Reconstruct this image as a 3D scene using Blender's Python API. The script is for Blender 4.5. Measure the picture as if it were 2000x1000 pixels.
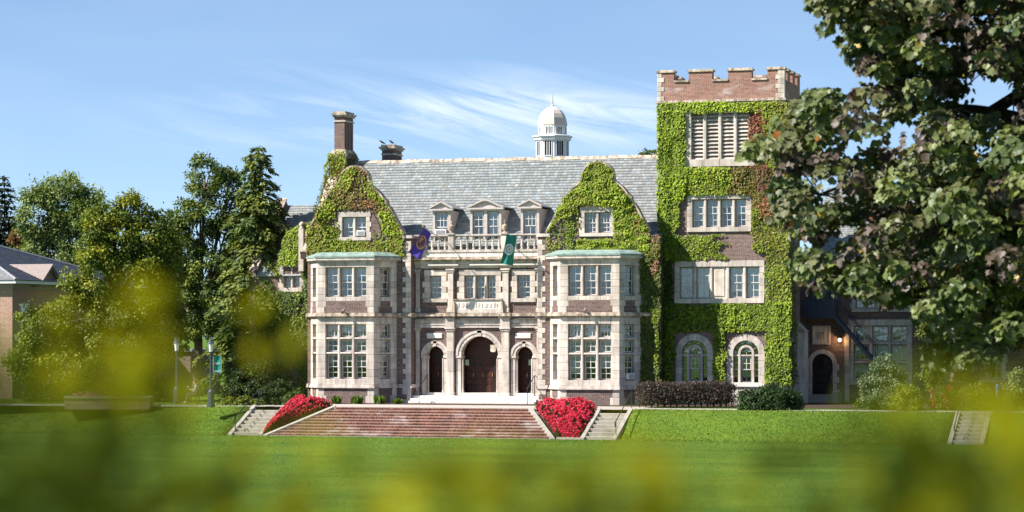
import bpy, math, random
import numpy as np
from mathutils import Vector
from math import sin, cos, pi, radians, sqrt, atan2

for o in list(bpy.data.objects):
    bpy.data.objects.remove(o)
random.seed(7)
RNG = np.random.default_rng(11)
SC = bpy.context.scene
COL = SC.collection

# ------------------------------------------------------------------ camera
# world axes: x runs along the hall's front, y goes back into the hall, z = 0 is the terrace
FPX = 5000.0            # focal length in pixels of the 2000 px wide photograph
TH = radians(17.0)      # the camera stands right of the hall's front normal
DIST = 149.0
EYE = 4.15
HOR = 650.0             # picture row of the horizon
CAM = (DIST * sin(TH), -DIST * cos(TH), EYE)
RX, RY = cos(TH), sin(TH)       # camera right
FX, FY = -sin(TH), cos(TH)      # camera forward
cd = bpy.data.cameras.new('camera')
cam = bpy.data.objects.new('camera', cd)
COL.objects.link(cam)
cam.location = CAM
cam.rotation_euler = (pi / 2, 0, TH)
cd.sensor_width = 36.0
cd.lens = 36.0 * FPX / 2000.0
cd.shift_y = (HOR - 500.0) / 2000.0
cd.clip_start = 0.05
cd.clip_end = 3000.0
cd.dof.use_dof = True
cd.dof.focus_distance = 146.0
cd.dof.aperture_fstop = 5.0
SC.camera = cam

# ------------------------------------------------------------------ sky, sun, exposure
SUN_AZ = radians(57.0)          # left of the front normal
SUN_EL = radians(43.0)
SUNV = (-sin(SUN_AZ) * cos(SUN_EL), -cos(SUN_AZ) * cos(SUN_EL), sin(SUN_EL))
W = bpy.data.worlds.new('World')
SC.world = W
W.use_nodes = True
nt = W.node_tree
nt.nodes.clear()
def wn(t, **k):
    n = nt.nodes.new(t)
    for a, b in k.items():
        setattr(n, a, b)
    return n
wl = nt.links.new
out = wn('ShaderNodeOutputWorld')
bg = wn('ShaderNodeBackground')
bg.inputs['Strength'].default_value = 0.088
sky = wn('ShaderNodeTexSky', sky_type='NISHITA', sun_disc=False)
sky.sun_elevation = SUN_EL
sky.sun_rotation = atan2(SUNV[0], SUNV[1])
sky.altitude = 200.0
sky.air_density = 1.0
sky.dust_density = 0.15
sky.ozone_density = 2.6
tc = wn('ShaderNodeTexCoord')
lift = wn('ShaderNodeMapping')      # the photograph's low sky is a clear blue: look a little higher in the model sky
lift.inputs['Location'].default_value = (0, 0, 0.07)
lift.inputs['Scale'].default_value = (1, 1, 1.5)
wl(tc.outputs['Generated'], lift.inputs['Vector'])
wl(lift.outputs['Vector'], sky.inputs['Vector'])
CLOUD_A, CLOUD_B = 5.5, 15.1
# cirrus: long combed streaks, all round the sky in the same low belt
sep = wn('ShaderNodeSeparateXYZ')
wl(tc.outputs['Generated'], sep.inputs['Vector'])
az = wn('ShaderNodeMath', operation='ARCTAN2')
wl(sep.outputs['X'], az.inputs[0]); wl(sep.outputs['Y'], az.inputs[1])
def wm(op, a, b=None, c=None, clamp=False):
    n = wn('ShaderNodeMath', operation=op)
    n.use_clamp = clamp
    for i, q in enumerate((a, b, c)):
        if q is None:
            continue
        if isinstance(q, (int, float)):
            n.inputs[i].default_value = q
        else:
            wl(q, n.inputs[i])
    return n.outputs[0]
azo, elv = az.outputs[0], sep.outputs['Z']
shear = wm('ADD', elv, wm('MULTIPLY', azo, 0.24))
cv = wn('ShaderNodeCombineXYZ')
wl(wm('MULTIPLY', azo, 11.0), cv.inputs[0]); wl(wm('MULTIPLY', shear, 90.0), cv.inputs[1])
n1 = wn('ShaderNodeTexNoise'); n1.inputs['Scale'].default_value = 1.0; n1.inputs['Detail'].default_value = 7.0
n1.inputs['Roughness'].default_value = 0.62; n1.inputs['Distortion'].default_value = 0.9
cv.inputs[2].default_value = CLOUD_A
wl(cv.outputs[0], n1.inputs['Vector'])
cv2 = wn('ShaderNodeCombineXYZ')
wl(wm('MULTIPLY', azo, 9.0), cv2.inputs[0]); wl(wm('MULTIPLY', elv, 34.0), cv2.inputs[1])
cv2.inputs[2].default_value = CLOUD_B
n2 = wn('ShaderNodeTexNoise'); n2.inputs['Scale'].default_value = 1.0; n2.inputs['Detail'].default_value = 2.0
wl(cv2.outputs[0], n2.inputs['Vector'])
belt = wm('SUBTRACT', 1.0, wm('POWER', wm('ABSOLUTE', wm('DIVIDE', wm('SUBTRACT', elv, 0.087), 0.020)), 2.0), clamp=True)
s1 = wm('MULTIPLY', wm('SUBTRACT', n1.outputs['Fac'], 0.40), 3.6, clamp=True)
s2 = wm('MULTIPLY', wm('SUBTRACT', n2.outputs['Fac'], 0.36), 4.2, clamp=True)
cover = wm('ADD', 0.5, wm('MULTIPLY', wm('COSINE', wm('MULTIPLY', wm('ADD', azo, 0.315), 19.0)), 0.5))    # banks of cirrus with clear sky between, all round
cmask = wm('MULTIPLY', wm('MULTIPLY', wm('MULTIPLY', s1, wm('ADD', 0.35, wm('MULTIPLY', s2, 0.65))), belt), cover)
veil = wm('MULTIPLY', s2, 0.03)
cfac = wm('ADD', wm('MULTIPLY', cmask, 0.68), veil, clamp=True)
mixc = wn('ShaderNodeMix', data_type='RGBA')
wl(cfac, mixc.inputs['Factor'])
wl(sky.outputs['Color'], mixc.inputs['A'])
mixc.inputs['B'].default_value = (7.6, 7.8, 8.2, 1)
wl(mixc.outputs['Result'], bg.inputs['Color'])
wl(bg.outputs['Background'], out.inputs['Surface'])

sl = bpy.data.lights.new('sun', 'SUN')
sl.energy = 5.0
sl.angle = radians(0.53)
sl.color = (1.0, 0.945, 0.86)
sun = bpy.data.objects.new('sun', sl)
COL.objects.link(sun)
sun.location = (-60, -60, 60)
sun.rotation_euler = Vector(SUNV).to_track_quat('Z', 'Y').to_euler()

SC.view_settings.view_transform = 'Standard'
SC.view_settings.look = 'None'
SC.view_settings.exposure = 1.10
SC.view_settings.gamma = 1.0
SC.view_settings.use_curve_mapping = False
SC.render.engine = 'CYCLES'
SC.cycles.use_denoising = True
SC.cycles.use_adaptive_sampling = True
SC.cycles.adaptive_threshold = 0.01
SC.cycles.max_bounces = 8
SC.cycles.diffuse_bounces = 3
SC.cycles.transparent_max_bounces = 8
SC.cycles.sample_clamp_indirect = 6.0
SC.cycles.caustics_reflective = False
SC.cycles.caustics_refractive = False

# ------------------------------------------------------------------ measuring helpers
def X(px, Y):
    """x of a point on the plane y = Y that stands at picture column px"""
    k = (px - 1000.0) / FPX
    yy = Y - CAM[1]
    return CAM[0] + yy * (k * cos(TH) - sin(TH)) / (cos(TH) + k * sin(TH))
def depth(x, y):
    return (x - CAM[0]) * FX + (y - CAM[1]) * FY
def Z(py, x, y):
    return EYE - (py - HOR) * depth(x, y) / FPX
def PT(px, py, Y):
    x = X(px, Y)
    return (x, Z(py, x, Y))
def AT(px, py, d):
    """point at camera depth d"""
    r = (px - 1000.0) / FPX * d
    return (CAM[0] + FX * d + RX * r, CAM[1] + FY * d + RY * r, EYE - (py - HOR) / FPX * d)
def GR(px, py, z=0.0):
    """ground point of height z seen at px, py"""
    d = FPX * (EYE - z) / (py - HOR)
    p = AT(px, py, d)
    return (p[0], p[1])
def PROJ(p):
    d = depth(p[0], p[1])
    r = (p[0] - CAM[0]) * RX + (p[1] - CAM[1]) * RY
    return (1000 + FPX * r / d, HOR - FPX * (p[2] - EYE) / d)

# ------------------------------------------------------------------ materials
def mat(name):
    m = bpy.data.materials.new(name)
    m.use_nodes = True
    t = m.node_tree
    b = t.nodes['Principled BSDF']
    b.inputs['Specular IOR Level'].default_value = 0.3
    return m, t, b
def nd(t, ty, **k):
    n = t.nodes.new(ty)
    for a, v in k.items():
        if a in n.inputs:
            n.inputs[a].default_value = v
        else:
            setattr(n, a, v)
    return n
def noise(t, vec, scale, detail=4.0, rough=0.55):
    n = nd(t, 'ShaderNodeTexNoise')
    n.inputs['Scale'].default_value = scale
    n.inputs['Detail'].default_value = detail
    n.inputs['Roughness'].default_value = rough
    if vec is not None:
        t.links.new(vec, n.inputs['Vector'])
    return n.outputs['Fac']
def ramp(t, fac, stops):
    r = nd(t, 'ShaderNodeValToRGB')
    e = r.color_ramp.elements
    while len(e) < len(stops):
        e.new(0.5)
    for q, (p, c) in zip(e, stops):
        q.position = p
        q.color = (c[0], c[1], c[2], 1) if isinstance(c, (tuple, list)) else (c, c, c, 1)
    t.links.new(fac, r.inputs['Fac'])
    return r.outputs['Color']
def mixc3(t, fac, a, b, mode='MIX'):
    n = nd(t, 'ShaderNodeMix', data_type='RGBA', blend_type=mode)
    if isinstance(fac, (int, float)):
        n.inputs['Factor'].default_value = fac
    else:
        t.links.new(fac, n.inputs['Factor'])
    for key, v in (('A', a), ('B', b)):
        if isinstance(v, (tuple, list)):
            n.inputs[key].default_value = (v[0], v[1], v[2], 1)
        else:
            t.links.new(v, n.inputs[key])
    return n.outputs['Result']
def mth(t, op, a, b=None, clamp=False):
    n = nd(t, 'ShaderNodeMath', operation=op)
    n.use_clamp = clamp
    for i, q in enumerate((a, b)):
        if q is None:
            continue
        if isinstance(q, (int, float)):
            n.inputs[i].default_value = q
        else:
            t.links.new(q, n.inputs[i])
    return n.outputs[0]
def bump(t, b, h, strength, dist):
    n = nd(t, 'ShaderNodeBump')
    n.inputs['Strength'].default_value = strength
    n.inputs['Distance'].default_value = dist
    t.links.new(h, n.inputs['Height'])
    t.links.new(n.outputs['Normal'], b.inputs['Normal'])
def pos(t):
    return nd(t, 'ShaderNodeNewGeometry').outputs['Position']
def scaled(t, v, s):
    n = nd(t, 'ShaderNodeMapping')
    n.inputs['Scale'].default_value = s
    t.links.new(v, n.inputs['Vector'])
    return n.outputs['Vector']
M = {}
def wall_uv(t):
    """running metres along a wall of any direction, and height"""
    g = nd(t, 'ShaderNodeNewGeometry')
    cr = nd(t, 'ShaderNodeVectorMath', operation='CROSS_PRODUCT')
    t.links.new(g.outputs['True Normal'], cr.inputs[0])
    cr.inputs[1].default_value = (0, 0, 1)
    nm = nd(t, 'ShaderNodeVectorMath', operation='NORMALIZE')
    t.links.new(cr.outputs[0], nm.inputs[0])
    dt = nd(t, 'ShaderNodeVectorMath', operation='DOT_PRODUCT')
    t.links.new(nm.outputs[0], dt.inputs[0])
    t.links.new(g.outputs['Position'], dt.inputs[1])
    s = nd(t, 'ShaderNodeSeparateXYZ')
    t.links.new(g.outputs['Position'], s.inputs[0])
    c = nd(t, 'ShaderNodeCombineXYZ')
    t.links.new(dt.outputs['Value'], c.inputs[0])
    t.links.new(s.outputs['Z'], c.inputs[1])
    return c.outputs[0], g.outputs['Position']
def brick_mat(name, c1, c2, mortar, bw=0.215, rh=0.075, ms=0.013, stain=0.0, dirt=0.35, flat=False):
    m, t, b = mat(name)
    if flat:
        p = pos(t); uv = p
    else:
        uv, p = wall_uv(t)
    k = nd(t, 'ShaderNodeTexBrick')
    t.links.new(uv, k.inputs['Vector'])
    k.inputs['Scale'].default_value = 1.0
    k.inputs['Brick Width'].default_value = bw
    k.inputs['Row Height'].default_value = rh
    k.inputs['Mortar Size'].default_value = ms
    k.inputs['Mortar Smooth'].default_value = 0.2
    k.inputs['Bias'].default_value = -0.1
    k.inputs['Color1'].default_value = (*c1, 1)
    k.inputs['Color2'].default_value = (*c2, 1)
    k.inputs['Mortar'].default_value = (*mortar, 1)
    col = k.outputs['Color']
    big = noise(t, p, 0.9, 5)
    col = mixc3(t, dirt, col, ramp(t, big, [(0.3, 0.55), (0.7, 1.25)]), 'MULTIPLY')
    fine = noise(t, scaled(t, uv, (9, 26, 9)), 1.0, 2)
    col = mixc3(t, 0.6, col, ramp(t, fine, [(0.25, 0.5), (0.75, 1.45)]), 'MULTIPLY')
    if stain:
        sn = noise(t, scaled(t, p, (0.55, 0.55, 1.3)), 1.0, 6, 0.65)
        f = ramp(t, sn, [(0.56, 0.0), (0.68, stain)])
        col = mixc3(t, f, col, (0.62, 0.56, 0.54))
    t.links.new(col, b.inputs['Base Color'])
    b.inputs['Roughness'].default_value = 0.9
    bump(t, b, mth(t, 'SUBTRACT', 1.0, k.outputs['Fac']), 0.5, 0.008)
    M[name] = m
def stone_mat(name, base, var=0.16, stain=0.35, tint=(0.80, 0.70, 0.60), streak=0.0):
    m, t, b = mat(name)
    p = pos(t)
    oi = nd(t, 'ShaderNodeObjectInfo')
    rv = ramp(t, oi.outputs['Random'], [(0.0, tuple(x * (1 - var) for x in base)), (0.5, base),
                                         (1.0, tuple(min(1, x * (1 + var * 0.7)) * q for x, q in zip(base, (1.02, 1.0, 0.97))))])
    n_ = noise(t, p, 2.3, 6, 0.6)
    col = mixc3(t, stain, rv, ramp(t, n_, [(0.28, (0.50, 0.44, 0.38)), (0.55, (1, 1, 1)), (0.8, (1.08, 1.05, 1.0))]), 'MULTIPLY')
    gr = noise(t, p, 34.0, 3)
    col = mixc3(t, 0.35, col, ramp(t, gr, [(0.3, 0.78), (0.7, 1.15)]), 'MULTIPLY')
    if streak:
        st = noise(t, scaled(t, p, (3.6, 3.6, 0.35)), 1.0, 5, 0.6)
        col = mixc3(t, streak, col, ramp(t, st, [(0.40, (0.22, 0.18, 0.14)), (0.60, (1, 1, 1))]), 'MULTIPLY')
    t.links.new(col, b.inputs['Base Color'])
    b.inputs['Roughness'].default_value = 0.85
    bump(t, b, gr, 0.25, 0.01)
    M[name] = m
def plain(name, c, rough=0.7, metal=0.0, var=0.12, scale=6.0, spec=0.3, bumps=0.0):
    m, t, b = mat(name)
    n_ = noise(t, pos(t), scale, 5)
    t.links.new(mixc3(t, 1.0, c, ramp(t, n_, [(0.3, 1 - var * 1.4), (0.7, 1 + var)]), 'MULTIPLY'), b.inputs['Base Color'])
    b.inputs['Roughness'].default_value = rough
    b.inputs['Metallic'].default_value = metal
    b.inputs['Specular IOR Level'].default_value = spec
    if bumps:
        bump(t, b, n_, bumps, 0.02)
    M[name] = m
brick_mat('hall_brick', (0.058, 0.022, 0.021), (0.195, 0.100, 0.078), (0.27, 0.225, 0.205))
brick_mat('tower_brick', (0.090, 0.036, 0.029), (0.225, 0.118, 0.092), (0.30, 0.255, 0.235))
brick_mat('parapet_brick', (0.204, 0.0638, 0.0408), (0.34, 0.1403, 0.0978), (0.4039, 0.3029, 0.257), stain=0.55)
brick_mat('house_brick', (0.288, 0.104, 0.06), (0.44, 0.2, 0.128), (0.5184, 0.432, 0.3629), dirt=0.2)
brick_mat('shaded_riser_brick', (0.17, 0.058, 0.040), (0.40, 0.185, 0.125), (0.28, 0.22, 0.19), bw=0.085, rh=0.30, ms=0.012, stain=0.5, dirt=0.5)  # risers: shade below the nosings put into a darker brick colour
brick_mat('chimney_brick', (0.0723, 0.0289, 0.0272), (0.221, 0.0978, 0.0765), (0.3121, 0.257, 0.2295))
stone_mat('limestone', (0.635, 0.56, 0.50), var=0.20, stain=0.5, streak=0.32)
stone_mat('limestone_plain', (0.65, 0.575, 0.52), var=0.08, stain=0.55, streak=0.34)
stone_mat('limestone_worn', (0.60, 0.50, 0.41), var=0.10, stain=0.55, streak=0.75)
stone_mat('stone_white', (0.74, 0.69, 0.63), var=0.08, stain=0.3)
stone_mat('concrete', (0.36, 0.33, 0.29), var=0.10, stain=0.55)
stone_mat('paving', (0.40, 0.37, 0.34), var=0.05, stain=0.35)
plain('mulch', (0.060, 0.036, 0.026), 0.95, var=0.5, scale=22, bumps=0.6)
plain('copper', (0.22, 0.30, 0.265), 0.7, var=0.25, scale=3)
plain('trim', (0.50, 0.445, 0.415), 0.6, var=0.10)
plain('trim_dark', (0.27, 0.22, 0.20), 0.6, var=0.10)
plain('sash_paint', (0.62, 0.59, 0.56), 0.5, var=0.06)
plain('white_paint', (0.78, 0.78, 0.78), 0.5, var=0.05)
plain('dome_metal', (0.62, 0.53, 0.46), 0.45, var=0.08, scale=2)
plain('lead', (0.24, 0.24, 0.25), 0.6, var=0.15)
plain('door_wood', (0.050, 0.016, 0.011), 0.45, var=0.25, scale=4)
plain('door_dark', (0.022, 0.017, 0.017), 0.4, var=0.2)
plain('blind', (0.72, 0.73, 0.72), 0.9, var=0.05)
plain('blind_cream', (0.62, 0.57, 0.47), 0.9, var=0.06)
plain('blind_grey', (0.42, 0.45, 0.48), 0.9, var=0.06)
plain('stem_green', (0.045, 0.060, 0.008), 0.8)
plain('room', (0.10, 0.09, 0.085), 0.95)
plain('black_metal', (0.018, 0.019, 0.022), 0.4, var=0.2, spec=0.5)
plain('blue_metal', (0.035, 0.045, 0.075), 0.4, var=0.2, spec=0.5)
plain('ac_case', (0.70, 0.68, 0.66), 0.5, var=0.05)
plain('ac_grille', (0.30, 0.30, 0.31), 0.5)
plain('bark', (0.17, 0.125, 0.095), 0.95, var=0.45, scale=9, bumps=0.8)
plain('bark_dark', (0.055, 0.045, 0.038), 0.95, var=0.4, scale=9, bumps=0.8)
plain('bird', (0.015, 0.015, 0.018), 0.6)
plain('purple_cloth', (0.085, 0.050, 0.33), 0.75, var=0.06)
plain('green_cloth', (0.020, 0.20, 0.16), 0.75, var=0.06)
plain('gold', (0.62, 0.33, 0.10), 0.7, var=0.1)
plain('maroon', (0.20, 0.06, 0.10), 0.7)
plain('white_cloth', (0.78, 0.79, 0.78), 0.75, var=0.04)
plain('red_print', (0.55, 0.09, 0.11), 0.7)
plain('banner_green', (0.02, 0.24, 0.17), 0.7, var=0.06)
plain('skin', (0.50, 0.29, 0.21), 0.6, var=0.05)
plain('hair', (0.17, 0.055, 0.025), 0.6)
plain('shirt', (0.34, 0.38, 0.44), 0.85)
plain('jeans', (0.035, 0.040, 0.065), 0.85)
plain('paper', (0.75, 0.74, 0.70), 0.8)
plain('notice', (0.42, 0.60, 0.40), 0.7)
plain('flood', (0.30, 0.26, 0.24), 0.4, metal=0.3)
plain('pole_wood', (0.60, 0.52, 0.45), 0.5)
plain('curtain_green', (0.25, 0.34, 0.28), 0.9)
def slate_mat(name, base, var):
    m, t, b = mat(name)
    a = nd(t, 'ShaderNodeAttribute', attribute_name='Col')
    p = pos(t)
    n_ = noise(t, p, 1.3, 5)
    col = mixc3(t, 1.0, base, a.outputs['Color'], 'MULTIPLY')
    col = mixc3(t, 0.6, col, ramp(t, n_, [(0.3, 0.80), (0.7, 1.15)]), 'MULTIPLY')
    t.links.new(col, b.inputs['Base Color'])
    b.inputs['Roughness'].default_value = 0.55
    bump(t, b, noise(t, p, 18.0, 3), 0.2, 0.01)
    M[name] = m
slate_mat('slate', (0.232, 0.250, 0.250), 0.2)
slate_mat('slate_dark', (0.17, 0.175, 0.19), 0.2)
def leaf_mat(name, trans=0.35, rough=0.55, spec=0.25):
    m, t, b = mat(name)
    a = nd(t, 'ShaderNodeAttribute', attribute_name='Col')
    t.links.new(a.outputs['Color'], b.inputs['Base Color'])
    b.inputs['Roughness'].default_value = rough
    b.inputs['Specular IOR Level'].default_value = spec
    tr = nd(t, 'ShaderNodeBsdfTranslucent')
    br = mixc3(t, 1.0, a.outputs['Color'], (1.25, 1.3, 0.7), 'MULTIPLY')
    t.links.new(br, tr.inputs['Color'])
    mx = nd(t, 'ShaderNodeMixShader')
    mx.inputs['Fac'].default_value = trans
    t.links.new(b.outputs[0], mx.inputs[1])
    t.links.new(tr.outputs[0], mx.inputs[2])
    t.links.new(mx.outputs[0], t.nodes['Material Output'].inputs['Surface'])
    M[name] = m
leaf_mat('leaf', 0.30)
leaf_mat('ivy_leaf', 0.22, 0.5, 0.18)
leaf_mat('maple_leaf', 0.18, 0.46, 0.30)
leaf_mat('shrub_leaf', 0.45, 0.7, 0.04)
leaf_mat('petal', 0.30, 0.6, 0.15)
def glass_mat():
    m, t, b = mat('glass')
    t.nodes.remove(b)
    fr = nd(t, 'ShaderNodeFresnel'); fr.inputs['IOR'].default_value = 1.55
    f = mth(t, 'ADD', mth(t, 'MULTIPLY', fr.outputs[0], 1.3), 0.045, clamp=True)
    g = nd(t, 'ShaderNodeBsdfGlossy'); g.inputs['Roughness'].default_value = 0.03
    g.inputs['Color'].default_value = (0.95, 0.96, 0.98, 1)
    tr = nd(t, 'ShaderNodeBsdfTransparent'); tr.inputs['Color'].default_value = (0.82, 0.88, 0.90, 1)
    nb = nd(t, 'ShaderNodeBump'); nb.inputs['Strength'].default_value = 0.06; nb.inputs['Distance'].default_value = 0.05
    t.links.new(noise(t, pos(t), 2.2, 1), nb.inputs['Height'])
    t.links.new(nb.outputs[0], g.inputs['Normal'])
    mx = nd(t, 'ShaderNodeMixShader')
    t.links.new(f, mx.inputs[0]); t.links.new(tr.outputs[0], mx.inputs[1]); t.links.new(g.outputs[0], mx.inputs[2])
    t.links.new(mx.outputs[0], t.nodes['Material Output'].inputs['Surface'])
    M['glass'] = m
glass_mat()
def emit_mat(name, c, s):
    m, t, b = mat(name)
    b.inputs['Base Color'].default_value = (*c, 1)
    b.inputs['Emission Color'].default_value = (*c, 1)
    b.inputs['Emission Strength'].default_value = s
    M[name] = m
emit_mat('lit_bulb', (1.0, 0.62, 0.25), 6.0)
emit_mat('warm_lantern', (0.9, 0.75, 0.6), 0.25)
def frosted():
    m, t, b = mat('lamp_glass')
    b.inputs['Base Color'].default_value = (0.82, 0.80, 0.74, 1)
    b.inputs['Roughness'].default_value = 0.3
    M['lamp_glass'] = m
frosted()
def grass_mat():
    m, t, b = mat('grass')
    p = pos(t)
    big = noise(t, scaled(t, p, (0.10, 0.22, 0.1)), 1.0, 4)
    mid = noise(t, scaled(t, p, (0.9, 2.2, 0.9)), 1.0, 6, 0.7)
    fin = noise(t, scaled(t, p, (7, 9, 7)), 1.0, 4, 0.75)
    col = ramp(t, big, [(0.3, (0.052, 0.112, 0.014)), (0.5, (0.084, 0.152, 0.018)), (0.72, (0.118, 0.176, 0.020))])
    col = mixc3(t, 0.75, col, ramp(t, mid, [(0.30, (0.62, 0.70, 0.70)), (0.52, (1, 1, 1)), (0.75, (1.30, 1.12, 1.0))]), 'MULTIPLY')
    col = mixc3(t, 0.85, col, ramp(t, fin, [(0.28, 0.50), (0.72, 1.45)]), 'MULTIPLY')
    t.links.new(col, b.inputs['Base Color'])
    b.inputs['Roughness'].default_value = 0.95
    b.inputs['Specular IOR Level'].default_value = 0.1
    bump(t, b, fin, 0.9, 0.06)
    M['grass'] = m
grass_mat()

# ------------------------------------------------------------------ mesh helpers
class Fr:
    """a vertical wall plane: u runs along it, w stands out from it, z is height"""
    def __init__(s, o, t):
        L = sqrt(t[0] ** 2 + t[1] ** 2)
        s.o = o; s.t = (t[0] / L, t[1] / L); s.n = (s.t[1], -s.t[0])
    def p(s, u, w, z):
        return (s.o[0] + s.t[0] * u + s.n[0] * w, s.o[1] + s.t[1] * u + s.n[1] * w, z)
def front(Y):
    return Fr((0, Y), (1, 0))
class MB:
    def __init__(s):
        s.v = []; s.f = []
    def quadbox(s, pts):
        b = len(s.v); s.v += pts
        s.f += [tuple(b + i for i in q) for q in ((0, 3, 2, 1), (4, 5, 6, 7), (0, 1, 5, 4), (1, 2, 6, 5), (2, 3, 7, 6), (3, 0, 4, 7))]
        return s
    def xyz(s, x0, x1, y0, y1, z0, z1):
        return s.quadbox([(x0, y0, z0), (x1, y0, z0), (x1, y1, z0), (x0, y1, z0), (x0, y0, z1), (x1, y0, z1), (x1, y1, z1), (x0, y1, z1)])
    def box(s, fr, u0, u1, w0, w1, z0, z1):
        q = fr.p
        return s.quadbox([q(u0, w1, z0), q(u1, w1, z0), q(u1, w0, z0), q(u0, w0, z0), q(u0, w1, z1), q(u1, w1, z1), q(u1, w0, z1), q(u0, w0, z1)])
    def stone(s, fr, u0, u1, w0, w1, z0, z1, c=0.012):
        """block with chamfered outer edges"""
        q = fr.p; b = len(s.v)
        for (w, e) in ((w0, 0), (w1 - c, 0), (w1, c)):
            s.v += [q(u0 + e, w, z0 + e), q(u1 - e, w, z0 + e), q(u1 - e, w, z1 - e), q(u0 + e, w, z1 - e)]
        for k in (0, 4):
            for i in range(4):
                j = (i + 1) % 4
                s.f.append((b + k + i, b + k + j, b + k + 4 + j, b + k + 4 + i))
        s.f.append((b + 8, b + 9, b + 10, b + 11)); s.f.append((b + 3, b + 2, b + 1, b))
        return s
    def prism(s, fr, poly, w0, w1):
        """(u, z) polygon, counter-clockwise seen from outside, from depth w0 to w1"""
        b = len(s.v); n = len(poly)
        s.v += [fr.p(u, w1, z) for u, z in poly] + [fr.p(u, w0, z) for u, z in poly]
        s.f.append(tuple(range(b, b + n))); s.f.append(tuple(range(b + 2 * n - 1, b + n - 1, -1)))
        for i in range(n):
            j = (i + 1) % n
            s.f.append((b + i, b + n + i, b + n + j, b + j))
        return s
    def strip(s, fr, inner, outer, w0, w1):
        """solid band between two (u, z) curves of equal length"""
        for i in range(len(inner) - 1):
            a, b_, c, d = inner[i], inner[i + 1], outer[i + 1], outer[i]
            s.quadbox([fr.p(*x) for x in ((a[0], w1, a[1]), (b_[0], w1, b_[1]), (b_[0], w0, b_[1]), (a[0], w0, a[1]),
                                          (d[0], w1, d[1]), (c[0], w1, c[1]), (c[0], w0, c[1]), (d[0], w0, d[1]))])
        return s
    def plan(s, poly, z0, z1):
        """(x, y) polygon, counter-clockwise from above, from z0 to z1"""
        b = len(s.v); n = len(poly)
        s.v += [(x, y, z0) for x, y in poly] + [(x, y, z1) for x, y in poly]
        s.f.append(tuple(range(b + n - 1, b - 1, -1))); s.f.append(tuple(range(b + n, b + 2 * n)))
        for i in range(n):
            j = (i + 1) % n
            s.f.append((b + i, b + j, b + n + j, b + n + i))
        return s
    def tube(s, pts, rad, n=6, cap=True):
        pts = [Vector(p) for p in pts]
        if isinstance(rad, (int, float)):
            rad = [rad] * len(pts)
        b = len(s.v); up0 = Vector((0.13, 0.31, 0.94))
        for i, p in enumerate(pts):
            d = (pts[min(i + 1, len(pts) - 1)] - pts[max(i - 1, 0)]).normalized()
            ref = up0 if abs(d.dot(up0)) < 0.95 else Vector((1, 0, 0))
            a = d.cross(ref).normalized(); c = d.cross(a)
            for k in range(n):
                t = 2 * pi * k / n
                s.v.append(tuple(p + (a * cos(t) + c * sin(t)) * rad[i]))
        for i in range(len(pts) - 1):
            for k in range(n):
                j = (k + 1) % n
                s.f.append((b + i * n + k, b + i * n + j, b + (i + 1) * n + j, b + (i + 1) * n + k))
        if cap:
            s.f.append(tuple(range(b + n - 1, b - 1, -1))); e = b + (len(pts) - 1) * n
            s.f.append(tuple(range(e, e + n)))
        return s
    def lathe(s, c, prof, n=12, rot=0.0):
        b = len(s.v)
        for r, z in prof:
            for k in range(n):
                t = 2 * pi * k / n + rot
                s.v.append((c[0] + r * cos(t), c[1] + r * sin(t), c[2] + z))
        for i in range(len(prof) - 1):
            for k in range(n):
                j = (k + 1) % n
                s.f.append((b + i * n + k, b + i * n + j, b + (i + 1) * n + j, b + (i + 1) * n + k))
        s.f.append(tuple(range(b + n - 1, b - 1, -1))); e = b + (len(prof) - 1) * n
        s.f.append(tuple(range(e, e + n)))
        return s
    def face(s, *pts):
        b = len(s.v); s.v += list(pts); s.f.append(tuple(range(b, b + len(pts))))
        return s
    def build(s, name, m, parent=None, smooth=False):
        me = bpy.data.meshes.new(name)
        ox, oy, oz = origin(parent)
        me.from_pydata([(x - ox, y - oy, z - oz) for x, y, z in s.v], [], s.f)
        me.materials.append(M[m] if isinstance(m, str) else m)
        if smooth:
            me.polygons.foreach_set('use_smooth', [True] * len(me.polygons))
        me.update()
        o = bpy.data.objects.new(name, me)
        COL.objects.link(o)
        if parent is not None:
            o.parent = parent
        return o
def origin(p):
    r = [0.0, 0.0, 0.0]
    while p is not None:
        for i in range(3):
            r[i] += p.location[i]
        p = p.parent
    return r
def tag(o, label, cat, group=None, kind=None):
    if label: o['label'] = label
    if cat: o['category'] = cat
    if group: o['group'] = group
    if kind: o['kind'] = kind
    return o
def thing(name, label, cat, loc=(0, 0, 0), group=None):
    o = bpy.data.objects.new(name, None)
    o.empty_display_size = 0.3
    COL.objects.link(o)
    o.location = loc
    return tag(o, label, cat, group)
def setting(o):
    o['kind'] = 'structure'
    return o
def placed(name, mesh, loc, parent=None, rz=0.0, scale=None):
    """another object that shares a mesh; loc in world metres"""
    o = bpy.data.objects.new(name, mesh)
    COL.objects.link(o)
    q = origin(parent)
    o.location = (loc[0] - q[0], loc[1] - q[1], loc[2] - q[2])
    o.rotation_euler = (0, 0, rz)
    if scale: o.scale = scale
    if parent is not None: o.parent = parent
    return o
def copy_tree(o, parent=None):
    c = o.copy(); COL.objects.link(c); c.parent = parent
    for ch in list(o.children):
        copy_tree(ch, c)
    return c
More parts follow.
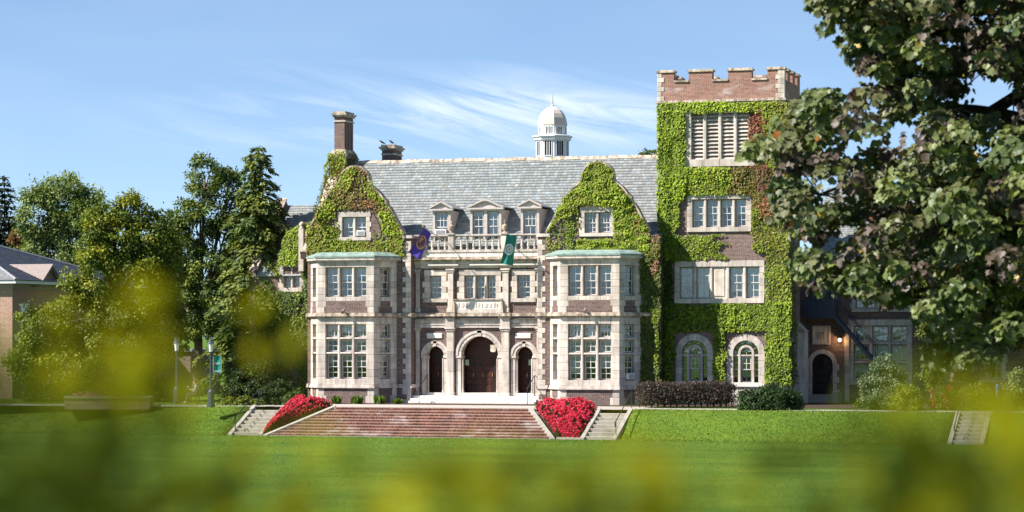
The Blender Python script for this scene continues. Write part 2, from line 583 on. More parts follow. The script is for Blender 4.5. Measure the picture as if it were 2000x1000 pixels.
def np_mesh(name, V, Fc, C, m, parent=None, smooth=False):
    """triangle or quad mesh from arrays with a colour for every vertex"""
    me = bpy.data.meshes.new(name)
    q = np.array(origin(parent))
    V = np.asarray(V, dtype=np.float32) - q.astype(np.float32)
    Fc = np.asarray(Fc, dtype=np.int32)
    k = Fc.shape[1]; nf = Fc.shape[0]
    me.vertices.add(len(V)); me.vertices.foreach_set('co', V.ravel())
    me.loops.add(nf * k); me.loops.foreach_set('vertex_index', Fc.ravel())
    me.polygons.add(nf); me.polygons.foreach_set('loop_start', np.arange(0, nf * k, k, dtype=np.int32))
    if C is not None:
        a = me.color_attributes.new('Col', 'FLOAT_COLOR', 'POINT')
        cc = np.ones((len(V), 4), dtype=np.float32); cc[:, :3] = C
        a.data.foreach_set('color', cc.ravel())
    me.materials.append(M[m])
    me.update(calc_edges=True)
    if smooth:
        me.polygons.foreach_set('use_smooth', [True] * nf)
    o = bpy.data.objects.new(name, me)
    COL.objects.link(o)
    if parent is not None: o.parent = parent
    return o
def unit(a):
    return a / np.maximum(np.linalg.norm(a, axis=1, keepdims=True), 1e-9)
# leaf templates: (x across, y towards the tip, z out of the blade), triangles
LEAF_OVAL = (np.array([(0, 0, 0), (0.34, 0.38, 0.10), (0, 1.0, -0.06), (-0.34, 0.38, 0.10)]), np.array([(0, 1, 2), (0, 2, 3)]))
LEAF_IVY = (np.array([(0, 0, 0), (0.46, 0.02, 0.06), (0.50, 0.42, 0.10), (0.0, 1.0, -0.10), (-0.50, 0.42, 0.10), (-0.46, 0.02, 0.06)]),
            np.array([(0, 1, 2), (0, 2, 3), (0, 3, 4), (0, 4, 5)]))
LEAF_SPRAY = (np.array([(-0.10, 0, 0), (0.10, 0, 0), (0.22, 0.5, -0.04), (0.0, 1.0, -0.16), (-0.22, 0.5, -0.04)]),
              np.array([(0, 1, 2), (0, 2, 4), (4, 2, 3)]))
MP = [(0, 0), (0.16, -0.08), (0.42, -0.06), (0.42, 0.10), (0.66, 0.30), (0.50, 0.44), (0.50, 0.70), (0.26, 0.66), (0, 1.0),
      (-0.26, 0.66), (-0.50, 0.70), (-0.50, 0.44), (-0.66, 0.30), (-0.42, 0.10), (-0.42, -0.06), (-0.16, -0.08)]
LEAF_MAPLE = (np.array([(0, 0.22, -0.03)] + [(x, y, 0.22 * abs(x) - 0.16 * y * y) for x, y in MP]),
              np.array([(0, i + 1, (i + 1) % 16 + 1) for i in range(16)]))
def leaf_arrays(pos_, tip, nrm, size, col, tpl):
    tv, tf = tpl
    n = len(pos_)
    tip = unit(tip); nrm = nrm - tip * np.sum(nrm * tip, axis=1, keepdims=True); nrm = unit(nrm)
    side = np.cross(tip, nrm)
    S = np.asarray(size).reshape(-1, 1, 1)
    V = pos_[:, None, :] + S * (side[:, None, :] * tv[None, :, 0:1] + tip[:, None, :] * tv[None, :, 1:2] + nrm[:, None, :] * tv[None, :, 2:3])
    Fc = (tf[None] + (np.arange(n) * len(tv))[:, None, None]).reshape(-1, tf.shape[1])
    return V.reshape(-1, 3), Fc, np.repeat(col, len(tv), axis=0)
def leaves(name, pos_, tip, nrm, size, col, tpl, m, parent=None):
    V, Fc, C = leaf_arrays(np.asarray(pos_, float), np.asarray(tip, float), np.asarray(nrm, float), size, np.asarray(col, float), tpl)
    return np_mesh(name, V, Fc, C, m, parent)
# ------------------------------------------------------------------ ground
LAWN = -1.5
YE, YB = -8.8, -12.0            # top and bottom edge of the bank
STX0 = X(452, YB) - 0.22        # outer sides of the two garden stairs
STX1 = X(1200, YB) + 0.22
ST3 = (X(1858, YB) - 0.1, X(1918, YB) + 0.1)     # a third stair further along the bank
def smooth(t):
    t = min(1.0, max(0.0, t)); return t * t * (3 - 2 * t)
def gz(x, y, cut=True):
    d = depth(x, y)
    if cut and (STX0 < x < STX1 or ST3[0] < x < ST3[1]):
        z = LAWN * min(1.0, max(0.0, (-8.0 - y) / 0.5))
    else:
        t = (YE - y) / (YE - YB)
        z = LAWN * (0.72 * min(1, max(0, t)) + 0.28 * smooth(t))
    if d < 78:
        t = min(1.0, (78.0 - d) / 74.0)
        z += 4.05 * t
    return z + 0.02 * sin(x * 0.7 + y * 0.31) * (1 if y < -14 or abs(x) > 40 else 0)
def ground():
    xs = sorted(set([-1500, -600, -250, -120, -80, -60] + list(range(-48, 61, 2)) + [80, 110, 160, 300, 700, 1500] +
                    [STX0 - 0.01, STX0 + 0.01, STX1 - 0.01, STX1 + 0.01, ST3[0] - 0.01, ST3[0] + 0.01, ST3[1] - 0.01, ST3[1] + 0.01]))
    ys = sorted(set([-1500, -500, -250, -190, -170, -160] + [-156 + 4 * k for k in range(34)] + [-20, -18, -16, -14, -13, -12.4, -12.2] +
                    [YB + 0.2 * k for k in range(17)] + [-8.51, -8.5, -8.3, -8.0, -6, -4, 0, 8, 16, 30, 50, 80, 120, 180, 260, 400, 800, 1800]))
    V = [(x, y, gz(x, y)) for y in ys for x in xs]
    n = len(xs)
    Fc = [(j * n + i, j * n + i + 1, (j + 1) * n + i + 1, (j + 1) * n + i) for j in range(len(ys) - 1) for i in range(n - 1)]
    m = MB(); m.v = V; m.f = Fc
    return setting(m.build('ground', 'grass', smooth=True))
ground()
# paving: terrace in front of the hall, side paths
def sheet(name, poly, z, m, th=0.06):
    return setting(MB().plan(poly, z - th, z).build(name, m))
xl, xr = X(470, YE) - 0.3, X(1225, YE) + 0.3
sheet('terrace_paving', [(xl, YE - 0.02), (xr, YE - 0.02), (xr, -3.2), (xl, -3.2)], 0.012, 'paving', 0.3)
pa = [(-80, -14.6), (-40, -11.6), (-27, -10.2), (xl - 0.01, -8.75), (xl - 0.01, -6.9), (-27, -8.2), (-40, -9.4), (-80, -12)]
sheet('path_left', pa, 0.016, 'paving')
pr = [(xr + 0.01, -7.5)]
for k in range(13):
    t = k / 12; pr.append((xr + 0.01 + t * 62, -7.5 - 1.0 * sin(t * 1.2)))
pr2 = [(x, y + 1.5 + 0.5 * (x - xr) / 60) for x, y in pr[::-1]]
sheet('path_right', pr + pr2, 0.014, 'paving')
sheet('planting_bed', [(xl + 1.0, -3.19), (12.0, -3.19), (25.0, -4.2), (25, 6.9), (15.7, 6.9), (15.7, 2.6), (8.6, 2.6), (8.6, -0.02), (xl + 1.0, -0.02)], 0.03, 'mulch', 0.1)

# ------------------------------------------------------------------ the hall
HX0, HX1 = -12.75, 8.58
hall = thing('hall_building', 'long brick and pale stone hall with two curved gables and slate roof', 'building', (-2.0, 0.0, 0.0))
RIDGE_Y, RIDGE_Z, EAVE_Y, EAVE_Z = 6.4, 14.72, 0.95, 9.0
def roof_z(y):
    return EAVE_Z + (y - EAVE_Y) * (RIDGE_Z - EAVE_Z) / (RIDGE_Y - EAVE_Y)
GAPJ = 0.012
def stones(fr, u0, u1, z0, z1, w0, w1, parent, name, rows=None, rh=0.36, tooth=0.0, side=0, m='limestone', start=0):
    """a column of separate blocks; every other one reaches further by tooth"""
    n = rows or max(1, round((z1 - z0) / rh))
    h = (z1 - z0) / n
    for i in range(n):
        e = tooth if (i + start) % 2 == 0 else 0.0
        a, b = (u0 - e if side < 0 else u0), (u1 + e if side > 0 else u1)
        MB().stone(fr, a, b, w0, w1, z0 + i * h + GAPJ / 2, z0 + (i + 1) * h - GAPJ / 2).build(name, m, parent)
def course(fr, u0, u1, z0, z1, w0, w1, parent, name, lw=0.7, m='limestone'):
    """a row of separate blocks"""
    n = max(1, round((u1 - u0) / lw)); L = (u1 - u0) / n
    for i in range(n):
        MB().stone(fr, u0 + i * L + GAPJ / 2, u0 + (i + 1) * L - GAPJ / 2, w0, w1, z0, z1).build(name, m, parent)
def wall_holes(mb, fr, u0, u1, z0, z1, w0, w1, holes):
    us = sorted(set([u0, u1] + [min(max(q, u0), u1) for h in holes for q in h[:2]]))
    zs = sorted(set([z0, z1] + [min(max(q, z0), z1) for h in holes for q in h[2:]]))
    for j in range(len(zs) - 1):
        run = None
        for i in range(len(us) - 1):
            uc, zc = (us[i] + us[i + 1]) / 2, (zs[j] + zs[j + 1]) / 2
            if any(h[0] < uc < h[1] and h[2] < zc < h[3] for h in holes):
                if run is not None: mb.box(fr, run, us[i], w0, w1, zs[j], zs[j + 1])
                run = None
            elif run is None:
                run = us[i]
        if run is not None:
            mb.box(fr, run, u1, w0, w1, zs[j], zs[j + 1])
    return mb
def ring(mb, fr, u0, u1, z0, z1, b, w0, w1):
    mb.box(fr, u0, u0 + b, w0, w1, z0, z1).box(fr, u1 - b, u1, w0, w1, z0, z1)
    return mb.box(fr, u0 + b, u1 - b, w0, w1, z0, z0 + b).box(fr, u0 + b, u1 - b, w0, w1, z1 - b, z1)
WCOUNT = [0]
def window(fr, u0, u1, z0, z1, parent, w=-0.15, grid=(2, 2), double=True, blind=0.5, m='trim', bm='blind', split=0.5, lowgrid=None):
    """one glazed light: frame > sashes, panes, blind"""
    WCOUNT[0] += 1
    f = ring(MB(), fr, u0, u1, z0, z1, 0.055, w - 0.10, w).build('window', 'trim_dark' if m == 'trim' else m, parent)
    a, b, c, d = u0 + 0.056, u1 - 0.056, z0 + 0.056, z1 - 0.056
    lev = [(c, c + (d - c) * split, w - 0.085, lowgrid or grid), (c + (d - c) * split - 0.03, d, w - 0.045, grid)] if double else [(c, d, w - 0.05, grid)]
    for (p, q, ww, g) in lev:
        s = ring(MB(), fr, a, b, p, q, 0.045, ww - 0.03, ww)
        ia, ib, ip, iq = a + 0.045, b - 0.045, p + 0.045, q - 0.045
        for i in range(1, g[0]):
            x = ia + (ib - ia) * i / g[0]
            s.box(fr, x - 0.017, x + 0.017, ww - 0.024, ww - 0.004, ip, iq)
        for j in range(1, g[1]):
            y = ip + (iq - ip) * j / g[1]
            s.box(fr, ia, ib, ww - 0.023, ww - 0.005, y - 0.017, y + 0.017)
        s.build('sash', 'sash_paint' if m == 'trim' else m, f)
        MB().face(*[fr.p(*x) for x in ((a + .02, ww - 0.016, p + .02), (b - .02, ww - 0.016, p + .02), (b - .02, ww - 0.016, q - .02), (a + .02, ww - 0.016, q - .02))]).build('pane', 'glass', f)
    wr = random.Random(WCOUNT[0] * 37 + 5)
    if blind > 0:
        blind = min(1.0, max(0.12, blind + wr.uniform(-.22, .22))) if blind < .99 else 1.0
        if bm == 'blind': bm = wr.choice(('blind', 'blind', 'blind_cream', 'blind_grey'))
        mb = MB(); zt, zb = d, d - (d - c) * blind
        k = 7
        for i in range(k):      # a softly pleated shade, not a flat card
            ua, ub = a + (b - a) * i / k, a + (b - a) * (i + 1) / k
            mb.box(fr, ua, ub, w - 0.19 - 0.012 * (i % 2), w - 0.175 - 0.012 * (i % 2), zb, zt)
        mb.build('blind', bm, f)
    return f

# --- canted bays
BAY_D, BAY_H, BAY_F = 1.3, 2.72, 1.76
ZP0, ZP1, ZL0, ZL1, ZS0, ZS1, ZU0, ZU1, ZC0, ZC1, ZC2 = 0.90, 1.12, 1.43, 4.65, 5.04, 5.32, 6.26, 8.01, 8.33, 8.57, 8.80
TR = (2.95, 3.82)
def offset_bay(cx, e):
    """plan of the bay grown by e, open at the wall"""
    run = BAY_H - BAY_F; L = sqrt(run * run + BAY_D * BAY_D)
    k = e * (L - run) / BAY_D
    return [(cx - BAY_H - e * L / BAY_D, 0.0), (cx - BAY_F - k, -BAY_D - e), (cx + BAY_F + k, -BAY_D - e), (cx + BAY_H + e * L / BAY_D, 0.0)]
def bay(cx, seed):
    rnd = random.Random(seed)
    P0 = offset_bay(cx, 0.0)
    frames = [Fr(P0[0], (P0[1][0] - P0[0][0], P0[1][1] - P0[0][1])), Fr(P0[1], (1, 0)), Fr(P0[2], (P0[3][0] - P0[2][0], P0[3][1] - P0[2][1]))]
    lens = [sqrt((P0[i + 1][0] - P0[i][0]) ** 2 + (P0[i + 1][1] - P0[i][1]) ** 2) for i in range(3)]
    t = 0.40
    opens = [(0.42, lens[0] - 0.42), (0.48, lens[1] - 0.48), (0.42, lens[2] - 0.42)]
    def moulding(name, m, steps):
        for (e, a, b) in steps:
            q = offset_bay(cx, e)
            MB().plan([q[3], (q[3][0] - 0.3, 0.3), (q[0][0] + 0.3, 0.3), q[0], q[1], q[2]], a, b).build(name, m, hall)
    for k, (fr, L, (a, b)) in enumerate(zip(frames, lens, opens)):
        # brick panels of plinth and spandrel
        for (z0, z1) in ((-0.3, ZP0), (ZS1, 6.02)):
            MB().box(fr, 0.02, L - 0.02, -0.3, -0.004, z0, z1).build('brick_panel', 'hall_brick', hall)
        bw = 0.40 if k == 1 else 0.34
        for side in (-1, 1):
            jl, jr = ((0.0, a) if side < 0 else (b, L))
            ol, orr = ((0.0, bw) if side < 0 else (L - bw, L))
            stones(fr, ol, orr, 0.0, ZP0, -0.3, 0.006, hall, 'plinth_stone', rows=2, tooth=0.14, side=-side)
            stones(fr, ol, orr, ZS1, 6.02, -0.3, 0.006, hall, 'jamb_stone', rows=2, tooth=0.12, side=-side, start=1)
            stones(fr, jl, jr, ZP1, ZS0, -t, 0.0, hall, 'jamb_stone', rh=0.44)
            stones(fr, jl, jr, 6.02, ZC0, -t, 0.0, hall, 'jamb_stone', rh=0.42)
        course(fr, a, b, ZP1, ZL0, -t, 0.0, hall, 'sill_stone', 0.62)
        course(fr, a, b, ZL1, ZS0, -t, 0.0, hall, 'lintel_stone', 0.62)
        course(fr, a, b, 6.02, ZU0, -t, 0.0, hall, 'sill_stone', 0.62)
        course(fr, a, b, ZU1, ZC0, -t, 0.0, hall, 'lintel_stone', 0.62)
        nl = 3 if k == 1 else 1
        mw = 0.135
        lw = (b - a - mw * (nl - 1)) / nl
        for i in range(nl):
            ua = a + i * (lw + mw); ub = ua + lw
            if i:
                for (z0, z1) in ((ZL0, ZL1), (ZU0, ZU1)):
                    MB().stone(fr, ua - mw, ua, -0.34, -0.03, z0, z1, 0.03).build('mullion', 'limestone_plain', hall)
            for zt in TR:
                MB().stone(fr, ua + 0.002, ub - 0.002, -0.34, -0.035, zt - 0.055, zt + 0.055, 0.03).build('transom', 'limestone_plain', hall)
            bl = rnd.choice((0.42, 0.5, 0.6, 0.3)) if k == 1 else rnd.choice((0, 0.4))
            lo = (rnd.random() < 0.4)
            window(fr, ua, ub, ZL0, TR[0] - 0.055, hall, w=-0.21, grid=(2, 2), blind=bl, lowgrid=(2, 2))
            window(fr, ua, ub, TR[0] + 0.055, TR[1] - 0.055, hall, w=-0.21, grid=(2, 2), double=False, blind=1.0 if k == 1 else 0.5)
            window(fr, ua, ub, TR[1] + 0.055, ZL1, hall, w=-0.21, grid=(3, 2), double=False, blind=0.85 if k == 1 else 0.0)
            window(fr, ua, ub, ZU0, ZU1, hall, w=-0.21, grid=(2, 2), blind=rnd.choice((0.5, 0.56, 0.47)) if k != 2 else 0.0, lowgrid=(2, 2))
    moulding('plinth_moulding', 'limestone_plain', [(0.11, ZP0, ZP0 + 0.09), (0.05, ZP0 + 0.092, ZP1)])
    moulding('string_course', 'limestone_worn', [(0.08, ZS0, ZS0 + 0.08), (0.19, ZS0 + 0.082, ZS0 + 0.20), (0.13, ZS0 + 0.202, ZS1)])
    moulding('bay_cornice', 'limestone_plain', [(0.07, ZC0, ZC0 + 0.09), (0.20, ZC0 + 0.092, ZC1)])
    q = offset_bay(cx, 0.24); r = offset_bay(cx, -0.25)
    mb = MB(); b0 = len(mb.v)
    mb.v += [(*q[i], ZC1 + 0.002) for i in range(4)] + [(*q[i], ZC1 + 0.10) for i in range(4)] + [(*r[i], ZC2 + 0.10) for i in range(4)]
    for s in (0, 4):
        for i in range(3):
            mb.f.append((s + i, s + i + 1, s + i + 5, s + i + 4))
    mb.f.append((8, 9, 10, 11)); mb.f.append((3, 2, 1, 0)); mb.f.append((0, 4, 8, 11, 7, 3))
    mb.build('bay_roof', 'copper', hall)
CXL, CXR = -9.83, 5.03
bay(CXL, 3)
bay(CXR, 8)

# --- main front wall on both sides of the bays, piers of the recess
F0 = front(0.0)
PLX, PRX = X(803, 0), X(1050, 0)        # corners of the recess
REC = 0.72
for (a, b) in ((HX0, CXL - BAY_H), (CXL + BAY_H, PLX), (PRX, CXR - BAY_H), (CXR + BAY_H, HX1)):
    MB().box(F0, a, b, -0.4, 0, -0.3, 8.85).build('front_wall', 'hall_brick', hall)
for (u0, u1, sd) in ((PLX - 0.34, PLX, -1), (PRX, PRX + 0.30, 1)):
    stones(F0, u0, u1, ZP1, ZS0, -0.05, 0.03, hall, 'quoin', rh=0.30, tooth=0.18, side=sd)
    stones(F0, u0, u1, ZS1, 9.55, -0.05, 0.03, hall, 'quoin', rh=0.30, tooth=0.18, side=sd)
    MB().stone(F0, u0 - (0.2 if sd < 0 else 0), u1 + (0.2 if sd > 0 else 0), -0.04, 0.035, -0.3, ZP0).build('plinth_stone', 'limestone', hall)
for (u0, u1) in ((CXL + BAY_H + 0.14, PLX + 0.06), (PRX - 0.06, CXR - BAY_H - 0.14), (CXR + BAY_H + 0.14, HX1 + 0.06), (HX0 - 0.06, CXL - BAY_H - 0.14)):
    MB().box(F0, u0, u1, 0.001, 0.10, ZP0 + 0.001, ZP0 + 0.088).box(F0, u0, u1, 0.001, 0.045, ZP0 + 0.09, ZP1 - 0.002).build('plinth_moulding', 'limestone_plain', hall)
    MB().box(F0, u0, u1, 0.001, 0.17, ZS0 + 0.083, ZS0 + 0.197).box(F0, u0, u1, 0.001, 0.11, ZS0 + 0.2, ZS1 - 0.002).box(F0, u0, u1, 0.001, 0.07, ZS0 + 0.002, ZS0 + 0.081).build('string_course', 'limestone_worn', hall)
# returns of the two piers and their tops
for (x0, x1) in ((PLX - 0.75, PLX), (PRX, PRX + 0.7)):
    MB().xyz(x0, x1, 0.002, 1.7, 8.85, 9.72).build('pier', 'hall_brick', hall)
    MB().xyz(x0 - 0.07, x1 + 0.07, -0.09, 1.75, 9.72, 9.90).build('pier_cap', 'limestone_plain', hall)
fL = Fr((PLX, 0), (0, 1)); fR = Fr((PRX, REC), (0, -1))
MB().box(fL, 0.401, REC + 0.4, -0.4, -0.001, -0.3, 8.85).build('recess_return', 'hall_brick', hall)
MB().box(fR, -0.4, REC - 0.401, -0.4, -0.001, -0.3, 8.85).build('recess_return', 'hall_brick', hall)
MB().box(fL, 0.0, REC, 0.0, 0.09, ZP0, ZP1).box(fR, 0, REC, 0.0, 0.09, ZP0, ZP1).build('plinth_moulding', 'limestone_plain', hall)
MB().box(fL, 0.0, REC, 0.0, 0.16, ZS0, ZS1).box(fR, 0, REC, 0.0, 0.16, ZS0, ZS1).build('string_course', 'limestone_worn', hall)
# right return of the gable wall down to the tower, left end wall, back wall
E1 = Fr((HX1, 0), (0, 1)); E0 = Fr((HX0, 13.0), (0, -1))
MB().box(E1, 0.401, 3.2, -0.35, 0, -0.3, 9.2).build('end_wall', 'hall_brick', hall)
MB().box(E0, 0.401, 12.599, -0.4, 0, -0.3, 9.2).build('end_wall', 'hall_brick', hall)
MB().xyz(HX0, HX1, 12.6, 13.0, -0.3, 9.2).build('back_wall', 'hall_brick', hall)
# rooms behind the windows
MB().xyz(HX0 + .4, HX1 - .4, 3.4, 3.6, 0, 9.3).build('inner_wall', 'room', hall)
MB().xyz(HX0 + .4, HX1 - .4, 0.45, 3.4, 4.95, 5.25).xyz(HX0 + .4, HX1 - .4, 2.8, 3.4, 0.3, 0.5).xyz(HX0 + .4, HX1 - .4, 1.3, 3.4, 8.8, 8.95).build('inner_floor', 'room', hall)
MB().plan([(CXL - 2.4, 0.45), (CXL - 1.6, -0.85), (CXL + 1.6, -0.85), (CXL + 2.4, 0.45)], 4.98, 5.2).plan([(CXR - 2.4, 0.45), (CXR - 1.6, -0.85), (CXR + 1.6, -0.85), (CXR + 2.4, 0.45)], 4.98, 5.2).build('inner_floor', 'room', hall)
for x in (CXL - 2.9 + 0.5, PLX - 0.2, -4.1, -0.6, PRX + 0.2, CXR + 2.6):
    MB().xyz(x - .08, x + .08, 1.9, 3.4, 0.5, 8.8).build('partition', 'room', hall)

# --- curved gables
GHW = [(8.50, 3.05), (9.93, 3.03), (10.2, 2.90), (10.5, 2.72), (10.9, 2.50), (11.23, 2.33), (11.58, 2.10), (11.6, 1.98), (12.0, 1.92), (12.02, 1.80),
       (12.3, 1.60), (12.5, 1.42), (12.7, 1.15), (12.85, 0.96), (13.0, 0.89), (13.25, 0.86), (13.5, 0.80), (13.7, 0.66), (13.85, 0.46), (13.96, 0.22), (14.0, 0.04)]
def hwz(z):
    for (a, p), (b, q) in zip(GHW, GHW[1:]):
        if a <= z <= b: return p + (q - p) * (z - a) / (b - a)
    return 0.0
def gable(cx, wz0, wz1, wh, arched, bl):
    zs = sorted(set([z for z, _ in GHW] + [wz0, wz1]))
    mb = MB()
    for a, b in zip(zs, zs[1:]):
        p, q = hwz(a + 1e-4), hwz(b - 1e-4)
        if a >= wz0 - 1e-6 and b <= wz1 + 1e-6:
            mb.prism(F0, [(cx - p, a), (cx - wh, a), (cx - wh, b), (cx - q, b)], -0.42, 0.012)
            mb.prism(F0, [(cx + wh, a), (cx + p, a), (cx + q, b), (cx + wh, b)], -0.42, 0.012)
        else:
            mb.prism(F0, [(cx - p, a), (cx + p, a), (cx + q, b), (cx - q, b)], -0.42, 0.012)
    mb.build('gable_wall', 'hall_brick', hall)
    for s in (-1, 1):
        for (a, p), (b, q) in zip(GHW[1:], GHW[2:]):
            L = sqrt((b - a) ** 2 + (q - p) ** 2)
            if L < 0.05: continue
            nx, nz = (b - a) / L, (p - q) / L
            poly = [(cx + s * p, a), (cx + s * (p + nx * .10), a + nz * .10), (cx + s * (q + nx * .10), b + nz * .10), (cx + s * q, b)]
            MB().prism(F0, poly if s > 0 else poly[::-1], -0.50, 0.09).build('coping_stone', 'limestone_worn', hall)
    # window surround
    z0, z1 = wz0, wz1
    for s in (-1, 1):
        a, b = (cx - wh - 0.22, cx - wh + 0.01) if s < 0 else (cx + wh - 0.01, cx + wh + 0.22)
        stones(F0, a, b, z0, z1, -0.2, 0.05, hall, 'jamb_stone', rows=4, tooth=0.10, side=s)
    MB().stone(F0, cx - wh - 0.30, cx + wh + 0.30, -0.25, 0.10, z0 - 0.20, z0).build('sill_stone', 'limestone', hall)
    if arched:
        n = 10
        lo = [(cx - wh - 0.26 + (2 * wh + 0.52) * i / n, z1) for i in range(n + 1)]
        hi = [(u, z1 + 0.24 + 0.22 * cos((u - cx) / (wh + 0.3) * 1.45)) for u, _ in lo]
        MB().strip(F0, lo, hi, -0.2, 0.055).build('lintel_stone', 'limestone', hall)
    else:
        MB().stone(F0, cx - wh - 0.28, cx + wh + 0.28, -0.25, 0.06, z1, z1 + 0.30).build('lintel_stone', 'limestone', hall)
    MB().stone(F0, cx - 0.07, cx + 0.07, -0.3, 0.0, z0, z1, 0.03).build('mullion', 'limestone_plain', hall)
    window(F0, cx - wh, cx - 0.07, z0, z1, hall, w=-0.12, grid=(2, 2) if not arched else (3, 2), blind=bl)
    window(F0, cx + 0.07, cx + wh, z0, z1, hall, w=-0.12, grid=(2, 2) if not arched else (3, 2), blind=bl)
    MB().xyz(cx - 1.6, cx + 1.6, 1.6, 1.7, 9.2, 11.6).build('inner_wall', 'room', hall)
gable(CXL + 0.05, 9.82, 11.02, 0.77, False, 0.45)
gable(CXR + 0.12, 9.90, 11.10, 0.77, True, 0.0)

# --- main roof: deck, slates, ridge
def slates(name, o, uv, vv, L, H, parent, m='slate', sw=0.27, ex=0.235, keep=None, seed=1):
    """slates laid in courses on a slope: o corner, uv along the eave, vv up the slope"""
    r = np.random.default_rng(seed)
    uv, vv = np.array(uv, float), np.array(vv, float)
    uv /= np.linalg.norm(uv); vv /= np.linalg.norm(vv)
    nn = np.cross(uv, vv); o = np.array(o, float)
    V, Fc, C = [], [], []
    for j in range(int(H / ex) + 1):
        u = -r.random() * sw
        v0 = j * ex; v1 = min(v0 + ex * 1.12, H + 0.03)
        while u < L:
            w = sw * (0.78 + 0.44 * r.random())
            a, b = max(u, 0), min(u + w - 0.012, L)
            u += w
            if b - a < 0.04: continue
            if keep is not None and not keep(o + uv * (a + b) / 2 + vv * (v0 + ex * 0.5)): continue
            dv = r.normal() * 0.008; lift = 0.030 + 0.012 * r.random()
            q = len(V)
            p0, p1 = o + uv * a + vv * (v0 + dv), o + uv * b + vv * (v0 + dv)
            p2, p3 = o + uv * b + vv * v1, o + uv * a + vv * v1
            V += [p0 + nn * lift, p1 + nn * lift, p2 + nn * 0.004, p3 + nn * 0.004, p0, p1]
            Fc += [(q, q + 1, q + 2, q + 3), (q + 4, q + 5, q + 1, q)]
            g = 0.80 + 0.42 * r.random() ** 1.3
            if r.random() < 0.05: g *= 1.25
            t_ = r.normal() * 0.035
            C += [(g * (1 + t_), g, g * (1 - t_))] * 6
    ob = np_mesh(name, np.array(V), np.array(Fc), np.array(C), m, parent)
    ob['kind'] = 'stuff'
    return ob
SLV = (0, RIDGE_Y - EAVE_Y, RIDGE_Z - EAVE_Z); SLH = sqrt(SLV[1] ** 2 + SLV[2] ** 2)
RX0, RX1 = HX0 + 0.35, HX1 - 0.02
mb = MB()
mb.v = [(RX0, EAVE_Y, EAVE_Z - .01), (RX1, EAVE_Y, EAVE_Z - .01), (RX1, 2 * RIDGE_Y - EAVE_Y, EAVE_Z - .01), (RX0, 2 * RIDGE_Y - EAVE_Y, EAVE_Z - .01), (RX0, RIDGE_Y, RIDGE_Z - .01), (RX1, RIDGE_Y, RIDGE_Z - .01)]
mb.f = [(0, 1, 5, 4), (2, 3, 4, 5), (0, 4, 3), (1, 2, 5), (3, 2, 1, 0)]
mb.build('roof', 'lead', hall)
slates('roof_slates', (RX0, EAVE_Y, EAVE_Z), (1, 0, 0), SLV, RX1 - RX0, SLH, hall, seed=4)
n = 24
for i in range(n):
    a = RX0 + (RX1 - RX0) * i / n; b = RX0 + (RX1 - RX0) * (i + 1) / n - 0.015
    dz = 0.02 * sin(i * 1.7)
    MB().prism(Fr((0, 0), (0, 1)), [(RIDGE_Y - 0.17, RIDGE_Z - 0.12 + dz), (RIDGE_Y + 0.17, RIDGE_Z - 0.12 + dz), (RIDGE_Y, RIDGE_Z + 0.09 + dz)], a, b).build('ridge_tile', 'limestone_worn', hall)
for cx in (CXL + 0.05, CXR + 0.12):     # small roofs behind the gables
    hw_, zr, zb = 2.85, 12.35, 9.3
    mb = MB().prism(F0, [(cx - hw_, zb), (cx + hw_, zb), (cx, zr)], -5.0, -0.43)
    mb.build('gable_roof', 'lead', hall)
    L = sqrt(hw_ ** 2 + (zr - zb) ** 2)
    slates('gable_roof_slates', (cx + hw_, 0.44, zb), (0, 1, 0), (-hw_, 0, zr - zb), 4.2, L, hall, seed=9, keep=lambda p: p[2] > roof_z(p[1]) - 0.1)
    slates('gable_roof_slates', (cx - hw_, 4.64, zb), (0, -1, 0), (hw_, 0, zr - zb), 4.2, L, hall, seed=12, keep=lambda p: p[2] > roof_z(p[1]) - 0.1)
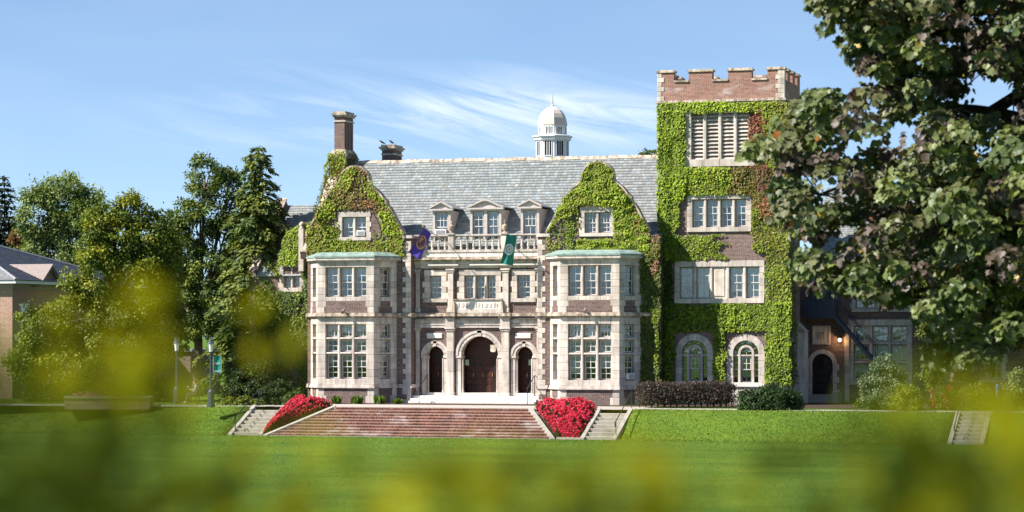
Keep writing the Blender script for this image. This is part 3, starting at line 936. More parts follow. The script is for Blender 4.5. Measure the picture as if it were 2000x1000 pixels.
# left end parapet that rakes up to the chimney
fE = Fr((HX0 + 0.0, 0), (0, 1))
rake = [(-0.1, 8.9), (0.2, 9.4), (5.2, roof_z(5.2) + 0.45), (5.2, 8.9)]
MB().prism(fE, [(0.0, 9.0), (13.0, 9.0), (12.6, 9.5), (6.4, RIDGE_Z + 0.35), (0.2, roof_z(0.2) + 0.35)], -0.5, 0.0).build('end_parapet', 'hall_brick', hall)
for i in range(10):
    a, b = 0.2 + 5.2 * i / 10, 0.2 + 5.2 * (i + 1) / 10 - 0.02
    MB().prism(fE, [(a, roof_z(a) + 0.36), (b, roof_z(b) + 0.36), (b, roof_z(b) + 0.52), (a, roof_z(a) + 0.52)], -0.56, 0.06).build('coping_stone', 'limestone_worn', hall)
def chimney(x0, x1, y0, y1, zb, zsh, zt, base):
    if base:
        bm_ = MB().xyz(x0 - 0.24, x1 + 0.24, y0 - 0.35, y1 + 0.3, zb, zsh - 0.55).build('chimney', 'chimney_brick', hall)
        MB().quadbox([(x0 - .3, y0 - .41, zsh - .55), (x1 + .3, y0 - .41, zsh - .55), (x1 + .3, y1 + .36, zsh - .55), (x0 - .3, y1 + .36, zsh - .55), (x0 - .05, y0 - .05, zsh), (x1 + .05, y0 - .05, zsh), (x1 + .05, y1 + .05, zsh), (x0 - .05, y1 + .05, zsh)]).build('weathering', 'limestone_worn', bm_)
    else:
        bm_ = MB().xyz(x0, x1, y0, y1, zb, zsh).build('chimney', 'chimney_brick', hall)
    sh = MB().xyz(x0, x1, y0, y1, zsh, zt - 0.30)
    k = (y1 - y0)
    for j in range(3):       # raised ribs on the long side
        a = y0 + k * (0.06 + 0.33 * j)
        sh.xyz(x1 - 0.01, x1 + 0.05, a, a + k * 0.20, zsh + 0.02, zt - 0.62)
    sh.build('shaft', 'chimney_brick', bm_)
    MB().xyz(x0 - 0.05, x1 + 0.07, y0 - 0.05, y1 + 0.07, zt - 0.60, zt - 0.52).build('band', 'limestone_plain', bm_)
    MB().xyz(x0 - 0.08, x1 + 0.08, y0 - 0.08, y1 + 0.08, zt - 0.30, zt - 0.2).xyz(x0 - 0.16, x1 + 0.16, y0 - 0.16, y1 + 0.16, zt - 0.199, zt - 0.09).xyz(x0 - 0.05, x1 + 0.05, y0 - 0.05, y1 + 0.05, zt - 0.089, zt + 0.04).build('cap', 'limestone_worn', bm_)
    return bm_
c1x0, c1x1 = X(653, 5.5), X(673, 5.5)
chimney(c1x0, c1x1, 5.5, 7.0, 12.5, Z(292, c1x0, 5.5), Z(219, c1x0, 5.5), True)
c2x0, c2x1 = X(746, 8.2), X(769, 8.2)
chimney(c2x0, c2x1, 8.2, 9.7, 10.5, Z(316, c2x0, 8.2) - 1.0, Z(284, c2x0, 8.2), False)

# --- dormers
def dormer(pxa, pxb, nwin, curved, ztop, blinds, seed):
    yf = 1.45
    x0, x1 = X(pxa, yf), X(pxb, yf)
    zb = roof_z(yf) - 0.15
    fr = front(yf)
    d = MB()
    post = 0.15
    lw = (x1 - x0 - 2 * post - (nwin - 1) * 0.2) / nwin
    us = []
    for i in range(nwin):
        a = x0 + post + i * (lw + 0.2); us.append((a, a + lw))
    wall_holes(d, fr, x0, x1, zb, ztop, -0.12, 0.0, [(a, b, zb + 0.18, ztop - 0.10) for a, b in us])
    d.xyz(x0 + 0.002, x0 + 0.12, yf + 0.12, yf + (ztop - roof_z(yf)) / 1.05 + 0.2, zb, ztop).xyz(x1 - 0.12, x1 - 0.002, yf + 0.12, yf + (ztop - roof_z(yf)) / 1.05 + 0.2, zb, ztop)
    d = d.build('dormer', 'trim', hall)
    for k, (a, b) in enumerate(us):
        w_ = window(fr, a, b, zb + 0.18, ztop - 0.10, d, w=-0.04, grid=(2, 2) if nwin == 2 else (3, 2), blind=blinds[k], lowgrid=(2, 1))
        for c in list(w_.children):      # keep to three levels
            c.parent = d
    oh = 0.17; cx = (x0 + x1) / 2; hw_ = (x1 - x0) / 2 + oh; rise = hw_ * (0.50 if nwin == 1 else 0.36)
    n = 12
    def top(u, e=0.0):
        t = abs(u - cx) / hw_
        return ztop + 0.10 + e + (rise * (1 - t) if not curved else rise * (0.5 * (1 + cos(pi * t)) * 0.75 + 0.25 * (1 - t)))
    lo = [(cx - hw_ + 2 * hw_ * i / n, ztop + 0.10) for i in range(n + 1)]
    hi = [(u, top(u, 0.0)) for u, _ in lo]
    MB().strip(fr, lo, hi, -0.10, 0.02).build('pediment', 'trim', d)
    MB().box(fr, x0 - oh, x1 + oh, -0.12, 0.16, ztop, ztop + 0.10).build('cornice', 'trim', d)
    MB().strip(fr, hi, [(u, z + 0.09) for u, z in hi], -0.12, 0.17).build('pediment_moulding', 'trim', d)
    yb = yf + (ztop + rise - roof_z(yf)) / 1.05 + 0.35
    MB().strip(fr, [(u, z + 0.0) for u, z in hi], [(u, z + 0.05) for u, z in hi], -(yb - yf), -0.121).build('dormer_roof', 'lead', d)
    MB().xyz(x0 + .1, x1 - .1, yf + 0.9, yf + 0.95, zb, ztop).build('inner_wall', 'room', d)
dormer(845, 880, 1, False, Z(411, -4, 1.45), (0.5,), 1)
dormer(918, 979, 2, True, Z(409, -2, 1.45), (0.3, 0.9), 2)
dormer(1017, 1053, 1, False, Z(407, 1, 1.45), (0.9,), 3)

# --- recessed centre
FC = front(REC)
def RZ(py): return Z(py, -2.2, REC)
def RU(px): return X(px, REC)
cu = RU(937.5)
door_spec = [(RU(833), RU(868), RZ(694) - 0.02, 0.62), (RU(901), RU(974), RZ(694) - 0.02, 0.62), (RU(1007), RU(1042), RZ(694) - 0.02, 0.62)]
win_spec = [(RU(839), RU(863), RZ(583), RZ(538)), (RU(907), RU(969), RZ(583), RZ(538)), (RU(1010), RU(1036), RZ(583), RZ(538))]
U0, U1 = PLX - 0.02, PRX + 0.02
holes = [(a, b, -0.3, zs) for a, b, zs, _ in door_spec] + [(a, b, c, d) for a, b, c, d in win_spec]
mb = MB()
# rectangles above the door springings are opened to the crown and refilled as arch spandrels
hol2 = [(a - 0.0, b + 0.0, -0.3, zs + (b - a) / 2 + 0.02) for a, b, zs, _ in door_spec] + [(a, b, c, d) for a, b, c, d in win_spec]
wall_holes(mb, FC, U0, U1, -0.3, 8.4, -0.45, 0.0, hol2)
def arc(cx, cz, r, n=18, a0=0.0, a1=pi):
    return [(cx + r * cos(a1 + (a0 - a1) * i / n), cz + r * sin(a1 + (a0 - a1) * i / n)) for i in range(n + 1)]
for a, b, zs, _ in door_spec:
    r = (b - a) / 2; c = (a + b) / 2
    p = arc(c, zs, r)
    mb.strip(FC, p, [(min(max(u, a), b), zs + r + 0.02) for u, _ in p], -0.45, 0.0)
mb.build('centre_wall', 'hall_brick', hall)
for k, (a, b, zs, z0) in enumerate(door_spec):
    r = (b - a) / 2; c = (a + b) / 2
    th = 0.30 if k == 1 else 0.27
    nv = 15 if k == 1 else 11
    for i in range(nv):             # voussoirs
        a0, a1 = pi - pi * i / nv - 0.006, pi - pi * (i + 1) / nv + 0.006
        key = i == nv // 2
        MB().strip(FC, arc(c, zs, r - 0.012, 3, a1, a0), arc(c, zs, r + th + (0.06 if key else 0), 3, a1, a0), -0.45, 0.09 + (0.04 if key else 0)).build('keystone' if key else 'voussoir', 'limestone', hall)
    MB().strip(FC, arc(c, zs, r + th * 0.62, 16), arc(c, zs, r + th + 0.035, 16), 0.0, 0.13).build('archivolt', 'limestone_plain', hall)
    for s in (-1, 1):
        ja, jb = (a - th, a + 0.012) if s < 0 else (b - 0.012, b + th)
        stones(FC, ja, jb, z0 - 0.15, zs - 0.16, -0.45, 0.07, hall, 'door_jamb', rows=3)
        MB().stone(FC, ja - 0.04, jb + 0.05, -0.46, 0.12, zs - 0.155, zs, 0.03).build('impost', 'limestone_plain', hall)
        e = a + 0.09 if s < 0 else b - 0.09
        MB().lathe((*FC.p(e, -0.02, 0)[:2], z0), [(0.075, 0), (0.075, 0.12), (0.05, 0.14), (0.05, zs - z0 - 0.17), (0.07, zs - z0 - 0.155)], 10).build('colonette', 'limestone_plain', hall)
    MB().box(FC, a - 0.02, b + 0.02, -2.0, 0.05, 0.44, z0).build('door_sill', 'stone_white', hall)
    # panelled door leaves set back in the porch
    wd = -0.80
    top = arc(c, zs, r + 0.02)
    MB().strip(FC, [(u, zs) for u, _ in top], top, wd - 0.12, wd - 0.02).build('fanlight', 'door_wood', hall)
    nl = 4 if k == 1 else 2
    lw = (b - a + 0.04) / nl
    for i in range(nl):
        ua = a - 0.02 + i * lw
        leaf = MB().box(FC, ua + 0.008, ua + lw - 0.008, wd - 0.07, wd, z0, zs).build('door', 'door_wood' if (i in (1, 2) and k == 1) or (k == 2 and i == 0) else 'door_dark', hall)
        for j in range(5):
            za = z0 + 0.1 + (zs - z0 - 0.15) * j / 5; zb_ = za + (zs - z0 - 0.15) / 5 - 0.09
            MB().stone(FC, ua + 0.09, ua + lw - 0.09, wd - 0.02, wd + 0.025, za, zb_, 0.02).build('panel', 'door_wood', leaf)
        MB().box(FC, ua + lw - 0.075, ua + lw - 0.055, wd, wd + 0.06, z0 + 0.95, z0 + 1.15).build('handle', 'gold', leaf)
    # porch sides, vault and floor, coloured dark so they look unlit
    MB().box(FC, a - 0.12, a + 0.012 - 0.02, -1.0, -0.452, z0, zs + r).box(FC, b + 0.008, b + 0.12, -1.0, -0.452, z0, zs + r).box(FC, a - .12, b + .12, -1.0, -0.452, zs + r + 0.03, zs + r + 0.12).build('porch_lining', 'door_wood', hall)
# notices on the doors
for (px, py) in ((911, 708), (1036, 708)):
    p = AT(px, py, depth(X(px, REC), REC) + 0.72)
    tag(MB().xyz(p[0] - .13, p[0] + .13, REC + 0.755, REC + 0.765, p[2] - .17, p[2] + .17).build('notice', 'notice'),
        'pale green notice sheet on the ' + ('wide middle entrance door' if px < 950 else 'right hand entrance door'), 'notice')
lan = thing('hanging_lantern', 'glass lantern hanging inside the tall middle entrance arch', 'lantern', (RU(958), REC + 0.5, 3.35))
lx, ly = RU(958), REC + 0.5
MB().lathe((lx, ly, 3.02), [(0.10, 0), (0.17, 0.06), (0.17, 0.42), (0.10, 0.46)], 6).build('shade', 'warm_lantern', lan)
MB().lathe((lx, ly, 3.44), [(0.20, 0), (0.08, 0.14), (0.02, 0.2)], 6).tube([(lx, ly, 3.6), (lx, ly, 4.1)], 0.012).build('hanger', 'black_metal', lan)
# pilasters below and above
def pilaster(u0, u1, z0, z1, w, cap=0.2, base=True):
    stones(FC, u0, u1, z0 + (0.25 if base else 0), z1 - cap, 0.0, w, hall, 'pilaster_stone', rh=1.15)
    if base:
        MB().stone(FC, u0 - 0.05, u1 + 0.05, 0.0, w + 0.05, z0, z0 + 0.25, 0.03).build('pilaster_base', 'limestone_plain', hall)
    MB().stone(FC, u0 - 0.05, u1 + 0.05, 0.0, w + 0.05, z1 - cap, z1 - cap * 0.45, 0.02).stone(FC, u0 - 0.10, u1 + 0.10, 0.0, w + 0.10, z1 - cap * 0.44, z1, 0.02).build('capital', 'limestone_plain', hall)
PX = [(RU(874.5), RU(888)), (RU(981.5), RU(996))]
for a, b in PX:
    pilaster(a, b, 0.40, RZ(640), 0.22, 0.22)
    pilaster(a + 0.05, b - 0.05, 5.34, RZ(525), 0.16, 0.22)
for a, b in ((RU(812) + 0.02, RU(820)), (PRX - 0.24, PRX - 0.01)):
    pilaster(a, b, 0.40, RZ(640), 0.10, 0.2)
    pilaster(a, b, 5.34, RZ(525), 0.08, 0.2)
# entablature between the storeys, its frieze and the string course
za, zb_ = RZ(640), RZ(618)
MB().box(FC, PLX + 0.01, PRX - 0.01, 0.001, 0.13, za, za + 0.16).box(FC, PLX + 0.01, PRX - 0.01, 0.001, 0.17, za + 0.161, za + 0.22).build('architrave', 'limestone_plain', hall)
course(FC, PLX + 0.01, PRX - 0.01, za + 0.225, 5.02, 0.001, 0.11, hall, 'frieze_stone', 0.85)
for a, b in PX:
    MB().box(FC, a - 0.06, b + 0.06, 0.112, 0.30, za + 0.002, 5.03).build('frieze_block', 'limestone_plain', hall)
segs = [PLX + 0.17, PX[0][0] - 0.16, PX[0][1] + 0.16, PX[1][0] - 0.16, PX[1][1] + 0.16, PRX - 0.17]
for i in range(5):
    e = 0.15 if i in (1, 3) else 0.0
    a, b = segs[i] + 0.002, segs[i + 1] - 0.002
    MB().box(FC, a, b, 0.001, 0.16 + e, ZS0 + 0.002, ZS0 + 0.08).box(FC, a, b, 0.001, 0.34 + e, ZS0 + 0.082, ZS0 + 0.2).box(FC, a, b, 0.001, 0.25 + e, ZS0 + 0.202, ZS1).build('string_course', 'limestone_worn', hall)
for px in (849, 1022):      # blank tablets over the small doors
    u = RU(px)
    MB().stone(FC, u - 0.48, u + 0.48, 0.0, 0.07, RZ(661), RZ(650.5), 0.03).build('tablet', 'stone_white', hall)
# upper windows
for k, (a, b, c, d) in enumerate(win_spec):
    for s in (-1, 1):
        ja, jb = (a - 0.30, a + 0.01) if s < 0 else (b - 0.01, b + 0.30)
        stones(FC, ja, jb, c, d, -0.25, 0.06, hall, 'jamb_stone', rows=4, tooth=0.13, side=s)
    MB().stone(FC, a - 0.36, b + 0.36, -0.3, 0.12, c - 0.22, c - 0.001).build('sill_stone', 'limestone', hall)
    MB().stone(FC, a - 0.32, b + 0.32, -0.3, 0.07, d + 0.001, d + 0.34).build('lintel_stone', 'limestone', hall)
    nl = 3 if k == 1 else 1
    mw = 0.14; lw = (b - a - mw * (nl - 1)) / nl
    for i in range(nl):
        ua = a + i * (lw + mw)
        if i: MB().stone(FC, ua - mw, ua, -0.3, 0.02, c, d, 0.03).build('mullion', 'limestone_plain', hall)
        window(FC, ua, ua + lw, c, d, hall, w=-0.16, grid=(2, 2) if k == 1 else (3, 2), blind=(0.0, 0.0, 0.0, 0.5)[k + (1 if i == 1 else 0)], lowgrid=(2, 2))
# upper band of mouldings, cornice, block course, balustrade
z0 = RZ(525)
course(FC, PLX + 0.01, PRX - 0.01, 7.95, 8.18, 0.001, 0.09, hall, 'frieze_stone', 0.9)
for a, b in ((PLX + 0.9, PX[0][1] + 0.3), (PX[0][1] + 1.0, PRX - 0.1)):
    MB().box(FC, a, b, 0.091, 0.20, 8.06, 8.11).box(FC, a, b, 0.091, 0.28, 8.111, 8.18).build('hood_moulding', 'stone_white', hall)
MB().box(FC, PLX + 0.002, PRX - 0.002, 0.001, 0.14, 8.18, 8.36).build('frieze_stone', 'limestone_plain', hall)
MB().box(FC, PLX + 0.002, PRX - 0.002, -0.45, 0.26, 8.361, 8.45).box(FC, PLX + 0.002, PRX - 0.002, -0.45, 0.42, 8.451, 8.52).box(FC, PLX + 0.002, PRX - 0.002, -0.45, 0.36, 8.521, 8.585).build('cornice', 'limestone_worn', hall)
course(FC, PLX + 0.004, PRX - 0.004, 8.60, 8.89, -0.35, 0.22, hall, 'block_course', 0.40, 'stone_white')
MB().box(FC, PLX + 0.002, PRX - 0.002, -0.2, 0.27, 8.892, 9.03).build('balustrade_base', 'limestone_plain', hall)
MB().box(FC, PLX + 0.002, PRX - 0.002, -0.06, 0.22, 9.80, 9.85).box(FC, PLX + 0.002, PRX - 0.002, -0.10, 0.26, 9.851, 9.94).build('balustrade_rail', 'limestone_plain', hall)
balm = None
for px in (820, 832, 844.5, 857, 869.5, 901, 913, 925.3, 937.7, 950, 962.5, 974.7, 1007, 1019.5, 1032, 1044.5):
    u = X(px, REC - 0.08); c = FC.p(u, 0.08, 0)
    if balm is None:
        prof = [(0.085, 0), (0.085, 0.07), (0.05, 0.10), (0.075, 0.17), (0.090, 0.25), (0.065, 0.36), (0.045, 0.44), (0.060, 0.47), (0.045, 0.50), (0.05, 0.60), (0.075, 0.68), (0.085, 0.70), (0.085, 0.77)]
        o_ = MB().lathe((0, 0, 0), prof, 10).build('baluster', 'limestone', None, True)
        balm = o_.data
        bpy.data.objects.remove(o_)
    placed('baluster', balm, (c[0], c[1], 9.03), hall)
for px in (883, 987):
    u = RU(px)
    MB().stone(FC, u - 0.17, u + 0.17, -0.14, 0.27, 9.03, 9.80).build('balustrade_post', 'limestone', hall)
    MB().box(FC, u - 0.22, u + 0.22, -0.16, 0.32, 9.94, 10.0).build('post_cap', 'limestone_plain', hall)
    c = FC.p(u, 0.08, 0)
    MB().lathe((c[0], c[1], 10.0), [(0.15, 0), (0.15, 0.04), (0.07, 0.08), (0.06, 0.12), (0.16, 0.22), (0.19, 0.32), (0.18, 0.40), (0.20, 0.42), (0.13, 0.46), (0.05, 0.52), (0.045, 0.60), (0.07, 0.66), (0.02, 0.74)], 14).build('urn', 'limestone_worn', hall, True)
# carved panel under the triple window
a, b = RU(890), RU(981)
MB().stone(FC, a, b, 0.10, 0.20, RZ(607), RZ(586), 0.02).build('carved_panel', 'stone_white', hall)
MB().box(FC, a - 0.05, b + 0.05, 0.10, 0.27, RZ(586) + 0.001, RZ(584)).build('carved_panel_ledge', 'limestone_worn', hall)
MB().box(FC, a, b, 0.0, 0.24, 5.325, RZ(604)).build('carved_panel_base', 'limestone_plain', hall)
rel = MB(); r_ = random.Random(5)
u = a + 0.18
while u < b - 0.25:      # worn relief carving
    h = 0.22 + 0.1 * r_.random(); w_ = 0.06 + 0.08 * r_.random()
    rel.stone(FC, u, u + w_, 0.19, 0.222, 5.62, 5.62 + h, 0.015)
    if r_.random() < 0.6: rel.stone(FC, u + w_, u + w_ + 0.09, 0.19, 0.215, 5.62 + h * 0.5, 5.62 + h * 0.7, 0.012)
    u += w_ + 0.07 + 0.08 * r_.random()
rel.build('relief_carving', 'limestone_plain', hall)['kind'] = 'stuff'
for (px, up) in ((983, 1), (889, 1)):
    u = RU(px)
    MB().prism(FC, [(u - .09, 5.34), (u + .09, 5.34), (u + .07, 5.8), (u + .03, 6.0), (u - .06, 6.05)], 0.17, 0.34).build('console', 'limestone_worn', hall)
# entrance steps
sa, sb = RU(806), RU(1056)
for i in range(4):
    zt = 0.60 - 0.15 * (i + 1) + 0.0
    x0, x1 = PLX + 0.02 - (0.0 if i < 1 else 0.0), PRX - 0.02
    y1_ = REC - 0.05 if i == 0 else REC - 0.55 - 0.38 * (i - 1)
    y0_ = REC - 0.55 - 0.38 * i
    st = MB()
    nseg = 5
    for j in range(nseg):
        pa_, pb = x0 + (x1 - x0) * j / nseg, x0 + (x1 - x0) * (j + 1) / nseg - 0.008
        st.stone(Fr((0, y0_), (1, 0)), pa_, pb, -(0.95 if i else 1.4), 0.0, -0.2, zt + 0.0 if False else zt, 0.015)
    st.build('entrance_step', 'stone_white', hall)
# lean wall vents in the plinth
for px in (788, 1059):
    p = PT(px, 775, -0.04)
    MB().xyz(p[0] - .2, p[0] + .2, -0.045, -0.03, p[1] - .14, p[1] + .14).build('vent', 'hall_brick', hall)
# interior backing for the centre windows is the inner wall above
# ------------------------------------------------------------------ the tower
TY0, TY1 = 2.0, 6.8
TX0, TX1 = X(1284.5, TY0), X(1532, TY0)
tower = thing('tower_building', 'tall ivy clad brick tower with battlements and louvred belfry opening', 'tower', ((TX0 + TX1) / 2, TY0, 0))
TF = front(TY0); TR_ = Fr((TX1, TY0), (0, 1))
def TZ(py): return Z(py, 11.8, TY0)
def TU(px): return X(px, TY0)
ZSTR = TZ(199)
LV = (TU(1350), TU(1463), TZ(311), TZ(221))
W3 = (TU(1352), TU(1458), TZ(444), TZ(389))
W2 = (TU(1327), TU(1484), TZ(583), TZ(521))
AW = [(TU(1331.5), TU(1382), TZ(690), TZ(745)), (TU(1431.5), TU(1482), TZ(690), TZ(747))]
hol = [LV, W3, W2] + [(a, b, c, s + (b - a) / 2 + 0.01) for a, b, s, c in AW]
mb = wall_holes(MB(), TF, TX0, TX1, -0.3, ZSTR, -0.5, 0.0, hol)
for a, b, s, c in AW:
    r = (b - a) / 2; m_ = (a + b) / 2; p = arc(m_, s, r)
    mb.strip(TF, p, [(min(max(u, a), b), s + r + 0.01) for u, _ in p], -0.5, 0.0)
mb.build('front_wall', 'tower_brick', tower)
MB().box(TR_, 0.5, TY1 - TY0, -0.5, 0.0, -0.3, ZSTR).build('side_wall', 'tower_brick', tower)
MB().xyz(TX0, TX0 + 0.5, TY0 + 0.5, TY1, -0.3, ZSTR).build('side_wall', 'tower_brick', tower)
MB().xyz(TX0 + 0.5, TX1 - 0.5, TY1 - 0.5, TY1, -0.3, ZSTR).build('back_wall', 'tower_brick', tower)
MB().xyz(TX0 + .5, TX1 - .5, TY0 + 1.8, TY0 + 1.9, 0, ZSTR - 0.3).build('inner_wall', 'room', tower)
for z in (3.9, 8.2, 12.1):
    MB().xyz(TX0 + .5, TX1 - .5, TY0 + .5, TY0 + 1.8, z, z + 0.3).build('inner_floor', 'room', tower)
MB().xyz(TX0 - 0.10, TX1 + 0.10, TY0 - 0.10, TY1 + 0.1, ZSTR + 0.001, ZSTR + 0.14).build('string_course', 'limestone_worn', tower)
ZCR, ZMT = TZ(158.5), TZ(139)
MB().xyz(TX0, TX1, TY0, TY0 + 0.45, ZSTR + 0.14, ZCR).build('parapet', 'parapet_brick', tower)
MB().xyz(TX1 - 0.45, TX1, TY0 + 0.452, TY1, ZSTR + 0.14, ZCR).build('parapet', 'parapet_brick', tower)
MB().xyz(TX0, TX0 + 0.45, TY0 + 0.452, TY1, ZSTR + 0.14, ZCR).build('parapet', 'parapet_brick', tower)
MB().xyz(TX0 + 0.452, TX1 - 0.452, TY1 - 0.45, TY1, ZSTR + 0.14, ZCR).build('parapet', 'parapet_brick', tower)
MB().xyz(TX0 + 0.4, TX1 - 0.4, TY0 + 0.4, TY1 - 0.4, ZSTR, ZSTR + 0.3).build('flat_roof', 'lead', tower)
mer = [(TX0, TU(1316)), (TU(1345), TU(1391)), (TU(1422), TU(1468)), (TU(1499), TX1)]
def merlon(x0, x1, y0, y1):
    q = MB().xyz(x0, x1, y0, y1, ZCR + 0.001, ZMT).build('merlon', 'parapet_brick', tower)
    MB().xyz(x0 - 0.07, x1 + 0.07, y0 - 0.07, y1 + 0.07, ZMT + 0.001, ZMT + 0.10).xyz(x0 - 0.01, x1 + 0.01, y0 - 0.01, y1 + 0.01, ZMT + 0.101, ZMT + 0.15).build('coping', 'limestone_worn', q)
for a, b in mer:
    merlon(a, b, TY0, TY0 + 0.45)
for a, b in zip(mer, mer[1:]):
    MB().box(TF, a[1] + 0.002, b[0] - 0.002, -0.5, 0.07, ZCR + 0.001, ZCR + 0.11).build('crenel_coping', 'limestone_worn', tower)
for (a, b) in ((3.0, 3.7), (4.5, 5.2), (6.0, 6.8)):
    merlon(TX1 - 0.45, TX1, a, b)
    merlon(TX0, TX0 + 0.45, a, b)
for (a, b) in ((9.4, 10.8), (12.6, 14.0)):
    merlon(a, b, TY1 - 0.45, TY1)
for (u0, u1, sd) in ((TX0 - 0.02, TX0 + 0.24, 1), (TX1 - 0.36, TX1 + 0.02, -1)):
    stones(TF, u0, u1, ZSTR + 0.14, ZMT - 0.02, -0.3, 0.03, tower, 'quoin', rows=6, tooth=0.14, side=sd)
    stones(TF, u0, u1, 0.0, ZSTR, -0.3, 0.02, tower, 'quoin', rh=0.5, tooth=0.14, side=sd)
def surround(o, jw, fr, par, sill=0.3, head=0.3, rows=6, tooth=0.0):
    a, b, c, d = o
    for s in (-1, 1):
        ja, jb = (a - jw, a + 0.01) if s < 0 else (b - 0.01, b + jw)
        stones(fr, ja, jb, c, d, -0.3, 0.05, par, 'jamb_stone', rows=rows, tooth=tooth, side=s)
    course(fr, a - jw, b + jw, c - sill, c - 0.002, -0.4, 0.10, par, 'sill_stone', 1.0)
    course(fr, a - jw, b + jw, d + 0.002, d + head, -0.4, 0.06, par, 'lintel_stone', 1.0)
surround(LV, 0.36, TF, tower, 0.42, 0.10, 7)
surround(W3, 0.30, TF, tower, 0.26, 0.26, 5)
surround(W2, 0.28, TF, tower, 0.28, 0.34, 5)
# louvres
n = 4; mw = 0.20; lw = (LV[1] - LV[0] - mw * (n - 1)) / n
slat = None
for i in range(n):
    a = LV[0] + i * (lw + mw)
    if i: MB().stone(TF, a - mw, a, -0.35, 0.02, LV[2], LV[3], 0.04).build('mullion', 'limestone_plain', tower)
    ns = 12; ph = (LV[3] - LV[2]) / ns
    for j in range(ns):
        z = LV[2] + j * ph
        if slat is None:
            o_ = MB().quadbox([(0.005, -0.02, 0.0), (lw - 0.005, -0.02, 0.0), (lw - 0.005, 0.24, ph * 0.92), (0.005, 0.24, ph * 0.92), (0.005, -0.02, 0.045), (lw - 0.005, -0.02, 0.045), (lw - 0.005, 0.24, ph * 0.92 + 0.045), (0.005, 0.24, ph * 0.92 + 0.045)]).build('louvre_slat', 'limestone')
            slat = o_.data; bpy.data.objects.remove(o_)
        placed('louvre_slat', slat, (a, TY0 + 0.10, z), tower)
MB().box(TF, LV[0] - .1, LV[1] + .1, -0.48, -0.40, LV[2] - .1, LV[3] + .1).build('louvre_backing', 'door_dark', tower)
# four light window, and the window with the blank panel
def lights(o, n, mw, fr, par, skip=(), blinds=None, w=-0.14, grid=(2, 2), lowgrid=(2, 2)):
    a0, b0, c, d = o
    lw = (b0 - a0 - mw * (n - 1)) / n
    for i in range(n):
        a = a0 + i * (lw + mw)
        if i: MB().stone(fr, a - mw, a, -0.3, 0.01, c, d, 0.03).build('mullion', 'limestone_plain', par)
        if i in skip:
            MB().box(fr, a, a + lw, -0.3, -0.06, c, d).build('blank_panel', 'limestone', par)
            MB().stone(fr, a + 0.10, a + lw - 0.10, -0.07, -0.02, c + 0.12, d - 0.12, 0.03).build('blank_panel', 'limestone', par)
        else:
            window(fr, a, a + lw, c, d, par, w=w, grid=grid, blind=(blinds or [0.5] * n)[i], lowgrid=lowgrid)
lights(W3, 4, 0.16, TF, tower, blinds=(0.9, 1.0, 0.35, 0.35))
lights(W2, 5, 0.17, TF, tower, skip=(2,), blinds=(0.55, 0.95, 0, 0.95, 0.95))
# round headed windows
for k, (a, b, s, c) in enumerate(AW):
    r = (b - a) / 2; m_ = (a + b) / 2
    nv = 11
    for i in range(nv):
        a0, a1 = pi - pi * i / nv - 0.006, pi - pi * (i + 1) / nv + 0.006
        MB().strip(TF, arc(m_, s, r - 0.012, 3, a1, a0), arc(m_, s, r + 0.36, 3, a1, a0), -0.4, 0.05).build('voussoir', 'limestone', tower)
    for sd in (-1, 1):
        ja, jb = (a - 0.36, a + 0.012) if sd < 0 else (b - 0.012, b + 0.36)
        stones(TF, ja, jb, c, s, -0.4, 0.05, tower, 'jamb_stone', rows=4)
    MB().stone(TF, a - 0.42, b + 0.42, -0.4, 0.12, c - 0.24, c - 0.001).build('sill_stone', 'stone_white', tower)
    MB().box(TF, a - 0.30, b + 0.30, -0.3, 0.02, 0.0, c - 0.25).build('apron', 'limestone_plain', tower)
    ri = 0.33; wz = s + 0.02
    win = MB().strip(TF, arc(m_, wz, ri), arc(m_, wz, ri + 0.13), -0.28, -0.05)
    win.box(TF, m_ - ri - 0.13, m_ - ri, -0.28, -0.05, c, wz).box(TF, m_ + ri, m_ + ri + 0.13, -0.28, -0.05, c, wz)
    win.box(TF, a, m_ - ri - 0.131, -0.27, -0.08, s - 0.16, s - 0.06).box(TF, m_ + ri + 0.131, b, -0.27, -0.08, s - 0.16, s - 0.06).box(TF, m_ - ri + .001, m_ + ri - .001, -0.27, -0.08, s - 0.16, s - 0.08)
    win = win.build('arched_window', 'limestone_plain', tower)
    br = MB()
    for i in range(1, 6):
        t = pi * i / 6
        br.tube([TF.p(m_ + (ri + 0.12) * cos(t), -0.19, s + (ri + 0.12) * sin(t)), TF.p(m_ + r * cos(t), -0.19, s + r * sin(t))], 0.022, 4)
    br.box(TF, m_ - 0.012, m_ + 0.012, -0.2, -0.18, s - 0.08, s + ri).box(TF, m_ - ri, m_ + ri, -0.2, -0.18, s + 0.10, s + 0.125)
    for (p, q) in ((a, m_ - ri - 0.13), (m_ + ri + 0.13, b)):
        for j in range(1, 4):
            z = c + (s - 0.16 - c) * j / 4
            br.box(TF, p, q, -0.2, -0.18, z - 0.012, z + 0.012)
    br.build('glazing_bars', 'trim', win)
    MB().prism(TF, [(a, c), (b, c)] + arc(m_, s, r, 20)[::-1], -0.215, -0.205).build('pane', 'glass', win)
    w_ = window(TF, m_ - ri, m_ + ri, c, s - 0.16, win, w=-0.12, grid=(2, 2), blind=0.3)
    for ch in list(w_.children): ch.parent = win
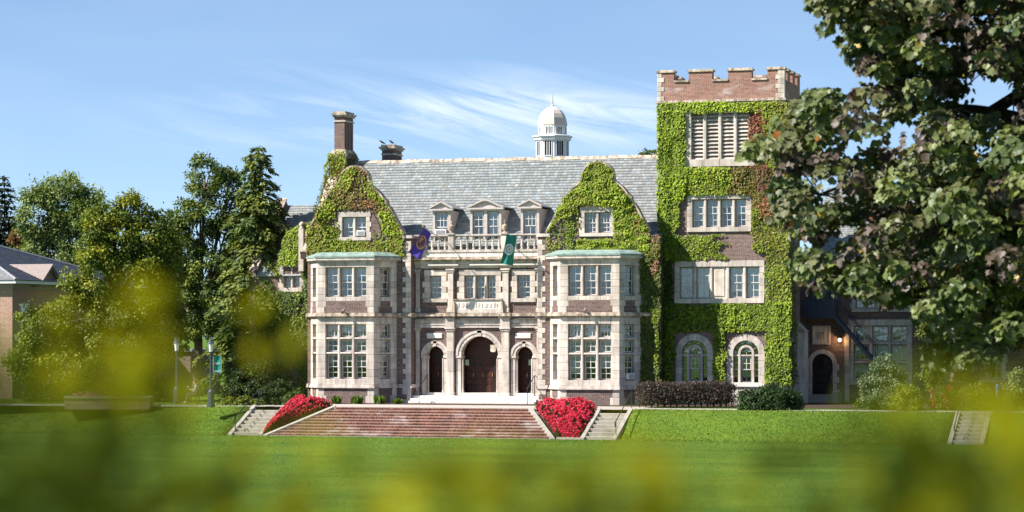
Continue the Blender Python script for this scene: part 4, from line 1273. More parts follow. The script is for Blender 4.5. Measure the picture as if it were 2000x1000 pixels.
# tall blind arch on the tower's right side
p = arc(1.9, 2.6, 1.0, 14)
MB().strip(TR_, p, arc(1.9, 2.6, 1.32, 14), -0.1, 0.08).box(TR_, 0.58, 0.9, -0.1, 0.08, 0.2, 2.6).box(TR_, 2.9, 3.22, -0.1, 0.08, 0.2, 2.6).build('side_arch', 'limestone', tower)
MB().xyz(TX1 + 0.001, TX1 + 0.55, TY1 - 1.3, TY1 - 0.3, -0.3, 4.2).build('buttress', 'limestone_plain', tower)
MB().quadbox([(TX1, TY1 - 1.35, 4.2), (TX1 + .6, TY1 - 1.35, 4.2), (TX1 + .6, TY1 - .25, 4.2), (TX1, TY1 - .25, 4.2), (TX1, TY1 - 1.3, 4.8), (TX1 + .05, TY1 - 1.3, 4.8), (TX1 + .05, TY1 - .3, 4.8), (TX1, TY1 - .3, 4.8)]).build('buttress', 'limestone_worn', tower)

# ------------------------------------------------------------------ right wing in the tower's shade
WY = 10.5
wing = thing('side_wing', 'shaded brick wing right of the tower with an arched dark door', 'building', (24, WY, 0))
WF = front(WY)
def WU(px): return X(px, WY)
def WZ(py): return Z(py, 18.5, WY)
wx0, wx1 = 13.0, 48.0
dr = (WU(1585), WU(1627), WZ(712), WZ(770))
gw = (WU(1667), WU(1772), WZ(742), WZ(636))
WTOP = WZ(505)
hol = [gw, (dr[0], dr[1], -0.3, dr[2] + (dr[1] - dr[0]) / 2 + 0.01)]
ups = [(WU(px) - 0.6, WU(px) + 0.6, 5.6, 7.4) for px in (1690, 1760, 1850, 1930)]
los = [(WU(px) - 0.8, WU(px) + 0.8, 1.4, 3.9) for px in (1850, 1930)]
mb = wall_holes(MB(), WF, wx0, wx1, -0.4, WTOP, -0.4, 0, hol + ups + los)
r = (dr[1] - dr[0]) / 2; m_ = (dr[0] + dr[1]) / 2
p = arc(m_, dr[2], r)
mb.strip(WF, p, [(min(max(u, dr[0]), dr[1]), dr[2] + r + 0.01) for u, _ in p], -0.4, 0)
mb.build('front_wall', 'hall_brick', wing)
MB().xyz(wx0, wx1, WY + 2.5, WY + 2.6, 0, WTOP).build('inner_wall', 'room', wing)
MB().xyz(wx0, wx1, WY + 11.6, WY + 12, 0, WTOP).build('back_wall', 'hall_brick', wing)
MB().xyz(wx1 - .4, wx1, WY + .4, WY + 11.6, 0, WTOP).build('end_wall', 'hall_brick', wing)
for o in ups + los:
    surround(o, 0.22, WF, wing, 0.2, 0.25, 5, 0.1)
    lights(o, 2, 0.14, WF, wing, blinds=(0.4, 0.6))
nv = 11
for i in range(nv):
    a0, a1 = pi - pi * i / nv - 0.006, pi - pi * (i + 1) / nv + 0.006
    MB().strip(WF, arc(m_, dr[2], r - 0.01, 3, a1, a0), arc(m_, dr[2], r + 0.24, 3, a1, a0), -0.3, 0.06).build('voussoir', 'limestone', wing)
for sd in (-1, 1):
    ja, jb = (dr[0] - 0.24, dr[0] + 0.01) if sd < 0 else (dr[1] - 0.01, dr[1] + 0.24)
    stones(WF, ja, jb, dr[3] - 0.1, dr[2], -0.3, 0.06, wing, 'door_jamb', rows=5, tooth=0.14, side=sd)
door = MB().prism(WF, [(dr[0], dr[3]), (dr[1], dr[3])] + p[::-1], -0.30, -0.22).build('door', 'door_dark', wing)
for j in range(3):
    MB().stone(WF, m_ - 0.40, m_ + 0.40, -0.23, -0.2, dr[3] + 0.15 + 0.5 * j, dr[3] + 0.55 + 0.5 * j, 0.02).build('panel', 'door_dark', door)
MB().prism(WF, [(m_ - .4, dr[2] - .25), (m_ + .4, dr[2] - .25)] + arc(m_, dr[2] + 0.02, 0.40, 12)[::-1], -0.222, -0.20).build('pane', 'glass', door)
MB().box(WF, dr[1] - 0.14, dr[1] - 0.11, -0.22, -0.14, dr[3] + 0.95, dr[3] + 1.15).build('handle', 'gold', door)
for i in range(4):
    zt = dr[3] - 0.02 - 0.12 * i
    MB().xyz(dr[0] - 0.35, dr[1] + 0.25, WY - 0.7 - 0.34 * i, WY - (0.001 if i == 0 else 0.70 + 0.34 * (i - 1)), -0.4, zt).build('door_step', 'concrete', wing)
MB().xyz(dr[1] + 0.26, dr[1] + 0.58, WY - 1.9, WY - 0.002, -0.4, 0.62).build('step_wall', 'concrete', wing)
# carved plaque and its frame
a, b, c, d = WU(1589), WU(1620), WZ(671), WZ(638)
MB().stone(WF, a, b, 0.0, 0.05, c, d, 0.02).build('plaque', 'limestone_plain', wing)
ring(MB(), WF, a - 0.06, b + 0.06, c - 0.06, d + 0.06, 0.09, 0.0, 0.09).build('plaque_frame', 'limestone', wing)
MB().stone(WF, a + .28, b - .28, 0.05, 0.09, c + .25, d - .35, 0.03).build('plaque_relief', 'limestone_worn', wing)
stones(WF, WU(1650), WU(1659), 0.0, 4.6, 0.0, 0.12, wing, 'quoin', rh=0.4)
# big stone window
surround(gw, 0.30, WF, wing, 0.3, 0.36, 6)
cols, rows_ = 3, 3
mw = 0.15; lw = (gw[1] - gw[0] - mw * (cols - 1)) / cols; lh = (gw[3] - gw[2] - mw * (rows_ - 1)) / rows_
for i in range(cols):
    a = gw[0] + i * (lw + mw)
    if i: MB().stone(WF, a - mw, a, -0.3, 0.02, gw[2], gw[3], 0.03).build('mullion', 'limestone_plain', wing)
    for j in range(rows_):
        z = gw[2] + j * (lh + mw)
        if j: MB().stone(WF, a, a + lw, -0.3, 0.015, z - mw, z, 0.03).build('transom', 'limestone_plain', wing)
        window(WF, a, a + lw, z, z + lh, wing, w=-0.14, grid=(3, 2), double=False, blind=0.9 if (i, j) != (0, 0) else 0.4, bm='curtain_green' if i == 0 else 'blind')
# roof
wrz = WTOP + 4.6
mb = MB(); mb.v = [(wx0 + 2.6, WY - .3, WTOP), (wx1, WY - .3, WTOP), (wx1, WY + 12.3, WTOP), (wx0 + 2.6, WY + 12.3, WTOP), (wx0 + 2.6, WY + 6, wrz), (wx1, WY + 6, wrz)]
mb.f = [(0, 1, 5, 4), (2, 3, 4, 5), (0, 4, 3), (1, 2, 5), (3, 2, 1, 0)]
mb.build('roof', 'lead', wing)
slates('roof_slates', (wx0 + 2.6, WY - .3, WTOP + .01), (1, 0, 0), (0, 6.3, wrz - WTOP), wx1 - wx0 - 2.6, sqrt(6.3 ** 2 + (wrz - WTOP) ** 2), wing, seed=21)
MB().box(WF, wx0 + 2.6, wx1, 0.0, 0.22, WTOP - 0.30, WTOP - 0.05).build('eaves', 'limestone_worn', wing)
# fire escape
fe = thing('fire_escape', 'dark blue metal fire escape landing and stair beside the arched door', 'fire escape', (WU(1640), WY - 0.6, 0))
a, b = WU(1578), WU(1638); zl = WZ(622)
MB().xyz(a, b, WY - 1.25, WY - 0.02, zl, zl + 0.12).build('landing', 'blue_metal', fe)
for i in range(9):
    x = a + (b - a) * i / 8
    MB().xyz(x - .02, x + .02, WY - 1.25, WY - 1.21, zl + .12, zl + 1.15).build('baluster', 'blue_metal', fe)
MB().xyz(a, b, WY - 1.21, WY - 1.19, zl + 0.15, zl + 1.1).build('screen', 'blue_metal', fe)
MB().xyz(a, b, WY - 1.26, WY - 1.2, zl + 1.15, zl + 1.21).build('rail', 'blue_metal', fe)
MB().xyz(a + .4, b - .5, WY - 0.5, WY - 0.01, zl + .12, zl + 2.5).build('cabin', 'blue_metal', fe)
s0, s1 = (b, zl + 0.06), (WU(1716), WZ(710))
for yy in (WY - 1.25, WY - 0.35):
    MB().prism(front(yy), [(s0[0], s0[1] - .14), (s1[0], s1[1] - .14), (s1[0], s1[1] + .12), (s0[0], s0[1] + .12)], -0.05, 0.0).build('stringer', 'blue_metal', fe)
    MB().tube([(s0[0], yy, s0[1] + 1.05), (s1[0], yy, s1[1] + 1.0)], 0.03, 5).tube([(s1[0], yy, s1[1]), (s1[0], yy, s1[1] + 1.0)], 0.025, 5).tube([(s0[0], yy, s0[1]), (s0[0], yy, s0[1] + 1.05)], 0.025, 5).build('rail', 'blue_metal', fe)
for i in range(13):
    t = (i + .5) / 13
    x, z = s0[0] + (s1[0] - s0[0]) * t, s0[1] + (s1[1] - s0[1]) * t
    MB().xyz(x - .13, x + .13, WY - 1.2, WY - .4, z - .02, z + .02).build('tread', 'blue_metal', fe)
MB().xyz(s1[0] - .05, s1[0] + .05, WY - 1.2, WY - 1.1, 0, s1[1]).build('leg', 'blue_metal', fe)
MB().xyz(s1[0] - .05, s1[0] + .05, WY - .5, WY - .4, 0, s1[1]).build('leg', 'blue_metal', fe)
# lit wall lamp
lp = (WU(1641), WY - 0.22, WZ(664))
wlamp = thing('wall_lamp', 'small lit amber wall lamp beside the arched side door', 'lamp', lp)
MB().lathe((lp[0], lp[1], lp[2] - .10), [(0.05, 0), (0.08, 0.03), (0.08, 0.16), (0.05, 0.2)], 8).build('bulb_glass', 'lit_bulb', wlamp)
MB().lathe((lp[0], lp[1], lp[2] + .11), [(0.17, 0), (0.05, 0.12), (0.02, 0.16)], 8).tube([(lp[0], lp[1], lp[2] + .2), (lp[0], WY, lp[2] + .2)], 0.02, 5).build('hood', 'black_metal', wlamp)
ll = bpy.data.lights.new('wall_lamp_light', 'POINT'); ll.energy = 12; ll.color = (1, 0.6, 0.28); ll.shadow_soft_size = 0.05
lo = bpy.data.objects.new('wall_lamp_light', ll); COL.objects.link(lo); lo.parent = wlamp; lo.location = (0, -0.16, 0)

# ------------------------------------------------------------------ left wing behind the hall's corner
lwy = 3.2
lwx0 = X(546, 8.0)
lwing = thing('left_wing', 'low ivy covered stone wing with slate roof behind the spruce', 'building', ((lwx0 + HX0) / 2, lwy, 0))
LF = front(lwy)
lwt = 7.6
lww = (X(554, lwy), X(586, lwy), Z(562, -14.5, lwy), Z(521, -14.5, lwy))
mb = wall_holes(MB(), LF, lwx0, HX0 - 0.01, -0.3, lwt, -0.4, 0, [lww])
mb.build('front_wall', 'hall_brick', lwing)
surround(lww, 0.25, LF, lwing, 0.25, 0.2, 4, 0.1)
lights(lww, 2, 0.14, LF, lwing, blinds=(0.5, 0.5))
MB().xyz(lwx0 + .4, HX0 - .4, lwy + 1.9, lwy + 2, 0, lwt).build('inner_wall', 'room', lwing)
lwr = Z(401, -15, 8.0)
gp = [(545, 540), (640, 540), (640, 452), (628, 436), (600, 434), (580, 440), (566, 452), (556, 475), (547, 505)]
MB().prism(LF, [PT(a, b, lwy) for a, b in gp], -0.4, -0.002).build('front_gable', 'hall_brick', lwing)
lower = (X(556, lwy), X(590, lwy), 0.7, 3.6)
mb = MB(); mb.v = [(lwx0, lwy - .1, lwt), (HX0 - .01, lwy - .1, lwt), (HX0 - .01, 12.9, lwt), (lwx0, 12.9, lwt), (lwx0, 8.0, lwr), (HX0 - .01, 8.0, lwr)]
mb.f = [(0, 1, 5, 4), (2, 3, 4, 5), (0, 4, 3), (1, 2, 5), (3, 2, 1, 0)]
mb.build('roof', 'lead', lwing)
slates('roof_slates', (lwx0 + 0.3, lwy - .1, lwt + .01), (1, 0, 0), (0, 8.1 - lwy, lwr - lwt), HX0 - lwx0 - .31, sqrt((8.1 - lwy) ** 2 + (lwr - lwt) ** 2), lwing, seed=31)
fE2 = Fr((lwx0, 0), (0, 1))
def lrz(y): return lwt + (y - lwy) * (lwr - lwt) / (8.0 - lwy)
MB().prism(fE2, [(lwy - .1, 0), (12.9, 0), (12.9, lwt), (8.0, lwr + .35), (lwy - .1, lwt + .35)], 0.0, 0.45).build('end_wall', 'hall_brick', lwing)
for i in range(8):
    a, b = lwy + 4.8 * i / 8, lwy + 4.8 * (i + 1) / 8 - 0.02
    MB().prism(fE2, [(a, lrz(a) + .36), (b, lrz(b) + .36), (b, lrz(b) + .52), (a, lrz(a) + .52)], -0.06, 0.51).build('coping_stone', 'limestone_worn', lwing)
px = X(590, lwy - .3)
MB().xyz(px - .16, px + .16, lwy - .5, lwy - .1, Z(530, px, lwy), Z(447, px, lwy)).build('finial_post', 'limestone', lwing)
MB().lathe((px, lwy - .3, Z(447, px, lwy)), [(0.2, 0), (0.2, 0.05), (0.1, 0.09), (0.17, 0.18), (0.19, 0.28), (0.12, 0.38), (0.03, 0.42)], 10).build('ball_finial', 'limestone_worn', lwing, True)

# ------------------------------------------------------------------ cupola on the far roof slope
cy = 9.6; cxx = X(1079, cy)
cup = thing('cupola', 'white octagonal cupola with beige dome and spire behind the roof ridge', 'cupola', (cxx, cy, 11.0))
def CZ(py): return Z(py, cxx, cy)
R8 = pi / 8
MB().lathe((cxx, cy, 0), [(1.02, 11.0), (1.02, CZ(274))], 8, R8).build('lower_drum', 'white_paint', cup)
MB().lathe((cxx, cy, 0), [(1.02, CZ(277)), (1.15, CZ(274)), (1.15, CZ(270)), (1.26, CZ(268)), (1.26, CZ(266)), (0.9, CZ(264))], 8, R8).build('cornice', 'white_paint', cup)
MB().lathe((cxx, cy, 0), [(0.88, CZ(267)), (0.88, CZ(246))], 8, R8).build('upper_drum', 'white_paint', cup)
MB().lathe((cxx, cy, 0), [(0.90, CZ(246)), (0.93, CZ(245)), (0.91, CZ(240)), (0.85, CZ(231)), (0.74, CZ(223)), (0.56, CZ(216)), (0.30, CZ(210.5)), (0.10, CZ(208)), (0.09, CZ(205)), (0.04, CZ(204))], 8, R8).build('dome', 'dome_metal', cup)
MB().tube([(cxx, cy, CZ(206)), (cxx, cy, CZ(182))], [0.05, 0.018], 6).build('spire', 'dome_metal', cup)
for k in range(8):
    t = -pi / 2 + k * pi / 4
    for (rad, z0, z1, hw_, nb, nm) in ((1.02 * cos(R8), CZ(305), CZ(277), 0.22, 2, 'window'), (0.88 * cos(R8), CZ(263.5), CZ(249), 0.19, 3, 'window')):
        f = Fr((cxx + rad * cos(t), cy + rad * sin(t)), (-sin(t), cos(t)))
        w_ = MB().box(f, -hw_, hw_, 0.0, 0.012, z0, z1).build('window', 'door_dark', cup)
        ring(MB(), f, -hw_ - .04, hw_ + .04, z0 - .04, z1 + .04, 0.04, 0, 0.04).build('frame', 'white_paint', w_)
        q = MB()
        for i in range(1, nb + 1):
            u = -hw_ + 2 * hw_ * i / (nb + 1)
            q.box(f, u - .018, u + .018, 0.013, 0.03, z0, z1)
        q.build('bars', 'white_paint', w_)

# ------------------------------------------------------------------ brick house at the left edge
hy0 = 2.0
hx1 = X(24, hy0)
house = thing('brick_house', 'orange brick house with dark hipped slate roof at the left edge', 'house', (hx1 - 8, 4, 0))
hz = Z(553, hx1, hy0)
MB().xyz(hx1 - 16, hx1, hy0, hy0 + 0.35, -0.3, hz - 0.35).build('front_wall', 'house_brick', house)
MB().xyz(hx1 - 0.35, hx1, hy0 + .352, hy0 + 18, -0.3, hz - 0.35).build('side_wall', 'house_brick', house)
MB().xyz(hx1 - 16, hx1 - 15.65, hy0 + .352, hy0 + 18, -0.3, hz - 0.35).build('side_wall', 'house_brick', house)
MB().xyz(hx1 - 15.6, hx1 - .36, hy0 + 17.6, hy0 + 17.95, -0.3, hz - 0.35).build('back_wall', 'house_brick', house)
MB().xyz(hx1 - 16.05, hx1 + .05, hy0 - .05, hy0 + 18.05, hz - .348, hz - .02).build('frieze', 'trim_dark', house)
MB().xyz(hx1 - 16.5, hx1 + .5, hy0 - .5, hy0 + 18.5, hz - .018, hz + .16).build('eaves', 'white_paint', house)
a, b, c, d = hx1 - 16.55, hx1 + .55, hy0 - .55, hy0 + 18.55
rz = hz + .17 + 8.55 * 0.34
mb = MB(); mb.v = [(a, c, hz + .17), (b, c, hz + .17), (b, d, hz + .17), (a, d, hz + .17), ((a + b) / 2, c + 8.55, rz), ((a + b) / 2, d - 8.55, rz)]
mb.f = [(0, 1, 4), (1, 2, 5, 4), (2, 3, 5), (3, 0, 4, 5), (3, 2, 1, 0)]
mb.build('roof', 'lead', house)
def keep_front(p): return p[2] < rz and abs(p[0] - (a + b) / 2) < (8.55 - (p[1] - c)) + .05
slates('roof_slates', (a, c, hz + .19), (1, 0, 0), (0, 8.55, rz - hz - .17), b - a, sqrt(8.55 ** 2 + (rz - hz - .17) ** 2), house, 'slate_dark', 0.3, 0.26, keep_front, 41)
def keep_side(p):
    t = b - p[0]
    return c + t - .05 < p[1] < d - t + .05
slates('roof_slates', (b, c, hz + .19), (0, 1, 0), (-8.55, 0, rz - hz - .17), d - c, sqrt(8.55 ** 2 + (rz - hz - .17) ** 2), house, 'slate_dark', 0.3, 0.26, keep_side, 42)
for (p, q) in (((b, c, hz + .2), ((a + b) / 2, c + 8.55, rz + .03)), ((b, d, hz + .2), ((a + b) / 2, d - 8.55, rz + .03))):
    MB().tube([p, q], 0.11, 6).build('hip_tile', 'lead', house)
# cross gable on the right side
gy = hy0 + 4.6
fg = Fr((hx1 + .12, gy), (0, 1))
MB().prism(fg, [(-1.5, hz - .02), (1.5, hz - .02), (0, hz + 1.15)], -3.0, 0.0).build('cross_gable', 'house_brick', house)
MB().strip(fg, [(-1.75, hz - .2), (0, hz + 1.14)], [(-1.75, hz - .05), (0, hz + 1.32)], -3.6, 0.35).build('cross_gable_roof', 'trim_dark', house)
MB().strip(fg, [(0, hz + 1.14), (1.75, hz - .2)], [(0, hz + 1.32), (1.75, hz - .05)], -3.6, 0.35).build('cross_gable_roof', 'lead', house)
sf = Fr((hx1, 0), (0, 1))
for y in (hy0 + 1.6, hy0 + 8.0):
    for z in (0.9, 4.3):
        f = ring(MB(), sf, y - .55, y + .55, z, z + 1.7, 0.08, 0.0, 0.05).build('window', 'white_paint', house)
        MB().box(sf, y - .47, y + .47, 0.0, 0.02, z + .08, z + 1.62).build('pane', 'glass', f)
        MB().box(sf, y - .47, y + .47, 0.021, 0.04, z + .82, z + .87).build('rail', 'white_paint', f)
        MB().box(sf, y - .5, y + .5, -0.05, -0.0, z, z + 1.7).build('inner_wall', 'room', f)
# small building deep under the trees, dark brick standing in for their shade
p0 = AT(372, 785, 172)
out_b = thing('brick_outbuilding', 'low outbuilding in brick picked dark for deep tree shade behind the lamp posts', 'building', (p0[0] - 5, p0[1], 0))
MB().xyz(p0[0] - 3, p0[0], p0[1], p0[1] + 5, -.2, 2.9).build('wall', 'hall_brick', out_b)
MB().xyz(p0[0] - 3.2, p0[0] + .2, p0[1] - .2, p0[1] + 5.2, 2.9, 3.05).build('roof', 'lead', out_b)
# ------------------------------------------------------------------ stairs in the bank
NR = 10; RH = -LAWN / NR; RUN = (YE - YB) / (NR - 1)
brick_mat('lit_tread_brick', (0.20, 0.080, 0.055), (0.38, 0.20, 0.145), (0.36, 0.29, 0.25), bw=0.085, rh=RUN, ms=0.012, stain=0.55, dirt=0.4, flat=True)  # treads: lighter than the risers, the stronger sun put into the colour
bs = thing('brick_staircase', 'wide flared red brick garden stair below the terrace', 'stairs', ((X(655, YE) + X(1030, YE)) / 2, YE, 0))
bxl, bxr = (X(655, YE), X(525, YB)), (X(1030, YE), X(1078, YB))
def lerp(a, b, t): return a + (b - a) * t
def two_mats(o, m2):
    o.data.materials.append(M[m2])
    for p in o.data.polygons:
        if p.normal.z > 0.6: p.material_index = 1
for i in range(NR):
    t0, t1 = max(0, i - 1) / (NR - 1), i / (NR - 1)
    y0, y1 = lerp(YE, YB, t0), lerp(YE, YB, t1)
    if i == 0: y0, y1 = YE + 0.30, YE - 0.03
    zt = -RH * i
    if i == 0: zt = 0.016
    a0, a1, b0, b1 = lerp(*bxl, t0), lerp(*bxl, t1), lerp(*bxr, t0), lerp(*bxr, t1)
    o = MB().plan([(a1, y1), (b1, y1), (b0, y0), (a0, y0)], LAWN - 0.2 - 0.003 * i, zt - 0.062)
    k = a1 - (a0 - a1) * .1, b1
    o.plan([(a1 - .01, y1 - .035), (b1 + .01, y1 - .035), (b0, y0), (a0, y0)], zt - 0.06, zt)
    o = o.build('step', 'shaded_riser_brick', bs)
    two_mats(o, 'lit_tread_brick')
MB().xyz(bxl[1] - .2, bxr[1] + .2, YB - 0.16, YB - 0.002, LAWN - .2, LAWN + 0.035).build('footing', 'concrete', bs)
def cheek(par, x0, x1, w, h=0.10, y0=YE, y1=YB, name='cheek_wall'):
    """sloped kerb from the terrace edge down to the lawn"""
    a = MB()
    a.quadbox([(x1, y1 - .25, LAWN - .3), (x1 + w, y1 - .25, LAWN - .3), (x0 + w, y0 + .1, LAWN - .3), (x0, y0 + .1, LAWN - .3),
               (x1, y1 - .25, LAWN + h), (x1 + w, y1 - .25, LAWN + h), (x0 + w, y0 + .1, h), (x0, y0 + .1, h)])
    return a.build(name, 'concrete', par)
cheek(bs, bxl[0] - 0.24, bxl[1] - 0.24, 0.24, 0.07)
cheek(bs, bxr[0], bxr[1], 0.24, 0.07)
def concrete_stair(label, x0, x1, dx=0.0, cheeks=(1, 1)):
    st = thing('concrete_staircase', label, 'stairs', ((x0 + x1) / 2, YE, 0))
    n = 8; rh = -LAWN / n; run = (YE - YB) / (n - 1)
    for i in range(n):
        y1 = YE - run * i; y0 = y1 + run if i else YE + .3
        MB().stone(Fr((0, y1 - 0.02), (1, 0)), x0, x1, -(run + .1), 0.0, LAWN - .2, -rh * i + (0.016 if i == 0 else 0), 0.02).build('step', 'concrete', st)
    if cheeks[0]: cheek(st, x0 - .22, x0 - .22, .218)
    if cheeks[1]: cheek(st, x1 + .002, x1 + .002, .218)
    return st
s1a, s1b = X(456, YB), X(508, YB)
s2a, s2b = X(1143, YB), X(1198, YB)
concrete_stair('narrow concrete garden stair left of the left red flower bed', s1a, s1b)
concrete_stair('narrow concrete garden stair right of the right red flower bed', s2a, s2b)
concrete_stair('concrete garden stair far right, half hidden by blurred leaves', X(1860, YB), X(1914, YB))
def handrail(label, x, y0=YE + .3, y1=YB + .15, m='black_metal'):
    h = thing('handrail', label, 'handrail', (x, (y0 + y1) / 2, LAWN / 2))
    a, b = (x, y0, 0.95), (x, y1, LAWN + 1.0)
    MB().tube([(x, y0 + .12, 0.45), (x, y0 + .22, .8), (x, y0 + .12, 1.0), a, b, (x, y1 - .22, LAWN + .95), (x, y1 - .18, LAWN + .7)], 0.028, 6).build('rail', m, h, True)
    MB().tube([(x, y0, 0), a], 0.025, 6).build('post', m, h)
    MB().tube([(x, y1, LAWN), b], 0.025, 6).build('post', m, h)
handrail('black iron handrail on the left concrete garden stair', s1a + 0.05)
handrail('black iron handrail on the right concrete garden stair', s2b + 0.1)
handrail('black iron handrail on the far right concrete stair', X(1860, YB) + .1)
def entrance_rail(px, label):
    x = X(px, -0.6)
    h = thing('handrail', label, 'handrail', (x, -0.6, 0))
    a, b = (x, -1.0, 0.95), (x, 0.45, 1.65)
    MB().tube([(x, -1.2, .95), a, b, (x, 0.65, 1.65)], 0.028, 6).build('rail', 'black_metal', h)
    MB().tube([(x, -1.0, 0), a], 0.024, 6).build('post', 'black_metal', h)
    MB().tube([(x, 0.45, .5), b], 0.024, 6).build('post', 'black_metal', h)
entrance_rail(823, 'thin black handrail at the left end of the entrance steps')
entrance_rail(1034, 'thin black handrail at the right end of the entrance steps')

# ------------------------------------------------------------------ red flower beds
def pts_in_quad(n, q, rng):
    """random points in the plan quad q (back left, back right, front right, front left)"""
    s, t = rng.random(n), rng.random(n)
    q = np.array(q)
    return (q[0] * ((1 - s) * (1 - t))[:, None] + q[1] * (s * (1 - t))[:, None] + q[2] * (s * t)[:, None] + q[3] * ((1 - s) * t)[:, None]), s, t
def flower_bed(label, quad, n, seed):
    rng = np.random.default_rng(seed)
    c = np.mean(quad, axis=0)
    fb = thing('flower_bed', label, 'flower bed', (c[0], c[1], LAWN))
    def zf(x, y, s, t):
        base = LAWN * np.clip((YE - y) / (YE - YB), 0, 1)
        edge = np.minimum(np.minimum(s, 1 - s) * 4, np.minimum(t * 6 + .55, (1 - t) * 4))
        return base + 0.05 + 0.50 * np.clip(edge, 0, 1) ** 0.6 + 0.05 * np.sin(x * 3.1) * np.sin(y * 2.7)
    # soil body
    k = 12; V = []; F_ = []
    q = np.array(quad)
    for j in range(k + 1):
        for i in range(k + 1):
            s, t = i / k, j / k
            p = q[0] * (1 - s) * (1 - t) + q[1] * s * (1 - t) + q[2] * s * t + q[3] * (1 - s) * t
            V.append((p[0], p[1], float(zf(p[0], p[1], s, t)) - 0.12))
    for j in range(k):
        for i in range(k):
            a = j * (k + 1) + i
            F_.append((a, a + k + 1, a + k + 2, a + 1))
    mb = MB(); mb.v = V; mb.f = F_; mb.build('soil', 'mulch', fb, True)
    P, s, t = pts_in_quad(int(n * 1.5), quad, rng)
    z = zf(P[:, 0], P[:, 1], s, t)
    pos_ = np.column_stack([P, z + rng.uniform(-.14, -.02, len(P))])
    tip = np.column_stack([rng.normal(size=len(P)), rng.normal(size=len(P)) - .6, rng.normal(size=len(P)) * .4])
    nr = rng.normal(size=(len(P), 3)) * .4 + np.array([0, -.3, 1])
    col = np.array([0.045, 0.075, 0.02]) * rng.uniform(.6, 1.5, (len(P), 1)) * np.array([1, 1, 1])
    dk = rng.random(len(P)) < .35
    col[dk] = np.array([0.10, 0.03, 0.03]) * rng.uniform(.6, 1.3, (dk.sum(), 1))
    leaves('foliage', pos_, tip, nr, rng.uniform(.10, .17, len(P)), col, LEAF_OVAL, 'leaf', fb)
    P, s, t = pts_in_quad(n, quad, rng)
    z = zf(P[:, 0], P[:, 1], s, t)
    patch = np.sin(P[:, 0] * 4.3 + 1) * np.sin(P[:, 1] * 5.1 + 2) + np.sin(P[:, 0] * 9.7) * np.sin(P[:, 1] * 8.3)
    ok = patch > -0.72
    P, s, t, z = P[ok], s[ok], t[ok], z[ok]
    m = len(P)
    cc = np.column_stack([P, z + rng.uniform(-.04, .09, m)])
    base = np.array([0.60, 0.024, 0.055]) * rng.uniform(.45, 1.15, (m, 1))
    pk = rng.random(m) < .25
    base[pk] = np.array([0.68, 0.06, 0.12]) * rng.uniform(.8, 1.15, (pk.sum(), 1))
    pos5, tip5, nr5, sz5, col5 = [], [], [], [], []
    a0 = rng.random(m) * 6.28
    nrm = unit(rng.normal(size=(m, 3)) * .45 + np.array([-.2, -.75, .7]))
    u_ = unit(np.cross(nrm, np.array([0.3, 0.1, 1.0]))); v_ = np.cross(nrm, u_)
    for k in range(5):
        a = a0 + k * 2 * pi / 5
        d = u_ * np.cos(a)[:, None] + v_ * np.sin(a)[:, None]
        pos5.append(cc); tip5.append(d + nrm * .25); nr5.append(nrm); sz5.append(rng.uniform(.055, .085, m)); col5.append(base * rng.uniform(.85, 1.15, (m, 1)))
    leaves('blossoms', np.concatenate(pos5), np.concatenate(tip5), np.concatenate(nr5), np.concatenate(sz5), np.concatenate(col5), LEAF_OVAL, 'petal', fb)['kind'] = 'stuff'
    return fb
flower_bed('mound of red flowers left of the brick stair', [(s1b + .25, YE + .25), (bxl[0] - .25, YE + .25), (bxl[1] - .30, YB - .05), (s1b + .25, YB + .0)], 2600, 1)
flower_bed('mound of red flowers right of the brick stair', [(bxr[0] + .30, YE + .25), (s2a - .25, YE + .25), (s2a - .25, YB + .0), (bxr[1] + .40, YB - .0)], 2700, 2)
for (xa_, xb_) in ((s1b + .24, bxl[1] - .3), (bxr[1] + .3, s2a - .24)):
    setting(MB().xyz(min(xa_, xb_), max(xa_, xb_), YB - .2, YB - .05, LAWN - .2, LAWN + .12).build('kerb', 'concrete'))

# ------------------------------------------------------------------ flags
def flag(label, root, tippt, corners, m, emblem, seed):
    f = thing('flag', label, 'flag', root)
    MB().tube([root, tippt], 0.028, 6).build('pole', 'pole_wood', f)
    v = Vector(tippt) - Vector(root); v.normalize()
    e = Vector(tippt) + v * .06
    MB().lathe(tuple(e), [(0.0, -.06), (.05, -.02), (.05, .03), (0, .06)], 8).build('finial', 'gold', f)
    TL, TR2, BR, BL = [np.array(c, float) for c in corners]
    nrm = np.cross(TR2 - TL, BL - TL); nrm /= np.linalg.norm(nrm)
    if nrm[1] > 0: nrm = -nrm
    def S(s, t):
        p = TL * (1 - s) * (1 - t) + TR2 * s * (1 - t) + BR * s * t + BL * (1 - s) * t
        return p + nrm * (0.07 * sin(s * 7.5 + t * 2.2 + seed) * (0.25 + t) + 0.03 * sin(s * 15 + t * 3))
    k = 16; mb = MB()
    for j in range(k + 1):
        for i in range(k + 1): mb.v.append(tuple(S(i / k, j / k)))
    for j in range(k):
        for i in range(k):
            a = j * (k + 1) + i; mb.f.append((a, a + k + 1, a + k + 2, a + 1))
    cl = mb.build('cloth', m, f, True)
    def ringp(cs, ct, rs, rt, r0, r1, mm, name, n=26, off=0.012, a0=0.0, a1=2 * pi):
        q = MB()
        for i in range(n + 1):
            a = a0 + (a1 - a0) * i / n
            for r in (r0, r1):
                p = S(cs + rs * r * cos(a), ct + rt * r * sin(a))
                q.v.append(tuple(p + nrm * off))
        for i in range(n): q.f.append((2 * i, 2 * i + 1, 2 * i + 3, 2 * i + 2))
        q.build(name, mm, cl)
    for args in emblem: ringp(*args)
    return f
yf = -1.35
def fp(px, py, y): x, z = PT(px, py, y); return (x, y, z)
